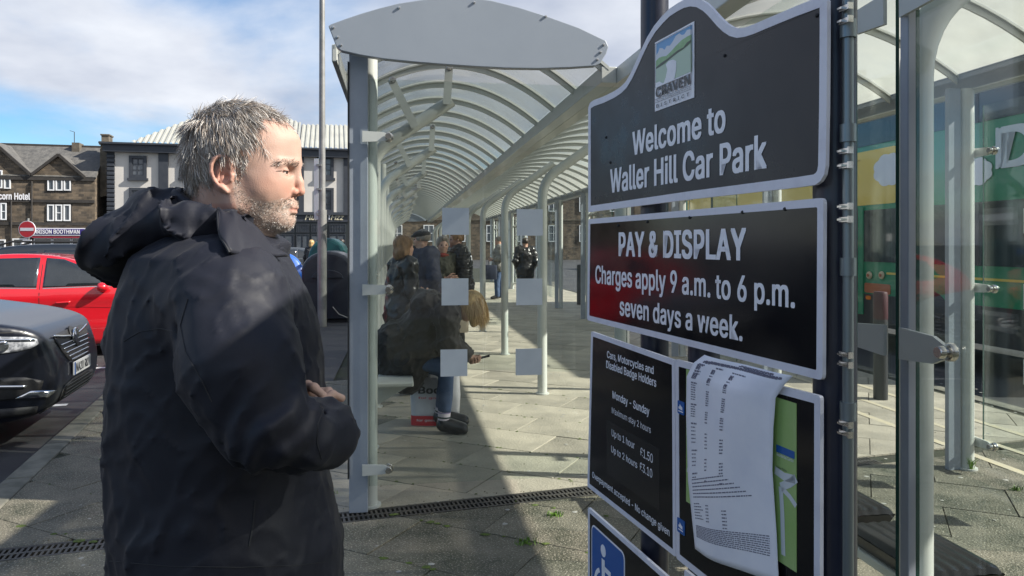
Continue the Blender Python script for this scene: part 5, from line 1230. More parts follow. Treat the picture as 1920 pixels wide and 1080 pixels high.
def seam(sk, pts, w=.006, parent=None, d=(0, 1, 0), name='door_seam', m_=None):
    for i in range(len(pts) - 1):
        a, b = Vector(pts[i]), Vector(pts[i + 1]); n = Vector((-(b - a).y, (b - a).x)).normalized() * w
        sk.panel(name, [tuple(a - n), tuple(b - n), tuple(b + n), tuple(a + n)], (0, -3 * d[1], 0), (1, 0, 0), (0, 0, 1), d, m_ or M_blackpl, .002, 0, step=.08)
ANG = KRZ
# ---- black SUV, nose towards the pavement
prof = [(-.02, .30), (.02, .45), (.02, .62), (-.04, .80), (-.10, .92), (-.35, .995), (-.9, 1.075), (-1.25, 1.13), (-1.75, 1.47), (-2.1, 1.60), (-2.9, 1.655), (-3.7, 1.61), (-4.15, 1.45), (-4.4, 1.10), (-4.46, .80), (-4.44, .40), (-4.3, .24), (-3.0, .21), (-1.0, .20), (-.25, .20)]
sw_ = [[(-1.52, 1.12), (-1.98, 1.45), (-2.45, 1.51), (-2.45, 1.10)], [(-2.52, 1.10), (-2.52, 1.51), (-3.35, 1.50), (-3.42, 1.12)], [(-3.5, 1.13), (-3.42, 1.48), (-3.85, 1.38), (-3.95, 1.2)]]
def bonnet(f):
    f.cut(f.box((-.6, 0, 1.20), (.7, .0, .2)), .001)
SV, sk = car('black_suv', 'shiny black SUV parked nose out at the left edge, its number plate in view', Vector((-3.95, 6.72)), ANG - .03, 4.46, 1.86, 1.66, prof, 1.06, paint('black_car_paint', (.004, .006, .013), .45), (.92, .95), sw_, h=.026, plan=.26, tumble=.24)
SV.scale = (1, 1, 1.035)
fo, fu, fwv, fd = (3, 0, 0), (0, 1, 0), (0, 0, 1), (-1, 0, 0)   # front projection: u = +y
FR = lambda name, poly, m_, off=.004, th=.006, parent=None, step=.04: sk.panel(name, poly, fo, fu, fwv, fd, m_, off, th, step, parent)
gr = FR('grille', smooth_poly([(-.50, .84), (-.30, .86), (.30, .86), (.50, .84), (.40, .68), (.26, .60), (-.26, .60), (-.40, .68)], 1), M_blackpl, .004, .006)
for z, w in ((.762, .41), (.727, .385), (.692, .35), (.657, .31), (.624, .26)):
    FR('grille_bar', [(-w, z - .004), (w, z - .004), (w, z + .005), (-w, z + .005)], M_chrome, .014, .012, gr)
for sd in (-1, 1):
    FR('chrome_wing', [(sd * .08, .806), (sd * .30, .826), (sd * .50, .852), (sd * .50, .838), (sd * .30, .812), (sd * .08, .792)], M_chrome, .018, .014, gr)
FR('badge', [(.085 * math.cos(t), .79 + .085 * math.sin(t)) for t in np.linspace(0, 6.283, 25)[:-1]], M_blackpl, .016, .012, gr)
m = MB(); hit = sk.b.ray_cast(Vector((3, 0, .79)), Vector((-1, 0, 0)), 6)[0]; m.tube([(hit.x + .026, .075 * math.cos(t), .79 + .075 * math.sin(t)) for t in np.linspace(0, 6.283, 33)], .009, 8); m.build('badge_ring', M_chrome, gr, True)
m = MB(); m.prism([(-.045, -.03), (-.01, -.045), (.04, -.03), (.045, .005), (.02, .012), (.03, .04), (.0, .05), (-.01, .015), (-.04, .03), (-.05, .0)], -.008, 0); o = m.build('badge_emblem', M_chrome, gr); o.rotation_euler = (0, 0, math.pi / 2); o.location = (hit.x + .024, 0, .79)
FR('lower_grille', smooth_poly([(-.42, .46), (.42, .46), (.50, .36), (.44, .30), (-.44, .30), (-.50, .36)], 1), M_blackpl, .005, .006)
for z in (.335, .365, .395, .425): FR('grille_bar', [(-.42, z), (.42, z), (.42, z + .007), (-.42, z + .007)], M_busdark, .014, .01)
FR('lower_bumper', [(-.62, .255), (.62, .255), (.62, .295), (-.62, .295)], M_blackpl, .006, .006)
pz = .545; m = MB(); m.span(0, .012, -.26, .26, -.056, .056); npl = m.build('number_plate', M_plate_w, SV, bevel=.003); ht = sk.b.ray_cast(Vector((3, 0, pz)), Vector((-1, 0, 0)), 6)[0]; npl.location = (ht.x + .012, 0, pz)
v, f = text_mesh('NA20 RKV', .02); lo, hi = v.min(0), v.max(0)
me = bpy.data.meshes.new('lettering'); me.from_pydata([(.0135 + .0002 * p[2], -.205 + .44 * (p[0] - lo[0]) / (hi[0] - lo[0]), -.038 + .076 * (p[1] - lo[1]) / (hi[1] - lo[1])) for p in v], [], f); me.materials.append(M_ink); part('lettering', me, npl)
m = MB(); m.span(.012, .0132, -.255, -.218, -.052, .052); m.build('blue_band', MATS['symbol_blue'], npl)
for sd in (-1, 1):
    dg = Vector((-.62, sd * .78, 0)) * -1; dd = Vector((-.66, -sd * .75, 0)).normalized(); uu = Vector((-dd.y, dd.x, 0)) * (1 if sd == 1 else 1)
    o_ = Vector((-.42, sd * .80, 0)) - dd * 3; uo = uu if uu.x * 1 < 0 else -uu      # u runs backwards along the flank
    uo = Vector((-.75, sd * .66, 0)).normalized()
    hl = sk.panel('headlight', smooth_poly([(-.30, .80), (-.28, .875), (.0, .90), (.34, .945), (.42, .93), (.30, .86), (.12, .775), (-.1, .762)], 1), o_, uo, (0, 0, 1), dd, M_lens, .006, .008, .03)
    sk.panel('light_strip', [(-.26, .862), (-.0, .885), (.34, .935), (.38, .93), (.0, .868), (-.27, .845)], o_, uo, (0, 0, 1), dd, M_chrome, .014, .006, .03, hl)
    for cx_, cz_, r_ in ((-.06, .822, .042), (.08, .832, .038)):
        sk.panel('lamp_projector', [(cx_ + r_ * math.cos(t), cz_ + r_ * math.sin(t)) for t in np.linspace(0, 6.283, 17)[:-1]], o_, uo, (0, 0, 1), dd, M_chrome, .016, .008, .02, hl)
    sk.panel('fog_lamp_recess', smooth_poly([(-.34, .56), (.20, .60), (.26, .50), (.0, .40), (-.30, .42)], 1), o_, uo, (0, 0, 1), dd, M_blackpl, .005, .006, .03)
    sk.panel('chrome_blade', [(-.22, .505), (.14, .545), (.20, .535), (.12, .522), (-.2, .485)], o_, uo, (0, 0, 1), dd, M_chrome, .016, .01, .03)
    sk.panel('chrome_blade', [(-.42, .44), (-.24, .46), (-.14, .415), (-.36, .395)], o_, uo, (0, 0, 1), dd, M_chrome, .016, .01, .03)
    sk.panel('bumper_corner', [(-.3, .27), (.30, .27), (.30, .36), (-.3, .33)], o_, uo, (0, 0, 1), dd, M_blackpl, .006, .006, .04)
seam(sk, [(-.02, .915), (-.5, .93), (-1.25, 1.03)], .004); seam(sk, [(-1.45, .35), (-1.43, 1.06)], .004); seam(sk, [(-2.48, .35), (-2.48, 1.08)], .004)
sk.panel('windscreen', [(-.62, 1.17), (.62, 1.17), (.52, 1.52), (-.52, 1.52)], fo, fu, fwv, fd, M_carglass, .004, .004, .06)
# ---- red hatchback
prof = [(-.02, .30), (.02, .45), (.0, .60), (-.10, .72), (-.45, .82), (-1.0, .92), (-1.35, .97), (-1.9, 1.25), (-2.3, 1.40), (-2.9, 1.45), (-3.5, 1.40), (-3.95, 1.22), (-4.25, 1.0), (-4.3, .75), (-4.28, .40), (-4.1, .24), (-3, .19), (-1, .18), (-.25, .20)]
prof = [(a, b * 1.055 if b > .3 else b) for a, b in prof]
sw_ = [[(-1.62, .965), (-1.95, 1.19), (-2.30, 1.325), (-2.52, 1.345), (-2.52, .945)], [(-2.60, .945), (-2.60, 1.35), (-3.1, 1.34), (-3.45, 1.25), (-3.62, 1.02), (-3.5, .97)]]
sw_ = [[(a, b * 1.055 + .035) for a, b in w] for w in sw_]
M_red = paint('red_car_paint', (.62, .008, .018))
RC, sk = car('red_hatchback', 'bright red hatchback parked behind the black SUV, side on', Vector((-4.62, 12.25)), ANG, 4.3, 1.80, 1.54, prof, .97, M_red, (.88, .85), sw_, h=.03, plan=.2, tumble=.27)
for pts in ([(-1.50, .30), (-1.52, .90)], [(-2.56, .28), (-2.56, 1.36)], [(-3.45, .60), (-3.6, .95)]): seam(sk, pts, .0045)
for w in sw_: seam(sk, [(w[0][0], w[0][1] - .012), (w[-1][0], w[-1][1] - .014)], .006, name='chrome_strip', m_=M_stainless)
for x in (-2.35, -3.35): sk.panel('door_handle', [(x, .80), (x + .19, .81), (x + .19, .835), (x, .825)], (0, -3, 0), (1, 0, 0), (0, 0, 1), (0, 1, 0), M_red, .02, .02, .03)
seam(sk, [(-.6, .68), (-2.0, .74), (-4.0, .80)], .003, name='crease_line', m_=mat('dark_red_crease', (.2, .005, .01), .4))  # body crease drawn in colour as a darker red line
# ---- dark estate behind it
prof = [(-.02, .30), (.02, .45), (.0, .66), (-.10, .82), (-.45, .93), (-1.0, 1.02), (-1.3, 1.06), (-1.85, 1.42), (-2.2, 1.54), (-3.0, 1.60), (-4.0, 1.57), (-4.35, 1.48), (-4.58, 1.15), (-4.62, .8), (-4.58, .4), (-4.4, .26), (-3, .22), (-1, .22), (-.25, .2)]
sw_ = [[(-1.6, 1.07), (-2.0, 1.40), (-2.55, 1.47), (-2.55, 1.06)], [(-2.63, 1.06), (-2.63, 1.475), (-3.45, 1.475), (-3.5, 1.07)], [(-3.58, 1.08), (-3.54, 1.465), (-4.15, 1.42), (-4.25, 1.15)]]
DC, sk = car('dark_estate_car', 'dark estate car with roof rails, only its roof showing above the red car', Vector((-5.5, 15.3)), ANG, 4.62, 1.86, 1.61, prof, 1.03, paint('charcoal_car_paint', (.012, .016, .022)), (.9, .95), sw_, h=.034)
DC.scale = (1, 1, 1.045)
for sd in (-1, 1): m = MB(); m.tube([(-2.1, sd * .60, 1.55), (-2.3, sd * .62, 1.625), (-4.0, sd * .62, 1.63), (-4.2, sd * .60, 1.57)], .018, 8); m.build('roof_rail', M_blackpl, DC, True)
# ---- blue hatchback, seen from behind
prof = [(-.02, .30), (.02, .45), (.0, .62), (-.10, .76), (-.45, .86), (-.95, .96), (-1.6, 1.36), (-2.0, 1.48), (-2.9, 1.50), (-3.45, 1.42), (-3.72, 1.05), (-3.78, .8), (-3.75, .4), (-3.6, .24), (-2.5, .2), (-1, .2), (-.25, .2)]
sw_ = [[(-1.35, .98), (-1.7, 1.28), (-2.2, 1.38), (-2.2, .96)], [(-2.27, .96), (-2.27, 1.385), (-2.9, 1.37), (-3.1, 1.02)]]
rp = P(574, 480, 19.5); hd = math.radians(198)
BC, sk = car('blue_hatchback', 'blue hatchback seen from behind past the chin of the man', Vector((rp.x + 3.78 * math.cos(hd), 19.5 + 3.78 * math.sin(hd))), hd, 3.78, 1.7, 1.5, prof, .95, paint('blue_car_paint', (.01, .11, .50)), (.75, .6), sw_, h=.034, wr=.31)
ro = (-6, 0, 0)
sk.panel('rear_window', [(-.55, 1.02), (.55, 1.02), (.48, 1.36), (-.48, 1.36)], ro, (0, 1, 0), (0, 0, 1), (1, 0, 0), mat('bright_glass', (.10, .13, .15), .05), .006, .006, .06)
for sd in (-1, 1): sk.panel('tail_lamp', [(sd * .60, .80), (sd * .76, .80), (sd * .74, 1.0), (sd * .60, 1.0)], ro, (0, 1, 0), (0, 0, 1), (1, 0, 0), M_tail, .02, .03, .03)
sk.panel('rear_plate', [(-.26, .62), (.26, .62), (.26, .73), (-.26, .73)], ro, (0, 1, 0), (0, 0, 1), (1, 0, 0), M_plate_y, .012, .01, .05)
# more parked cars further along the row, beyond the blue one
def small_car(px, Y, label, col, hd=0.3):
    p = P(px, 480, Y); prof = [(-.02, .30), (.0, .62), (-.10, .76), (-.45, .86), (-.95, .96), (-1.6, 1.36), (-2.0, 1.48), (-2.9, 1.50), (-3.45, 1.42), (-3.9, 1.05), (-3.95, .4), (-3.6, .24), (-1, .2)]
    car('parked_car', label, Vector((p.x, Y)), hd, 3.95, 1.72, 1.5, prof, .95, col, (.75, .7), [[(-1.35, .98), (-1.7, 1.28), (-2.2, 1.38), (-2.2, .96)], [(-2.27, .96), (-2.27, 1.385), (-3.0, 1.37), (-3.2, 1.02)]], h=.05, wr=.31)
small_car(760, 44, 'pale silver car far away at the end of the shelter tunnel', paint('silver_car_paint', (.45, .46, .47)), 3.4)
small_car(640, 40, 'dark grey car in the distance between the waste containers and the shop', paint('grey_car_paint', (.07, .08, .09)), 0.2)
# ================================================================== PEOPLE
M_skin = mat('skin', (.50, .31, .23), .48, col2=(.40, .20, .15), nscale=30, contrast=(.4, .8), bump=.0004, bscale=300)
_hand = {}
def hand_mesh(curl=.5, spread=.1, res=.0042):
    """right hand: wrist at the origin, fingers along +x, palm facing -z, thumb towards +y"""
    key = (curl, spread, res)
    if key in _hand: return _hand[key]
    f = Field((-.04, -.065, -.10), (.215, .10, .05), res)
    f.union(f.cone((-.03, 0, 0), (.01, 0, 0), .024, .024)); f.union(f.box((.045, 0, -.002), (.045, .038, .013), .012), .02); f.union(f.cone((.02, .018, -.012), (.05, .03, -.014), .016, .012), .015)
    for i, (y, l, r) in enumerate(((.031, .072, .0088), (.011, .080, .0092), (-.010, .074, .0088), (-.030, .058, .0078))):
        p = np.array([.086 - abs(y - .01) * .2, y, .0]); a = -.12 - curl * .9; yaw = spread * (y / .03)
        for s_, k in ((.46, 1.0), (.30, .92), (.24, .84)):
            d = np.array([math.cos(a) * math.cos(yaw), math.sin(yaw) * math.cos(a), math.sin(a)]); q = p + d * l * s_ * 1.25; f.union(f.cone(p, q, r * k * 1.04, r * k * .94), .003); p = q; a -= curl * 1.25
    p = np.array([.022, .030, -.010]); ths = ((.65, .75, -.25), (.85, .35, -.45 - .2 * curl), (.95, .0 - .5 * curl, -.35))
    for d, l, r in zip(ths, (.038, .032, .026), (.0125, .0105, .009)):
        d = np.array(d); d = d / np.linalg.norm(d); q = p + d * l; f.union(f.cone(p, q, r, r * .93), .006); p = q
    _hand[key] = f.mesh(); return _hand[key]
def place_hand(wrist, direction, palm, left=False, curl=.5, scale=1.0, res=.0042):
    v, q = hand_mesh(curl, .1, res); v = v.copy() * scale
    x = Vector(direction).normalized(); z = -(Vector(palm) - x * Vector(palm).dot(x)).normalized(); y = z.cross(x)
    if left: v[:, 1] *= -1; q = q[:, ::-1]
    M_ = np.array([x, y, z]); return v @ M_ + np.array(wrist), q
def rotm(fwd, up=(0, 0, 1)):
    x = Vector(fwd).normalized(); z = (Vector(up) - x * Vector(up).dot(x)).normalized(); y = z.cross(x)
    return Matrix(((x.x, y.x, z.x), (x.y, y.y, z.y), (x.z, y.z, z.z)))
def head_prims(f, c, R, s=1.0):
    T = lambda p: tuple(Vector(c) + R @ (Vector(p) * s))
    E = lambda p, r, k=.015: f.union(f.ell(T(p), tuple(a * s for a in r), R), k)
    E((-.012, 0, .03), (.094, .076, .088)); E((.028, 0, -.028), (.066, .060, .088), .03); E((.052, 0, -.088), (.034, .034, .026), .03)
    for y in (-1, 1): E((.058, .036 * y, -.03), (.026, .024, .024), .02); f.union(f.cone(T((.045, .02 * y, -.095)), T((-.02, .056 * y, -.06)), .016 * s, .016 * s), .02); 
    f.union(f.cone(T((.090, .0, .018)), T((.108, 0, -.018)), .008 * s, .011 * s), .008); E((.100, 0, -.022), (.014, .017, .010), .008)
    for y in (-1, 1):
        f.union(f.cone(T((.084, .006 * y, .027)), T((.072, .045 * y, .025)), .008 * s, .008 * s), .01); f.cut(f.ell(T((.094, .031 * y, .008)), (.014 * s, .016 * s, .011 * s), R), .01)
        E((-.004, .079 * y, -.002), (.018, .009, .032), .004)
    E((.090, 0, -.055), (.012, .024, .006), .005); E((.087, 0, -.066), (.011, .020, .006), .005)
def human(root, J, fwd_head, h=1.75, res=.013, skin=None, clothes=(), hair=None, hands=(.4, .4), palms=((0, 1, 0), (0, -1, 0)), head_up=(0, 0, 1), head_s=1.0):
    """J: world joints. clothes: list of (name, material, kind, thickness, extras)"""
    o = Vector(root.location); k = h / 1.75; Rz = Matrix.Rotation(-root.rotation_euler.z, 3, 'Z')
    J = {a: Rz @ (Vector(b) - o) for a, b in J.items()}; fh_ = Rz @ Vector(fwd_head); hu = Rz @ Vector(head_up); palms = [Rz @ Vector(p) for p in palms]
    def bounds(keys, pad):
        a = np.array([J[q] for q in keys]); return a.min(0) - pad, a.max(0) + pad
    lo, hi = bounds(J.keys(), .17); f = Field(lo, hi, res)
    def torso(f, t=0.0, sh=1.0):
        f.union(f.cone(J['pelvis'], J['chest'], (.135 + t) * k, (.145 + t) * k), .05)
        f.union(f.cone(J['shL'] * .9 + J['shR'] * .1, J['shR'] * .9 + J['shL'] * .1, (.07 + t) * k, (.07 + t) * k), .06)
        f.union(f.cone(J['hipL'], J['hipR'], (.10 + t) * k, (.10 + t) * k), .05)
    def limb(f, a, b, r1, r2, t=0, kk=.02): f.union(f.cone(J[a], J[b], (r1 + t) * k, (r2 + t) * k), kk)
    def arms(f, t=0):
        for s_ in 'LR': limb(f, 'sh' + s_, 'el' + s_, .056, .042, t, .04); limb(f, 'el' + s_, 'wr' + s_, .042, .028, t * .9)
    def legs(f, t=0, low=1.0):
        for s_ in 'LR':
            limb(f, 'hip' + s_, 'kn' + s_, .088, .058, t, .03); a = J['kn' + s_]; b = J['an' + s_]; b2 = a + (b - a) * low
            f.union(f.cone(a, b2, (.058 + t) * k, (.04 + t + .01 * (t > .01)) * k), .02)
    torso(f); arms(f); legs(f)
    R = rotm(fh_, hu); hc = J['head']; f.union(f.cone(J['chest'] * .35 + J['neck'] * .65, hc + R @ Vector((-.015, 0, -.05)), .06 * k, .054 * k), .04)
    head_prims(f, hc, R, head_s)
    for s_ in 'LR': f.union(f.cone(J['an' + s_], J['toe' + s_], .04 * k, .03 * k), .02)
    ms = [f.mesh()]
    for i, s_ in enumerate('LR'):
        d = J['wr' + s_] - J['el' + s_]; ms.append(place_hand(J['wr' + s_] + d.normalized() * .012, d, palms[i], s_ == 'L', hands[i], k))
    v, q = join_np(ms); me = np_mesh('body', v, q, skin or M_skin); part('body', me, root)
    for y in (-1, 1):
        e = hc + R @ (Vector((.083, .031 * y, .006)) * head_s); m = MB(); m.lathe([(0, -.011), (.008, -.008), (.011, 0), (.008, .008), (0, .011)], tuple(e), 10); m.build('eye', M_eye, root, True)
    for name, m_, kind, t, ex in clothes:
        f = Field(lo - .05, hi + .05, res)
        if kind == 'coat':
            torso(f, t); arms(f, t * .9); ln = ex.get('len', .1)
            a = (J['hipL'] + J['hipR']) / 2; b = a + (((J['knL'] + J['knR']) / 2) - a) * ln; f.union(f.cone(a, b, (.165 + t) * k, (.175 + t) * k), .08)
            for c_, r_, kk in ex.get('blobs', ()): f.union(f.ell(tuple(Rz @ (Vector(c_) - o)), r_), kk)
            f.cut(f.ell(tuple(J['neck'] + Vector((0, 0, .075))), (.075, .075, .07)), .02)
            n = vnoise(f.X, f.Y, f.Z * .6, .06, 3) - .5; n2 = 1 - np.abs(2 * vnoise(f.X + .5 * f.Z, f.Y, f.Z - .6 * f.X, .09, 5) - 1); n3 = 1 - np.abs(2 * vnoise(f.X - .7 * f.Z, f.Y * .6, f.Z * .6 + .5 * f.X, .05, 6) - 1); f.D = f.D + n * .022 - (n2 ** 5) * .016 - (n3 ** 5) * .012 + .004
            if ex.get('puff'): f.D = f.D - .012 * np.abs(np.sin(f.Z * ex['puff'])) 
            for s_ in 'LR': d = (J['wr' + s_] - J['el' + s_]).normalized(); f.cut(f.cone(J['wr' + s_] + d * .03, J['wr' + s_] + d * .25, .07, .10), .004)
            zc = ex.get('zmin');
        elif kind == 'legs':
            legs(f, t, ex.get('low', .96)); f.union(f.cone(J['hipL'], J['hipR'], (.10 + t) * k, (.10 + t) * k), .05); f.D = f.D + (vnoise(f.X, f.Y, f.Z, .05, 2) - .5) * .012
        elif kind == 'shoes':
            for s_ in 'LR':
                a, b = J['an' + s_], J['toe' + s_]; f.union(f.cone(a + Vector((0, 0, -.01)), b, (.045 + t) * k, (.036 + t) * k), .02)
            f.clip(-(f.Z - 0.004) if ex.get('ground', True) else f.D * 0 - 1, .002)
        elif kind == 'hair':
            Th = lambda p: tuple(hc + R @ (Vector(p) * head_s)); s_ = head_s
            f.union(f.ell(Th((-.016, 0, .036)), (.105 * s_, .088 * s_, .097 * s_), R))
            for p, r_ in ex.get('locks', ()): f.union(f.ell(Th(p), tuple(a * s_ for a in r_), R), .02)
            f.D = f.D + (vnoise(f.X, f.Y, f.Z * .4, .018, 9) - .5) * .018
            f.cut(f.ell(Th((.088, 0, -.03)), (.058 * s_, .070 * s_, .092 * s_), R), .006)
            if not ex.get('long'): f.cut(f.box(Th((.03, 0, -.115)), (.2, .2, .09), 0, R), .01)
        elif kind == 'cap':
            Th = lambda p: tuple(hc + R @ (Vector(p) * head_s)); f.union(f.ell(Th((-.005, 0, .062)), (.118, .098, .058), R)); f.union(f.ell(Th((.10, 0, .045)), (.05, .07, .014), R), .02); f.cut(f.ell(Th((0, 0, -.02)), (.09, .075, .085), R))
        if not (f.D < 0).any(): continue
        v, q = f.mesh(); part(name, np_mesh(name, v, q, m_), root)
    return J
M_eye = mat('dark_eye', (.03, .02, .015), .15)
def stand(x, y, yaw, h=1.72, armL='down', armR='down', lean=0.0, step=.06):
    """world joints of a standing figure facing yaw"""
    k = h / 1.75; c, s_ = math.cos(yaw), math.sin(yaw)
    def W(fx, ly, z): fx += lean * max(0, z - .9); return Vector((x + fx * k * c - ly * k * s_, y + fx * k * s_ + ly * k * c, z * k))
    J = dict(pelvis=W(0, 0, .96), chest=W(.0, 0, 1.27), neck=W(-.01, 0, 1.47), head=W(.02, 0, 1.62), shL=W(0, .17, 1.42), shR=W(0, -.17, 1.42), hipL=W(0, .085, .92), hipR=W(0, -.085, .92),
             knL=W(.02 + step, .10, .50), knR=W(.02 - step, -.10, .50), anL=W(step * 1.2, .11, .085), anR=W(-step * 1.2, -.11, .085), toeL=W(step * 1.2 + .15, .13, .038), toeR=W(-step * 1.2 + .15, -.13, .038))
    for S, sg, a in (('L', 1, armL), ('R', -1, armR)):
        if a == 'down': J['el' + S] = W(-.03, sg * .23, 1.13); J['wr' + S] = W(.05, sg * .25, .88)
        elif a == 'bent': J['el' + S] = W(-.02, sg * .24, 1.13); J['wr' + S] = W(.20, sg * .14, 1.10)
        elif a == 'across': J['el' + S] = W(.02, sg * .25, 1.13); J['wr' + S] = W(.21, -sg * .02, 1.15)
        elif a == 'pocket': J['el' + S] = W(-.08, sg * .27, 1.14); J['wr' + S] = W(.06, sg * .19, .93)
    return J
HAIR_BROWN = mat('brown_hair', (.16, .085, .04), .5, col2=(.34, .20, .10), nscale=30, stretch=(1, 1, .25), bump=.003, bscale=90)
HAIR_GREY = mat('grey_hair', (.32, .29, .26), .5, col2=(.16, .14, .12), nscale=30, stretch=(1, 1, .25), bump=.003, bscale=90)
HAIR_DARK = mat('dark_hair', (.03, .022, .018), .45, col2=(.06, .045, .035), nscale=30, bump=.003, bscale=90)
HAIR_BLOND = mat('blond_hair', (.62, .44, .20), .42, col2=(.34, .20, .07), nscale=22, stretch=(1.5, 1.5, .12), contrast=(.35, .65), bump=.004, bscale=60)
M_leather = mat('black_leather', (.012, .012, .013), .28, col2=(.022, .022, .024), nscale=30, bump=.002, bscale=40)
M_blackcl = mat('black_cloth', (.014, .014, .016), .75, col2=(.024, .023, .024), nscale=12, bump=.001, bscale=60, sheen=.2)
M_navycl = mat('navy_cloth', (.022, .028, .055), .7, col2=(.035, .04, .07), nscale=9, bump=.001, bscale=60)
M_olive = mat('olive_cloth', (.045, .048, .032), .75, col2=(.065, .065, .045), nscale=9, bump=.001, bscale=60)
M_denim = mat('denim', (.035, .065, .135), .75, col2=(.06, .10, .19), nscale=14, bump=.001, bscale=120)
M_greycl = mat('grey_jacket_cloth', (.32, .30, .27), .75, col2=(.22, .21, .19), nscale=9)
M_cream = MATS['cream_lamp']; M_creamcl = mat('cream_cloth', (.5, .44, .34), .8)
M_brownblk = mat('brown_black_cloth', (.015, .012, .011), .7, col2=(.009, .008, .008), nscale=7, bump=.0015, bscale=40, sheen=.1)
def person(px, Y, label, yaw, h, clothes, hair, face=None, group='people waiting in the shelters', hands=(.5, .5), res=.016, **kw):
    p = P(px, 500, Y); r = empty('person', (p.x, Y, 0), 0, label, 'person', group); J = stand(p.x, Y, yaw, h, **kw)
    fy = yaw if face is None else face
    cl = list(clothes); 
    if hair: cl.append(('hair', hair[0], 'hair', 0, hair[1] if len(hair) > 1 else {}))
    human(r, J, (math.cos(fy), math.sin(fy), -.05), h, res, clothes=cl, hands=hands, palms=((0, 0, 1), (0, 0, 1)) if False else ((math.cos(yaw + 1.57) * -1, math.sin(yaw + 1.57) * -1, 0), (math.cos(yaw + 1.57), math.sin(yaw + 1.57), 0))); return r, J
SH = ('shoes', M_blackcl, 'shoes', .012, {})
r1, J1 = person(755, 7.7, 'woman with wavy brown hair in a black leather jacket, behind the seated woman', math.radians(35), 1.64, [('leather_jacket', M_leather, 'coat', .03, {'len': .15}), ('trousers', M_blackcl, 'legs', .02, {}), SH], (HAIR_BROWN, {'long': True, 'locks': (((-.05, 0, -.06), (.07, .085, .09)), ((-.02, -.07, -.05), (.05, .03, .09)))}), armL='bent', armR='bent')
r2, J2 = person(789, 9.4, 'man in a black flat cap and navy jacket with a dark red stripe', math.radians(60), 1.74, [('jacket', M_navycl, 'coat', .045, {'len': .1}), ('trousers', M_blackcl, 'legs', .02, {}), SH, ('flat_cap', M_blackcl, 'cap', 0, {})], (HAIR_GREY,), face=math.radians(170), armR='pocket')
r3, J3 = person(830, 10.1, 'woman with short fair hair and a red scarf in a dark olive coat, facing us', math.radians(-75), 1.66, [('coat', M_olive, 'coat', .035, {'len': .6}), ('trousers', M_blackcl, 'legs', .015, {}), SH], (HAIR_GREY, {'locks': (((.04, 0, .10), (.06, .06, .03)),)}), armR='across', armL='bent')
m = MB(); c = J3['neck'] - Vector(r3.location); m.tube([(c.x + .085 * math.cos(t), c.y + .085 * math.sin(t), c.z + .0 + .01 * math.sin(3 * t)) for t in np.linspace(0, 6.283, 20)], .035, 10); m.build('scarf', mat('red_scarf', (.30, .03, .03), .8, col2=(.15, .05, .02), nscale=30), r3, True)
r4, J4 = person(858, 10.3, 'person in a black padded jacket holding a paper bag behind the film squares', math.radians(200), 1.74, [('padded_jacket', M_leather, 'coat', .055, {'len': .12, 'puff': 75}), ('trousers', M_blackcl, 'legs', .02, {}), SH], (HAIR_BROWN,), armL='down', armR='down')
r5, J5 = person(936, 21, 'man in pale grey jacket and jeans with a navy bag far down the shelter', math.radians(190), 1.78, [('jacket', M_greycl, 'coat', .03, {}), ('jeans', M_denim, 'legs', .02, {}), SH], (HAIR_GREY,), res=.022, armL='bent')
r6, J6 = person(985, 19, 'figure dressed all in black standing behind the right hand film squares', math.radians(100), 1.72, [('coat', M_leather, 'coat', .05, {'len': .4}), ('trousers', M_blackcl, 'legs', .02, {}), SH], (HAIR_DARK,), res=.022, armL='pocket', armR='pocket')
r7, J7 = person(584, 25, 'blond woman in a black top with cream sleeves beyond the waste containers', math.radians(80), 1.70, [('top', M_blackcl, 'coat', .02, {}), ('trousers', M_blackcl, 'legs', .02, {}), SH], (HAIR_BLOND, {'long': True, 'locks': (((-.05, 0, -.06), (.06, .08, .09)),)}), group='people crossing the car park', res=.022)
r8, J8 = person(641, 24, 'dark haired man in a black jacket right of the teal container', math.radians(-100), 1.72, [('jacket', M_blackcl, 'coat', .03, {}), ('trousers', M_blackcl, 'legs', .02, {}), SH], (HAIR_DARK,), group='people crossing the car park', res=.022)
# bags the standing people carry
def bag(loc, w, d, h, m_, label, name='shopping_bag', rz=0.0, cat='bag', handle=True):
    r = empty(name, loc, rz, label, cat); m = MB(); n = 7
    vs = []
    for j, (z, sx, sy) in enumerate(((0, .9, 1), (.02, .98, 1.05), (h * .5, 1.03, 1.0), (h * .85, 1.0, .6), (h, .97, .30))):
        for k in range(16):
            t = 2 * math.pi * k / 16; cx_, cy_ = math.copysign(abs(math.cos(t)) ** .4, math.cos(t)), math.copysign(abs(math.sin(t)) ** .4, math.sin(t)); vs.append((cx_ * w / 2 * sx * (1 + random.uniform(-.02, .02)), cy_ * d / 2 * sy, z))
    fs = [tuple(range(16))[::-1]] + [(j * 16 + k, j * 16 + (k + 1) % 16, (j + 1) * 16 + (k + 1) % 16, (j + 1) * 16 + k) for j in range(4) for k in range(16)]
    m.add(vs, fs); m.build('bag_body', m_, r, True, angle=50)
    if handle:
        for sy in (-1, 1): m = MB(); m.tube([(-w * .22, sy * d * .12, h * .95), (-w * .2, sy * d * .08, h * 1.28), (0, 0, h * 1.4), (w * .2, sy * d * .08, h * 1.28), (w * .22, sy * d * .12, h * .95)], .007, 6); m.build('handle', m_, r, True)
    return r
wr = J4['wrL']; bag((wr.x, wr.y, wr.z - .52), .26, .12, .34, mat('kraft_paper', (.5, .42, .32), .8), 'small pale paper bag hanging from the hand of the person in the padded jacket', 'paper_bag')
wr = J5['wrL']; bag((wr.x - .05, wr.y - .2, wr.z - .55), .34, .14, .40, M_navycl, 'navy bag carried by the man in the pale grey jacket', 'shoulder_bag')
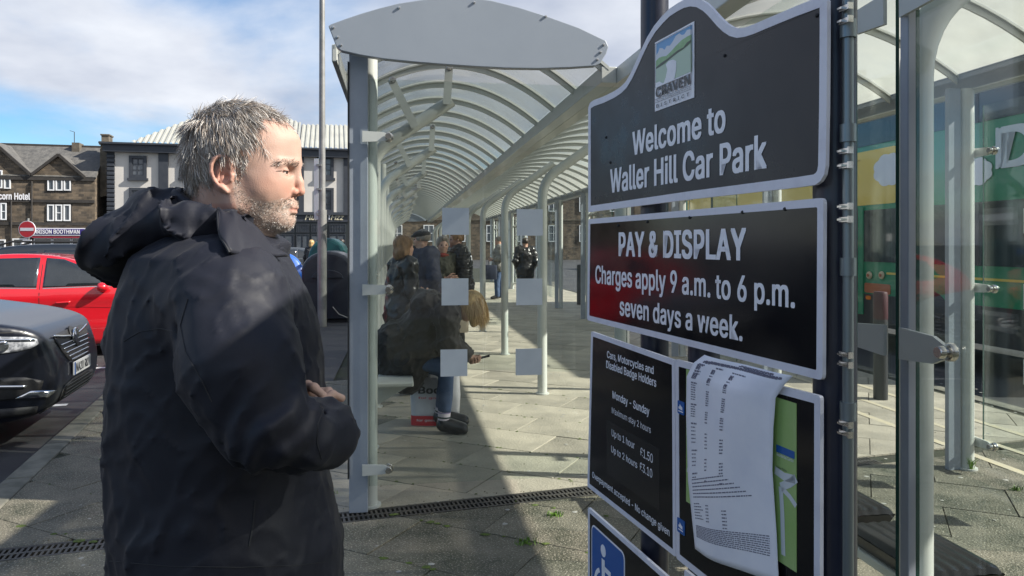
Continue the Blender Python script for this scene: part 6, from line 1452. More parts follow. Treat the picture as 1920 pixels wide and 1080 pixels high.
wr = J3['wrR']; bag((wr.x - .22, wr.y - .16, wr.z - .32), .32, .12, .26, mat('dark_red_leather', (.10, .015, .015), .4), 'dark red handbag held by the woman in the olive coat', 'handbag')

# ---- seated woman bent over her phone
Yw = 6.15
w0 = P(760, 690, Yw); SW_ = empty('person', (w0.x, w0.y, 0), 0, 'blond woman in a dark coat and jeans seated bent forward over her phone', 'person')
Q = lambda px, py, Y=Yw: P(px, py, Y)
JW = dict(pelvis=Q(757, 655), chest=Q(810, 598), neck=Q(848, 570), head=Q(882, 574), shL=Q(836, 585, Yw + .17), shR=Q(836, 590, Yw - .17), hipL=Q(762, 668, Yw + .09), hipR=Q(762, 668, Yw - .09),
          elL=Q(846, 640, Yw + .18), elR=Q(842, 645, Yw - .20), wrL=Q(876, 668, Yw + .04), wrR=Q(876, 670, Yw - .05), knL=Q(838, 694, Yw + .12), knR=Q(838, 688, Yw - .10), anL=Q(826, 780, Yw + .16), anR=Q(832, 786, Yw - .10), toeL=Q(868, 790, Yw + .18), toeR=Q(866, 797, Yw - .10))
for k_ in ('anL', 'anR'): JW[k_].z = .09
for k_ in ('toeL', 'toeR'): JW[k_].z = .04
bl = [(tuple(Q(735, 690, Yw)), (.13, .17, .17), .06), (tuple(Q(770, 712, Yw - .04)), (.10, .15, .11), .05), (tuple(Q(742, 640, Yw)), (.17, .21, .17), .06), (tuple(Q(800, 566, Yw)), (.13, .17, .10), .05), (tuple(Q(850, 560, Yw)), (.075, .10, .06), .03), (tuple(Q(800, 650, Yw - .05)), (.16, .20, .10), .06)]
JJ = human(SW_, JW, (.62, -.1, -.78), 1.66, .0115, clothes=[('coat', M_brownblk, 'coat', .05, {'len': .05, 'blobs': bl}), ('jeans', M_denim, 'legs', .012, {'low': .74}), ('trainers', M_leather, 'shoes', .022, {})], hands=(.6, .6), palms=((0, -.4, 1), (0, .4, 1)), head_up=(.75, 0, .6))
# hair falling forward and down, as many strands over a soft mass
def strands(name, roots, dirs, lens, widths, cols, m_, parent, seg=5, gravity=(0, 0, -1), gamt=0.0, curl=0.0, seed=1, origin=(0, 0, 0)):
    """flat tapering hairs; roots/dirs (n,3) arrays"""
    rg = np.random.default_rng(seed); n = len(roots); P_ = roots.copy(); D_ = dirs / np.linalg.norm(dirs, axis=1, keepdims=True); g = np.array(gravity, float)
    side = np.cross(D_, rg.normal(size=(n, 3))); side /= np.linalg.norm(side, axis=1, keepdims=True); vs = []; st = (lens / seg)[:, None]; bend = rg.normal(size=(n, 3)) * curl
    for s_ in range(seg + 1):
        w = widths[:, None] * (1 - .85 * (s_ / seg) ** 1.5); vs += [P_ - side * w, P_ + side * w]; P_ = P_ + D_ * st; D_ = D_ + g * gamt + bend; D_ /= np.linalg.norm(D_, axis=1, keepdims=True)
    V = np.stack(vs, 1).reshape(-1, 3) - np.array(origin); k = 2 * (seg + 1); b = (np.arange(n) * k)[:, None]
    q = np.concatenate([np.stack([b[:, 0] + 2 * s_, b[:, 0] + 2 * s_ + 1, b[:, 0] + 2 * s_ + 3, b[:, 0] + 2 * s_ + 2], 1) for s_ in range(seg)])
    me = np_mesh(name, V, q, m_); set_attr(me, 'tint', np.repeat(cols, k, 0)); return part(name, me, parent)
M_strand = mat('hair_strands', (.3, .3, .3), .42, attr='tint', spec=.6)
o_ = np.array(SW_.location); hc = np.array(JW['head']); rg = np.random.default_rng(4)
R = rotm((.62, -.1, -.78), (.75, 0, .6)); Rn = np.array(R)
f = Field(hc - .22, hc + .2, .009); E_ = lambda p, r: f.ell(tuple(hc + Rn @ np.array(p)), r, R)
f.union(E_((-.014, 0, .034), (.106, .09, .100))); f.union(f.cone(hc + np.array((.0, -.05, .02)), hc + np.array((.03, -.06, -.14)), .05, .03), .04); f.union(f.cone(hc + np.array((.05, -.02, .02)), hc + np.array((.06, -.02, -.13)), .045, .022), .04)
v, q = f.mesh(); part('hair', np_mesh('hair', v - o_, q, HAIR_BLOND), SW_)
n = 6500; u = rg.normal(size=(n, 3)); u /= np.linalg.norm(u, axis=1, keepdims=True); u = u[u[:, 2] > -.25]; n = len(u); roots = hc + (u * np.array((.108, .092, .10))) @ Rn.T * 1.0 + np.array(R @ Vector((-.014, 0, .034)))
dirs = np.stack([.12 * np.sign(u[:, 0]) + rg.normal(size=n) * .10, u[:, 1] * .2 - .05, -1 + 0 * u[:, 0]], 1) + (roots - hc) * 2.2
t = rg.random((n, 1)); cols = np.array((.80, .60, .32)) * t + np.array((.40, .25, .10)) * (1 - t)
strands('hair_strands', roots, dirs, rg.uniform(.09, .17, n), np.full(n, .0013), cols, M_strand, SW_, 6, gamt=.35, curl=.05, origin=o_)
# socks with bands, phone, carrier bag
for s_ in 'LR':
    a = np.array(JW['an' + s_]) - o_; m = MB(); kn_ = np.array(JW['kn' + s_]) - o_; d = (kn_ - a); 
    for i, (t0, t1, c) in enumerate(((.02, .09, (.62, .55, .62)), (.09, .12, (.03, .05, .05)), (.12, .18, (.66, .60, .66)), (.18, .20, (.3, .25, .4)), (.20, .26, (.64, .56, .62)))):
        q_ = MB(); q_.cyl(tuple(a + d * t0), tuple(a + d * t1), .052 - .0 * i + .0004 * (i % 2), n=14); q_.build('sock_band', mat('sock_%d' % i, c, .85), SW_, True)
ph = Q(902, 671, Yw); o = empty('phone', tuple(ph), 0, 'black smartphone held by the seated blond woman', 'phone')
m = MB(); m.box((0, 0, 0), (.15, .075, .009), M=Matrix.Rotation(math.radians(-14), 3, 'Y')); m.build('phone_body', M_leather, o, bevel=.003); m = MB(); m.box((.001, 0, .0053), (.138, .066, .001), M=Matrix.Rotation(math.radians(-14), 3, 'Y')); m.build('screen', M_carglass, o)
g0 = G(818, 803); g0.y = 6.42; g0.x = -.665
CB = bag((g0.x, g0.y, 0), .42, .20, .50, mat('white_bag_plastic', (.66, .66, .69), .45, col2=(.56, .56, .60), nscale=9, bump=.004, bscale=12), 'white and red plastic carrier bag behind the legs of the seated woman', 'carrier_bag')
m = MB(); vs = []
for z in (.001, .085):
    for k in range(25): t = math.pi + math.pi * k / 24; cx_, cy_ = math.copysign(abs(math.cos(t)) ** .4, math.cos(t)), -abs(math.sin(t)) ** .4; vs.append((cx_ * .206, cy_ * .112, z))
m.add(vs, [(k, k + 1, 25 + k + 1, 25 + k) for k in range(24)]); m.build('red_base', mat('bag_red', (.55, .02, .03), .45), CB)
M_redink = mat('red_ink', (.6, .03, .06), .5)
lettering('Boots', -.135, .15, .275, .335, -.1125, M_ink, CB, .03); lettering('for good', -.135, .08, .225, .25, -.1125, M_redink, CB, .01); lettering('Reusable', .0, .10, .145, .157, -.115, M_ink, CB, .0); lettering('for good', -.15, .02, .035, .06, -.118, M_wl, CB, .01)
m = MB(); m.tube([(-.145 + .032 * math.cos(t), -.108, .375 + .04 * math.sin(t)) for t in np.linspace(0, 6.283, 21)], .009, 6); m.build('printed_ring', M_ink, CB, True)
# ================================================================== THE MAN IN THE NAVY PARKA
YM = 1.47
def W(px, py, Y=YM): return np.array(P(px, py, Y))
MAN = empty('person', (-0.55, 1.5, 0), 0, 'grey haired bearded man in a dark navy hooded parka reading the sign', 'person')
MO = np.array(MAN.location)
def in_poly(px, py, poly):
    ins = np.zeros(px.shape, bool); n = len(poly)
    for i in range(n):
        ax, ay = poly[i]; bx_, by = poly[(i + 1) % n]; c = (ay > py) != (by > py)
        ins ^= c & (px < (bx_ - ax) * (py - ay) / np.where(by - ay == 0, 1e-9, by - ay) + ax)
    return ins
def topx(V): return 960 + F * V[:, 0] / YM, HY - F * (V[:, 2] - H) / YM      # side view coordinates in the middle plane of the head
S = YM / F                                                                 # metres per photograph pixel at the head
# ---- head
f = Field(W(335, 490) + (0, -.125, 0), W(590, 178) + (0, .125, 0), .0021)
def E(px, py, rx, rz, ry, y=0.0, k=.012, rot=0.0):
    R = Matrix.Rotation(math.radians(rot), 3, 'Y') if rot else None
    f.union(f.ell(tuple(W(px, py) + (0, y, 0)), (rx * S, ry, rz * S), R), k)
E(447, 288, 89, 82, .076); E(493, 275, 63, 62, .064, k=.03); E(470, 320, 70, 72, .068, k=.03)
E(500, 345, 52, 66, .058, k=.03); E(514, 388, 32, 36, .040, k=.03); E(526, 408, 19, 20, .024, k=.02)
f.union(f.cone(W(543, 268), W(547, 298), .014, .012), .03)                              # forehead front
for y in (-1, 1):
    f.union(f.cone(W(524, 412) + (0, .016 * y, 0), W(462, 388) + (0, .055 * y, 0), .017, .018), .02)   # jaw line
    f.union(f.cone(W(462, 388) + (0, .055 * y, 0), W(452, 345) + (0, .062 * y, 0), .016, .015), .02)
    E(514, 345, 26, 22, .020, .036 * y, .03); E(494, 364, 30, 26, .022, .040 * y, .03)                                           # cheekbone
    f.union(f.cone(W(554, 307) + (0, .010 * y, 0), W(538, 311) + (0, .046 * y, 0), .0072, .0075), .009)  # brow ridge
    f.cut(f.ell(tuple(W(550, 325) + (0, .030 * y, 0)), (13 * S, .015, 8.5 * S)), .008)  # eye socket
    f.union(f.ell(tuple(W(538, 325) + (0, .032 * y, 0)), (12.2 * S, .0155, 11 * S)), .004); f.cut(f.cone(W(549, 317.5) + (0, .022 * y, 0), W(532, 319.5) + (0, .050 * y, 0), .0016, .0012), .003)   # lids over the eyeball
    f.cut(f.ell(tuple(W(547, 326.5) + (0, .0355 * y, 0)), (10.5 * S, .0135, 2.7 * S)), .0006)      # squinting slit
    E(533, 336, 9, 4.5, .013, .036 * y, .006)                                          # bag under the eye
    f.cut(f.cone(W(553, 372) + (0, .014 * y, 0), W(543, 381) + (0, .030 * y, 0), .0022, .0022), .005)   # nasolabial fold
    f.cut(f.cone(W(528, 322) + (0, .053 * y, 0), W(510, 316) + (0, .063 * y, 0), .0012, .0008), .002)   # crow's feet
    f.cut(f.cone(W(528, 326) + (0, .053 * y, 0), W(508, 328) + (0, .064 * y, 0), .0012, .0008), .002)
    f.cut(f.cone(W(530, 331) + (0, .051 * y, 0), W(512, 339) + (0, .062 * y, 0), .0012, .0008), .002)
# nose
f.union(f.cone(W(556, 316), W(561, 342), .0068, .0085), .010); f.union(f.cone(W(561, 342), W(562.5, 358), .0085, .0098), .006)
for y in (-1, 1):
    f.union(f.ell(tuple(W(553.5, 361) + (0, .0125 * y, 0)), (8.5 * S, .0062, 7 * S)), .004)
    f.cut(f.ell(tuple(W(558, 369) + (0, .0075 * y, 0)), (5.0 * S, .0032, 2.6 * S)), .001)
# mouth
E(548, 384, 8.5, 8, .022, 0, .008); f.union(f.cone(W(553, 389) + (0, -.014, 0), W(553, 389) + (0, .014, 0), .0036), .004); f.union(f.cone(W(549.5, 398) + (0, -.013, 0), W(549.5, 398) + (0, .013, 0), .0048), .004)
f.cut(f.cone(W(555.5, 393.3) + (0, -.020, 0), W(555.5, 393.3) + (0, .020, 0), .0018), .002); E(534, 414, 14.5, 15, .020, 0, .012)
f.cut(f.cone(W(551, 405) + (0, -.012, 0), W(551, 405) + (0, .012, 0), .003), .006)
# ears
for y in (-1, 1):
    yb = .079 * y
    c = lambda px, py, o=0.0: W(px, py) + (0, yb + o * y, 0)
    E(449, 333, 20, 33, .0075, yb - .004 * y, .005, 10)
    f.cut(f.ell(tuple(c(452, 333, .0075)), (11 * S, .0065, 19 * S)), .003)
    rim = [(460, 322), (462, 310), (455, 303), (445, 302), (436, 307), (431, 318), (431, 332), (436, 346), (443, 356)]
    off = (.002, .004, .006, .008, .010, .012, .012, .010, .007)
    for i in range(len(rim) - 1): f.union(f.cone(c(*rim[i], off[i]), c(*rim[i + 1], off[i + 1]), .0036, .0036), .002)
    f.union(f.cone(c(447, 357, .005), c(453, 364, .001), .0055, .0045), .004)            # lobe
    ah = [(440, 345), (441, 330), (446, 318)]
    for i in range(2): f.union(f.cone(c(*ah[i], .006), c(*ah[i + 1], .006), .0026, .0026), .002)
    f.union(f.cone(c(463, 336, .001), c(461, 344, .001), .0048, .004), .003); f.cut(f.ell(tuple(c(454, 338, .006)), (6 * S, .009, 8 * S)), .002)
# neck with its muscle, slight relief
f.union(f.cone(W(428, 350), W(408, 470), .062, .064), .02); f.union(f.cone(W(470, 395), W(455, 480), .048, .056), .025)
f.union(f.cone(W(436, 372) + (0, -.045, 0), W(470, 470) + (0, -.030, 0), .014, .014), .012)
f.D += (vnoise(f.X, f.Y, f.Z, .016, 11) - .5) * .0012
head = f.mesh()
# ---- rest of the body: trunk, legs, arms under the clothes, and the two fists
sc = .0094 * 100
f = Field((-.95, 1.15, .0), (-.18, 1.9, 1.56), .014)
JM = dict(sR=W(430, 570, 1.32), eR=W(498, 795, 1.235), wR=W(612, 815, 1.34), sL=W(440, 560, 1.68), eL=W(500, 800, 1.70), wL=W(575, 752, 1.50))
tx = lambda px: (px - 960) * 1.5 / F
f.union(f.cone((tx(400), 1.5, .95), (tx(400), 1.5, 1.30), .15, .15), .05); f.union(f.cone(JM['sR'], JM['sL'], .07, .07), .05); f.union(f.cone((tx(395), 1.5, 1.3), (tx(410), 1.49, 1.52), .09, .062), .05)
for s_ in 'RL': f.union(f.cone(JM['s' + s_], JM['e' + s_], .052, .042), .03); f.union(f.cone(JM['e' + s_], JM['w' + s_], .04, .028), .02)
for y in (-.1, .1):
    f.union(f.cone((tx(400), 1.5 + y, .92), (tx(408), 1.5 + y, .50), .09, .06), .04); f.union(f.cone((tx(408), 1.5 + y, .50), (tx(395), 1.5 + y * 1.1, .09), .055, .04), .02); f.union(f.cone((tx(395), 1.5 + y * 1.1, .07), (tx(395) + .17, 1.5 + y * 1.3, .04), .04, .03), .02)
body = f.mesh()
h1 = place_hand(W(552, 755, 1.47), (.97, -.1, .02), (-.1, -.90, -.42), left=True, curl=1.45, scale=.92, res=.0036)
h2 = place_hand(W(568, 815, 1.375), (.95, .25, .10), (-.2, .9, .1), left=False, curl=1.35, scale=.86, res=.0036)
v, q = join_np([head, body, h1, h2])
M_face = mat('face_skin', (.5, .3, .2), .56, attr='tint', bump=.0005, bscale=380, sub=.05, spec=.32)
me = np_mesh('body', v - MO, q, M_face)
px_, py_ = topx(v); nh = len(head[0]); col = np.tile(np.array((.46, .315, .25)), (len(v), 1))
def soft(px0, py0, rx, ry): return np.exp(-(((px_ - px0) / rx) ** 2 + ((py_ - py0) / ry) ** 2))[:, None]
isH = (np.arange(len(v)) < nh)[:, None]
nz = vnoise(v[:, 0], v[:, 1], v[:, 2], .006, 21)[:, None]; nz2 = vnoise(v[:, 0], v[:, 1], v[:, 2], .02, 22)[:, None]
def mixc(c, w): 
    global col; w = np.clip(w, 0, 1); col = col * (1 - w) + np.array(c) * w
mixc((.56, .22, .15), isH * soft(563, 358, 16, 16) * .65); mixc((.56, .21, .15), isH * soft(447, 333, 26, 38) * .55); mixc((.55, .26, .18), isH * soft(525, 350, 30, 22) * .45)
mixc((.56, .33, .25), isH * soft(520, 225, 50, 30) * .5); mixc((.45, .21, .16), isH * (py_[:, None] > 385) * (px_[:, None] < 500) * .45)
mixc((.50, .22, .17), isH * soft(553, 393, 6, 5) * (np.abs(v[:, 1:2] - YM) < .02) * .8)
brd = in_poly(px_, py_, [(474, 340), (486, 372), (515, 382), (540, 376), (566, 374), (566, 386), (552, 389), (546, 394), (552, 401), (566, 400), (566, 440), (500, 446), (486, 425), (470, 395), (463, 350)])[:, None]
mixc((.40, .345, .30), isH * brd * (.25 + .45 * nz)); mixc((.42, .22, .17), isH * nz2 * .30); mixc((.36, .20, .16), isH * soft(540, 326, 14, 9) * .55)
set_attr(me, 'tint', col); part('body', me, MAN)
ex = W(538.6, 326) - MO
for y in (-1, 1):
    m = MB(); m.lathe([(0, -.0105), (.0075, -.0075), (.0105, 0), (.0075, .0075), (0, .0105)], (ex[0], ex[1] + .031 * y, ex[2]), 14); e_ = m.build('eye', mat('eye_white', (.60, .55, .52), .1), MAN, True)
    m = MB(); m.lathe([(.0, .0098), (.0055, .0085), (.0055, .0095), (0, .0112)], (ex[0], ex[1] + .031 * y, ex[2]), 12, 'X'); m.build('iris', M_eye, e_, True)

for y in (-1, 1):       # upper lashes along the squinting lid, standing just off the surface
    hb = BVHTree.FromPolygons([tuple(p) for p in head[0]], [tuple(int(i) for i in r_) for r_ in head[1]]); pts_ = []
    for t in np.linspace(0, 1, 9):
        a = math.radians(8 + 92 * t); dirv = Vector((math.cos(a), y * math.sin(a) , 0)); o2 = Vector(W(538.6, 324.6 - 1.0 * math.sin(t * 3.1) + 1.6 * t) + (0, .032 * y, 0)) + dirv * .05
        hit = hb.ray_cast(o2, -dirv, .06)[0]
        if hit: pts_.append(tuple(hit + dirv * .0004 - Vector(MO)))
    if len(pts_) > 3: m = MB(); m.tube(pts_, [.0005] + [.0009] * (len(pts_) - 2) + [.0004], 5); m.build('eyelashes', HAIR_DARK, MAN, True)

# ---- hair: a close cap, then strands growing from it
capP = [(330, 170), (470, 170), (520, 196), (512, 212), (498, 222), (490, 240), (497, 262), (500, 282), (490, 300), (478, 318), (470, 338), (462, 338), (461, 312), (446, 298), (430, 302), (426, 322), (424, 345), (408, 358), (370, 366), (330, 366)]
g = Field(W(335, 375) + (0, -.11, 0), W(560, 178) + (0, .11, 0), .0032)
g.union(g.ell(tuple(W(444, 282)), (94 * S, .0825, 87 * S))); g.union(g.ell(tuple(W(470, 262)), (72 * S, .072, 64 * S)), .02); g.union(g.ell(tuple(W(420, 310)), (66 * S, .072, 56 * S)), .02)
gx_, gy_ = 960 + F * g.X[:, 0, :] / YM, HY - F * (g.Z[:, 0, :] - H) / YM
pd = poly_sdf(gx_, gy_, capP)[:, None, :] * S; g.D += (vnoise(g.X, g.Y, g.Z * .6, .012, 31) - .5) * .007; g.D = np.maximum(g.D, (pd + (vnoise(g.X, g.Y, g.Z, .007, 8) - .5) * .012).astype(np.float32))
hv, hq = g.mesh()
M_haircap = mat('hair_base', (.16, .135, .115), .6, col2=(.27, .25, .225), nscale=60, stretch=(1, 1, .3), bump=.002, bscale=160)
part('hair', np_mesh('hair', hv - MO, hq, M_haircap), MAN)
rg = np.random.default_rng(12)
cen = W(450, 300); crown = W(398, 222)
def hairset(name, N, sel, length, width, lift, white, flow, seed, gam=.1, curl=.12, seg=5, base=None, off=0.0, light=(.62, .59, .555), dark=(.29, .24, .20), rnd=.045, cl=.62):
    src = base if base is not None else hv; hx_, hy_ = topx(src); ok = sel(hx_, hy_, src); cand = src[ok]
    if len(cand) == 0: return
    r_ = np.random.default_rng(seed); i = r_.integers(0, len(cand), N); R0 = cand[i] + r_.normal(size=(N, 3)) * .0014
    nrm = (R0 - cen) / np.array((94 * S, .078, 87 * S)) ** 1; nrm /= np.linalg.norm(nrm, axis=1, keepdims=True)
    d = flow(R0, nrm, r_); d -= nrm * (d * nrm).sum(1, keepdims=True); d /= np.linalg.norm(d, axis=1, keepdims=True) + 1e-9
    clump = np.stack([vnoise(R0[:, 0], R0[:, 1], R0[:, 2], .019, 40 + k) - .5 for k in range(3)], 1) * 1.5
    D0 = d + nrm * (lift + r_.normal(size=(N, 1)) * .5 * rnd) + clump * cl + r_.normal(size=(N, 3)) * rnd
    t = r_.random(N)[:, None]; mixw = np.clip(white(R0) + (vnoise(R0[:, 0], R0[:, 1], R0[:, 2], .014, 55)[:, None] - .5) * .9, 0, 1)
    c = np.where(t < mixw, np.array(light) * (.65 + .5 * r_.random((N, 1))), np.array(dark) * (.6 + .8 * r_.random((N, 1))))
    return strands(name, R0 - nrm * .001 + nrm * off, D0, length * r_.uniform(.6, 1.15, N), np.full(N, width) * r_.uniform(.7, 1.2, N), c, M_strand, MAN, seg, gamt=gam, curl=curl, seed=seed, origin=MO)
def flow_main(R0, n, r_):
    d = R0 - crown; d /= np.linalg.norm(d, axis=1, keepdims=True) + 1e-6; low = np.clip((H + .02 - R0[:, 2:3]) / .08 + .6, 0, 1)
    return d * (1 - .4 * low) + np.array((-.45, 0, -1.0)) * low * .9
NE = lambda x, y: ~in_poly(x, y, [(418, 296), (470, 288), (478, 350), (425, 372)])
hairset('hair_strands', 22000, lambda x, y, s_: (y < 362) & NE(x, y), .040, .00065, .03, lambda R: np.clip(.50 + (R[:, 0:1] - crown[0]) * 1.5, .35, .8), flow_main, 3, gam=.17, curl=.06)
hairset('hair_strands', 3200, lambda x, y, s_: (y < 235) & (x < 525), .036, .00065, .12, lambda R: .5 + 0 * R[:, :1], lambda R0, n, r_: np.array((1.0, 0, .15)) + r_.normal(size=R0.shape) * .45, 5, gam=.14, curl=.16)
hairset('hair_strands', 520, lambda x, y, s_: (y < 236) & (x > 495) & (x < 562) & (np.abs(s_[:, 1] - YM) < .062), .030, .0005, .25, lambda R: .55 + 0 * R[:, :1], lambda R0, n, r_: np.array((1.0, 0, -.1)) + r_.normal(size=R0.shape) * .6, 6, gam=.22, curl=.25, base=head[0])
hairset('sideburn', 900, lambda x, y, s_: in_poly(x, y, [(470, 300), (492, 292), (486, 318), (480, 345), (466, 350)]) & (np.abs(s_[:, 1] - YM) > .05), .012, .0006, .2, lambda R: .7 + 0 * R[:, :1], lambda R0, n, r_: np.array((.1, 0, -1.0)) + r_.normal(size=R0.shape) * .3, 7, base=head[0])
hairset('nape_hair', 1500, lambda x, y, s_: in_poly(x, y, [(356, 335), (424, 340), (420, 366), (364, 378)]), .011, .0006, .15, lambda R: .35 + 0 * R[:, :1], lambda R0, n, r_: np.array((.2, 0, -1.0)) + r_.normal(size=R0.shape) * .3, 8, base=head[0])
bP = [(472, 345), (488, 374), (515, 384), (538, 378), (552, 375), (566, 376), (566, 386), (552, 387.5), (544, 394), (551, 402), (566, 401), (566, 438), (505, 440), (488, 420), (472, 395), (465, 355)]
hairset('beard', 15000, lambda x, y, s_: in_poly(x, y, bP) & (s_[:, 2] > W(0, 437)[2]), .0042, .00030, .18, lambda R: np.clip(.82 + (H + .035 - R[:, 2:3]) * 6, .45, .97), lambda R0, n, r_: np.array((.25, 0, -1.0)) + r_.normal(size=R0.shape) * .35, 9, gam=.1, curl=.08, seg=3, base=head[0], light=(.60, .56, .52), dark=(.30, .23, .18), rnd=.18, cl=.1)
hairset('moustache', 900, lambda x, y, s_: in_poly(x, y, [(541, 374), (556, 374), (562, 385), (548, 388), (540, 392)]), .006, .0004, .2, lambda R: .4 + 0 * R[:, :1], lambda R0, n, r_: np.array((.1, 0, -1.0)) + np.sign(R0[:, 1:2] - YM) * np.array((0, .5, 0)) + r_.normal(size=R0.shape) * .3, 10, gam=.1, seg=3, base=head[0])
hairset('eyebrow', 420, lambda x, y, s_: in_poly(x, y, [(532, 308), (556, 302), (564, 306), (562, 313), (545, 312), (530, 316)]), .008, .0005, .4, lambda R: .35 + 0 * R[:, :1], lambda R0, n, r_: np.array((-.2, 0, .2)) + np.sign(R0[:, 1:2] - YM) * np.array((0, 1., 0)) + r_.normal(size=R0.shape) * .3, 11, seg=3, base=head[0])

# ---- parka
M_parka = mat('navy_parka_cloth', (.0095, .011, .0195), .6, col2=(.007, .0083, .0155), nscale=5, contrast=(.3, .7), bump=.0009, bscale=22, spec=.34, sheen=.03)
M_lining = mat('parka_lining', (.012, .013, .017), .7)
c = Field((-.95, 1.02, .42), (-.22, 1.95, 1.70), .0072)
# slices: pixel row, back and front column, half depth
rows_ = [(432, 325, 500, 0.1), (455, 310, 535, 0.15), (480, 276, 526, 0.185), (520, 258, 550, 0.19), (560, 246, 570, 0.203), (620, 235, 590, 0.21), (700, 231, 598, 0.21), (800, 230, 598, 0.21), (880, 230, 603, 0.21), (950, 232, 615, 0.215), (1010, 237, 634, 0.22), (1080, 243, 634, 0.225), (1200, 251, 634, 0.23), (1480, 265, 634, 0.235)]
tab = [(H - (r[0] - HY) * 1.5 / F, tx(r[1]), tx(r[2]), 1.5, r[3]) for r in rows_]
c.union(c.slab(tab, 2.15))
c.union(c.cone(W(425, 540, 1.36), W(425, 540, 1.64), .085, .085), .07)
c.union(c.cone(W(428, 572, 1.315), W(452, 690, 1.25), .098, .094), .05); c.union(c.cone(W(452, 690, 1.25), W(500, 795, 1.225), .092, .074), .03)
c.union(c.cone(W(500, 797, 1.225), W(560, 815, 1.265), .070, .062), .02); c.union(c.cone(W(560, 815, 1.265), W(600, 815, 1.31), .062, .060), .02); 
cr2 = W(606, 814, 1.315), W(628, 814, 1.335)
c.union(c.cone(cr2[0], cr2[1], .055, .050), .012)
c.union(c.cone(W(450, 570, 1.69), W(508, 790, 1.70), .095, .072), .05); c.union(c.cone(W(508, 795, 1.70), W(560, 765, 1.53), .066, .056), .02)
# hand openings
c.cut(c.cone(W(625, 813, 1.335), W(690, 805, 1.40), .034, .05), .006)
# armpit and sleeve creases, hem flare, pocket slit, folds
def crease(a, b, r=.010, k=.014): c.cut(c.cone(a, b, r, r * .5), k)
crease(W(340, 620, 1.235), W(402, 735, 1.195), .006, .02); crease(W(402, 735, 1.195), W(438, 850, 1.18), .006, .02); crease(W(440, 868, 1.18), W(600, 898, 1.25), .008, .02)
crease(W(548, 745, 1.15), W(570, 705, 1.17), .006); crease(W(520, 735, 1.14), W(560, 745, 1.155), .005); crease(W(592, 768, 1.26), W(606, 840, 1.26), .006, .008); crease(W(570, 760, 1.21), W(585, 800, 1.205), .004, .008)
crease(W(475, 940, 1.262), W(468, 1032, 1.258), .004, .006)
n1 = vnoise(c.X * 1.0, c.Y, c.Z * .35, .055, 61); n2 = vnoise(c.X + c.Z * .6, c.Y, c.Z * .8 - c.X * .5, .085, 62); n3 = vnoise(c.X - c.Z * .8, c.Y, (c.Z + c.X) * .35, .035, 63)
rdg = lambda n: (1 - np.abs(2 * n - 1)) ** 3
back = np.clip((-.60 - c.X) / .15, 0, 1) * np.clip((1.45 - c.Z) / .1, 0, 1)
cr_f = lambda n, p: (1 - np.abs(2 * n - 1)) ** p
c.D += ((n2 - .5) * .012 - cr_f(n2, 9) * .004 - cr_f(n1, 6) * .009 * (.2 + .8 * back) - cr_f(n3, 9) * .0045).astype(np.float32)
# sleeve bunching near the elbow and forearm
el = W(530, 800, 1.225); dd = np.sqrt((c.X - el[0]) ** 2 + (c.Z - el[2]) ** 2); c.D += (.006 * np.sin((c.X * .9 - c.Z * .45) * 150 + 6 * n2) * np.exp(-(dd / .075) ** 2) * (c.Y < 1.36)).astype(np.float32)
# neck opening
c.cut(c.cone(W(425, 330), W(432, 470), .075, .070), .01)
v, q = c.mesh(); PK = (v, q); part('parka', np_mesh('parka', v - MO, q, M_parka), MAN)
# stand collar: tilted band round the neck
k = Field(W(300, 500) + (0, -.15, 0), W(575, 340) + (0, .15, 0), .0046)
tl = math.radians(31); cc_ = W(424, 424); ax_ = np.array((math.cos(tl), 0, -math.sin(tl))); nx_ = np.array((math.sin(tl), 0, math.cos(tl)))
X_, Y_, Z_ = k.X - cc_[0], k.Y - cc_[1], k.Z - cc_[2]; a_ = X_ * ax_[0] + Z_ * ax_[2]; n_ = X_ * nx_[0] + Z_ * nx_[2]
rho = np.sqrt((a_ / (.110 + .10 * np.clip(-n_, -.03, .05))) ** 2 + (Y_ / (.092 + .25 * np.clip(-n_, -.02, .06))) ** 2); dr_ = np.abs((rho - 1) * .092) - .0065; dn = np.abs(n_ + .012) - .029
k.D = (np.sqrt(np.maximum(dr_, 0) ** 2 + np.maximum(dn, 0) ** 2) + np.minimum(np.maximum(dr_, dn), 0) - .003 + (vnoise(k.X, k.Y, k.Z, .03, 5) - .5) * .008).astype(np.float32)
v, q = k.mesh(); part('collar', np_mesh('collar', v - MO, q, M_parka), MAN)
# hood lying on the back
k = Field(W(135, 560) + (0, -.27, 0), W(490, 350) + (0, .27, 0), .0066)
def KE(px, py, rx, rz, ry, rot=0, kk=.05, y=0.0): k.union(k.ell(tuple(W(px, py, 1.5) + (0, y, 0)), (rx * S, ry, rz * S), Matrix.Rotation(math.radians(rot), 3, 'Y')), kk)
KE(260, 468, 58, 50, .120, -20); KE(308, 434, 78, 38, .135, -16); KE(365, 412, 78, 28, .140, 14); KE(238, 478, 42, 42, .10, 0); KE(400, 425, 60, 26, .150, 10, .03)
k.union(k.cone(W(308, 393, 1.43), W(306, 397, 1.58), .014, .014), .05)
for y in (-1, 1): k.union(k.cone(W(360, 412, 1.5 + .125 * y), W(462, 430, 1.5 + .105 * y), .024, .016), .03)
a1 = vnoise(k.X - .7 * k.Z, k.Y * .6, (k.Z + .7 * k.X) * .35, .042, 71); a2 = vnoise(k.X, k.Y, k.Z, .075, 72); a3 = vnoise(k.X * 1.0, k.Y * .5, k.Z, .024, 73)
frt = np.clip((k.X + .66) / .12, 0, 1)
k.D += ((a2 - .5) * .024 - cr_f(a1, 5) * .016 + .005 - cr_f(a3, 4) * .008 * frt - cr_f(a2, 7) * .009).astype(np.float32)
k.cut(k.cone(W(430, 300), W(440, 440), .082, .082), .01)
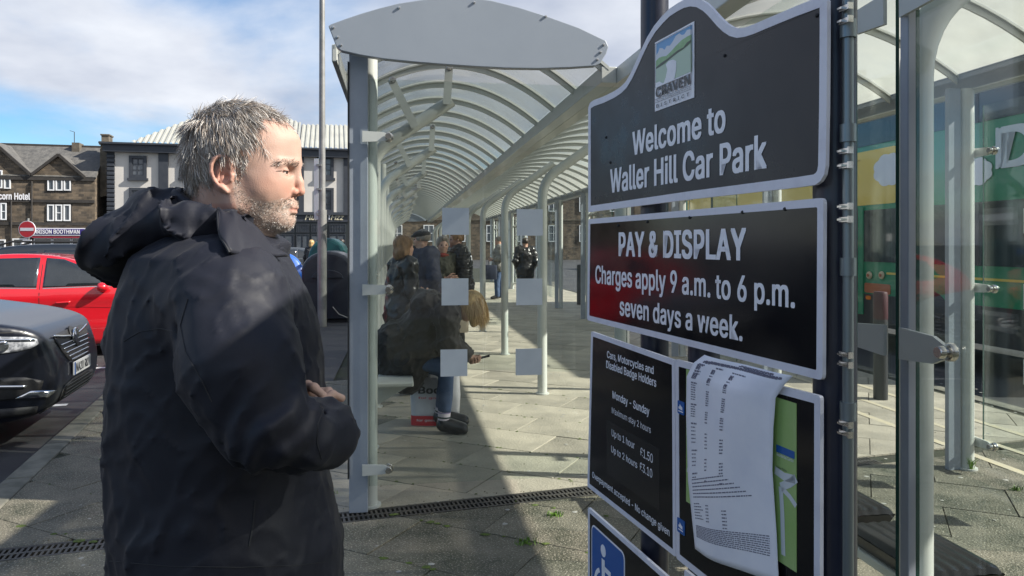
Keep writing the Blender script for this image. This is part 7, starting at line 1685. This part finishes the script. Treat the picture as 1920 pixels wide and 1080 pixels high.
v, q = k.mesh(); part('hood', np_mesh('hood', v - MO, q, M_parka), MAN)
# front edge flap of the hood, folded over the shoulder
TLc, TRc, BRc, BLc = W(408, 392, 1.368), W(455, 404, 1.378), W(540, 482, 1.425), W(432, 475, 1.268)
m = MB(); rows = []
for j in range(15):
    t = j / 14; a = TLc * (1 - t) + BLc * t; b = TRc * (1 - t) + BRc * t; r = []
    for i in range(21):
        u = i / 20; p_ = a * (1 - u) + b * u; p_ = p_ + np.array((0, -.018 * math.sin(math.pi * u) - .022 * math.sin(math.pi * t) * (1 - u * .5) + .004 * math.sin(u * 14 + t * 5), .003 * math.sin(u * 11 + t * 9) + .004 * math.sin(math.pi * u) * t)); r.append(tuple(p_ - MO))
    rows.append(r)
m.sheet(rows); m.build('collar_flap', M_parka, MAN, True, angle=80, solid=.006)
m = MB(); m.tube([rows[j][0] for j in range(15)] , .0028, 6); m.build('flap_seam', M_lining, MAN, True)
m = MB(); m.tube([tuple(Vector(rows[13][i]) + Vector((0, -.0035, 0))) for i in range(21)], .0011, 5); m.build('stitching', M_lining, MAN, True)
# sewn details laid on the cloth: sleeve seam, pocket welt, hem stitching, cuff seam
pb_ = BVHTree.FromPolygons([tuple(p) for p in PK[0]], [tuple(int(i) for i in r_) for r_ in PK[1]])
def sewn(name, px_pts, r=.0012, m_=None, up=.0004):
    pts = []
    for i in range(len(px_pts) - 1):
        for t in np.linspace(0, 1, 9)[:-1]:
            a = np.array(px_pts[i]) * (1 - t) + np.array(px_pts[i + 1]) * t; d_ = Vector(((a[0] - 960) / F, 1, -(a[1] - HY) / F)).normalized(); hit = pb_.ray_cast(Vector((0, 0, H)), d_, 4)
            if hit[0]: pts.append(tuple(hit[0] - d_ * up - Vector(MO)))
    if len(pts) > 2: m = MB(); m.tube(pts, r, 5); m.build(name, m_ or M_lining, MAN, True)
sewn('sleeve_seam', [(352, 560), (338, 610), (348, 660), (376, 710), (400, 760)])
sewn('pocket_welt', [(478, 938), (474, 985), (466, 1030)], .0022)
sewn('hem_stitching', [(205, 1052), (320, 1062), (450, 1064), (560, 1060), (622, 1052)], .0008)
sewn('cuff_seam', [(606, 768), (596, 795), (594, 830), (604, 866)], .0010)
sewn('yoke_seam', [(232, 640), (262, 622), (300, 616), (336, 624)], .0009)
# trousers, shoes
m = MB(); d = (cr2[1] - cr2[0]); d = d / np.linalg.norm(d); b_ = cr2[1] + d * .035 - MO
f = Field((-.8, 1.2, .06), (-.3, 1.8, 1.0), .014)
for y in (-.1, .1): f.union(f.cone((tx(400), 1.5 + y, .92), (tx(408), 1.5 + y, .50), .105, .08), .04); f.union(f.cone((tx(408), 1.5 + y, .50), (tx(395), 1.5 + y * 1.1, .10), .078, .068), .02)
v, q = f.mesh(); part('trousers', np_mesh('trousers', v - MO, q, M_blackcl), MAN)
f = Field((-.8, 1.2, 0), (-.2, 1.8, .16), .01)
for y in (-.1, .1): f.union(f.cone((tx(395), 1.5 + y * 1.1, .07), (tx(395) + .17, 1.5 + y * 1.3, .045), .052, .042), .02)
f.clip(.004 - f.Z, .002)
v, q = f.mesh(); part('shoes', np_mesh('shoes', v - MO, q, M_leather), MAN)
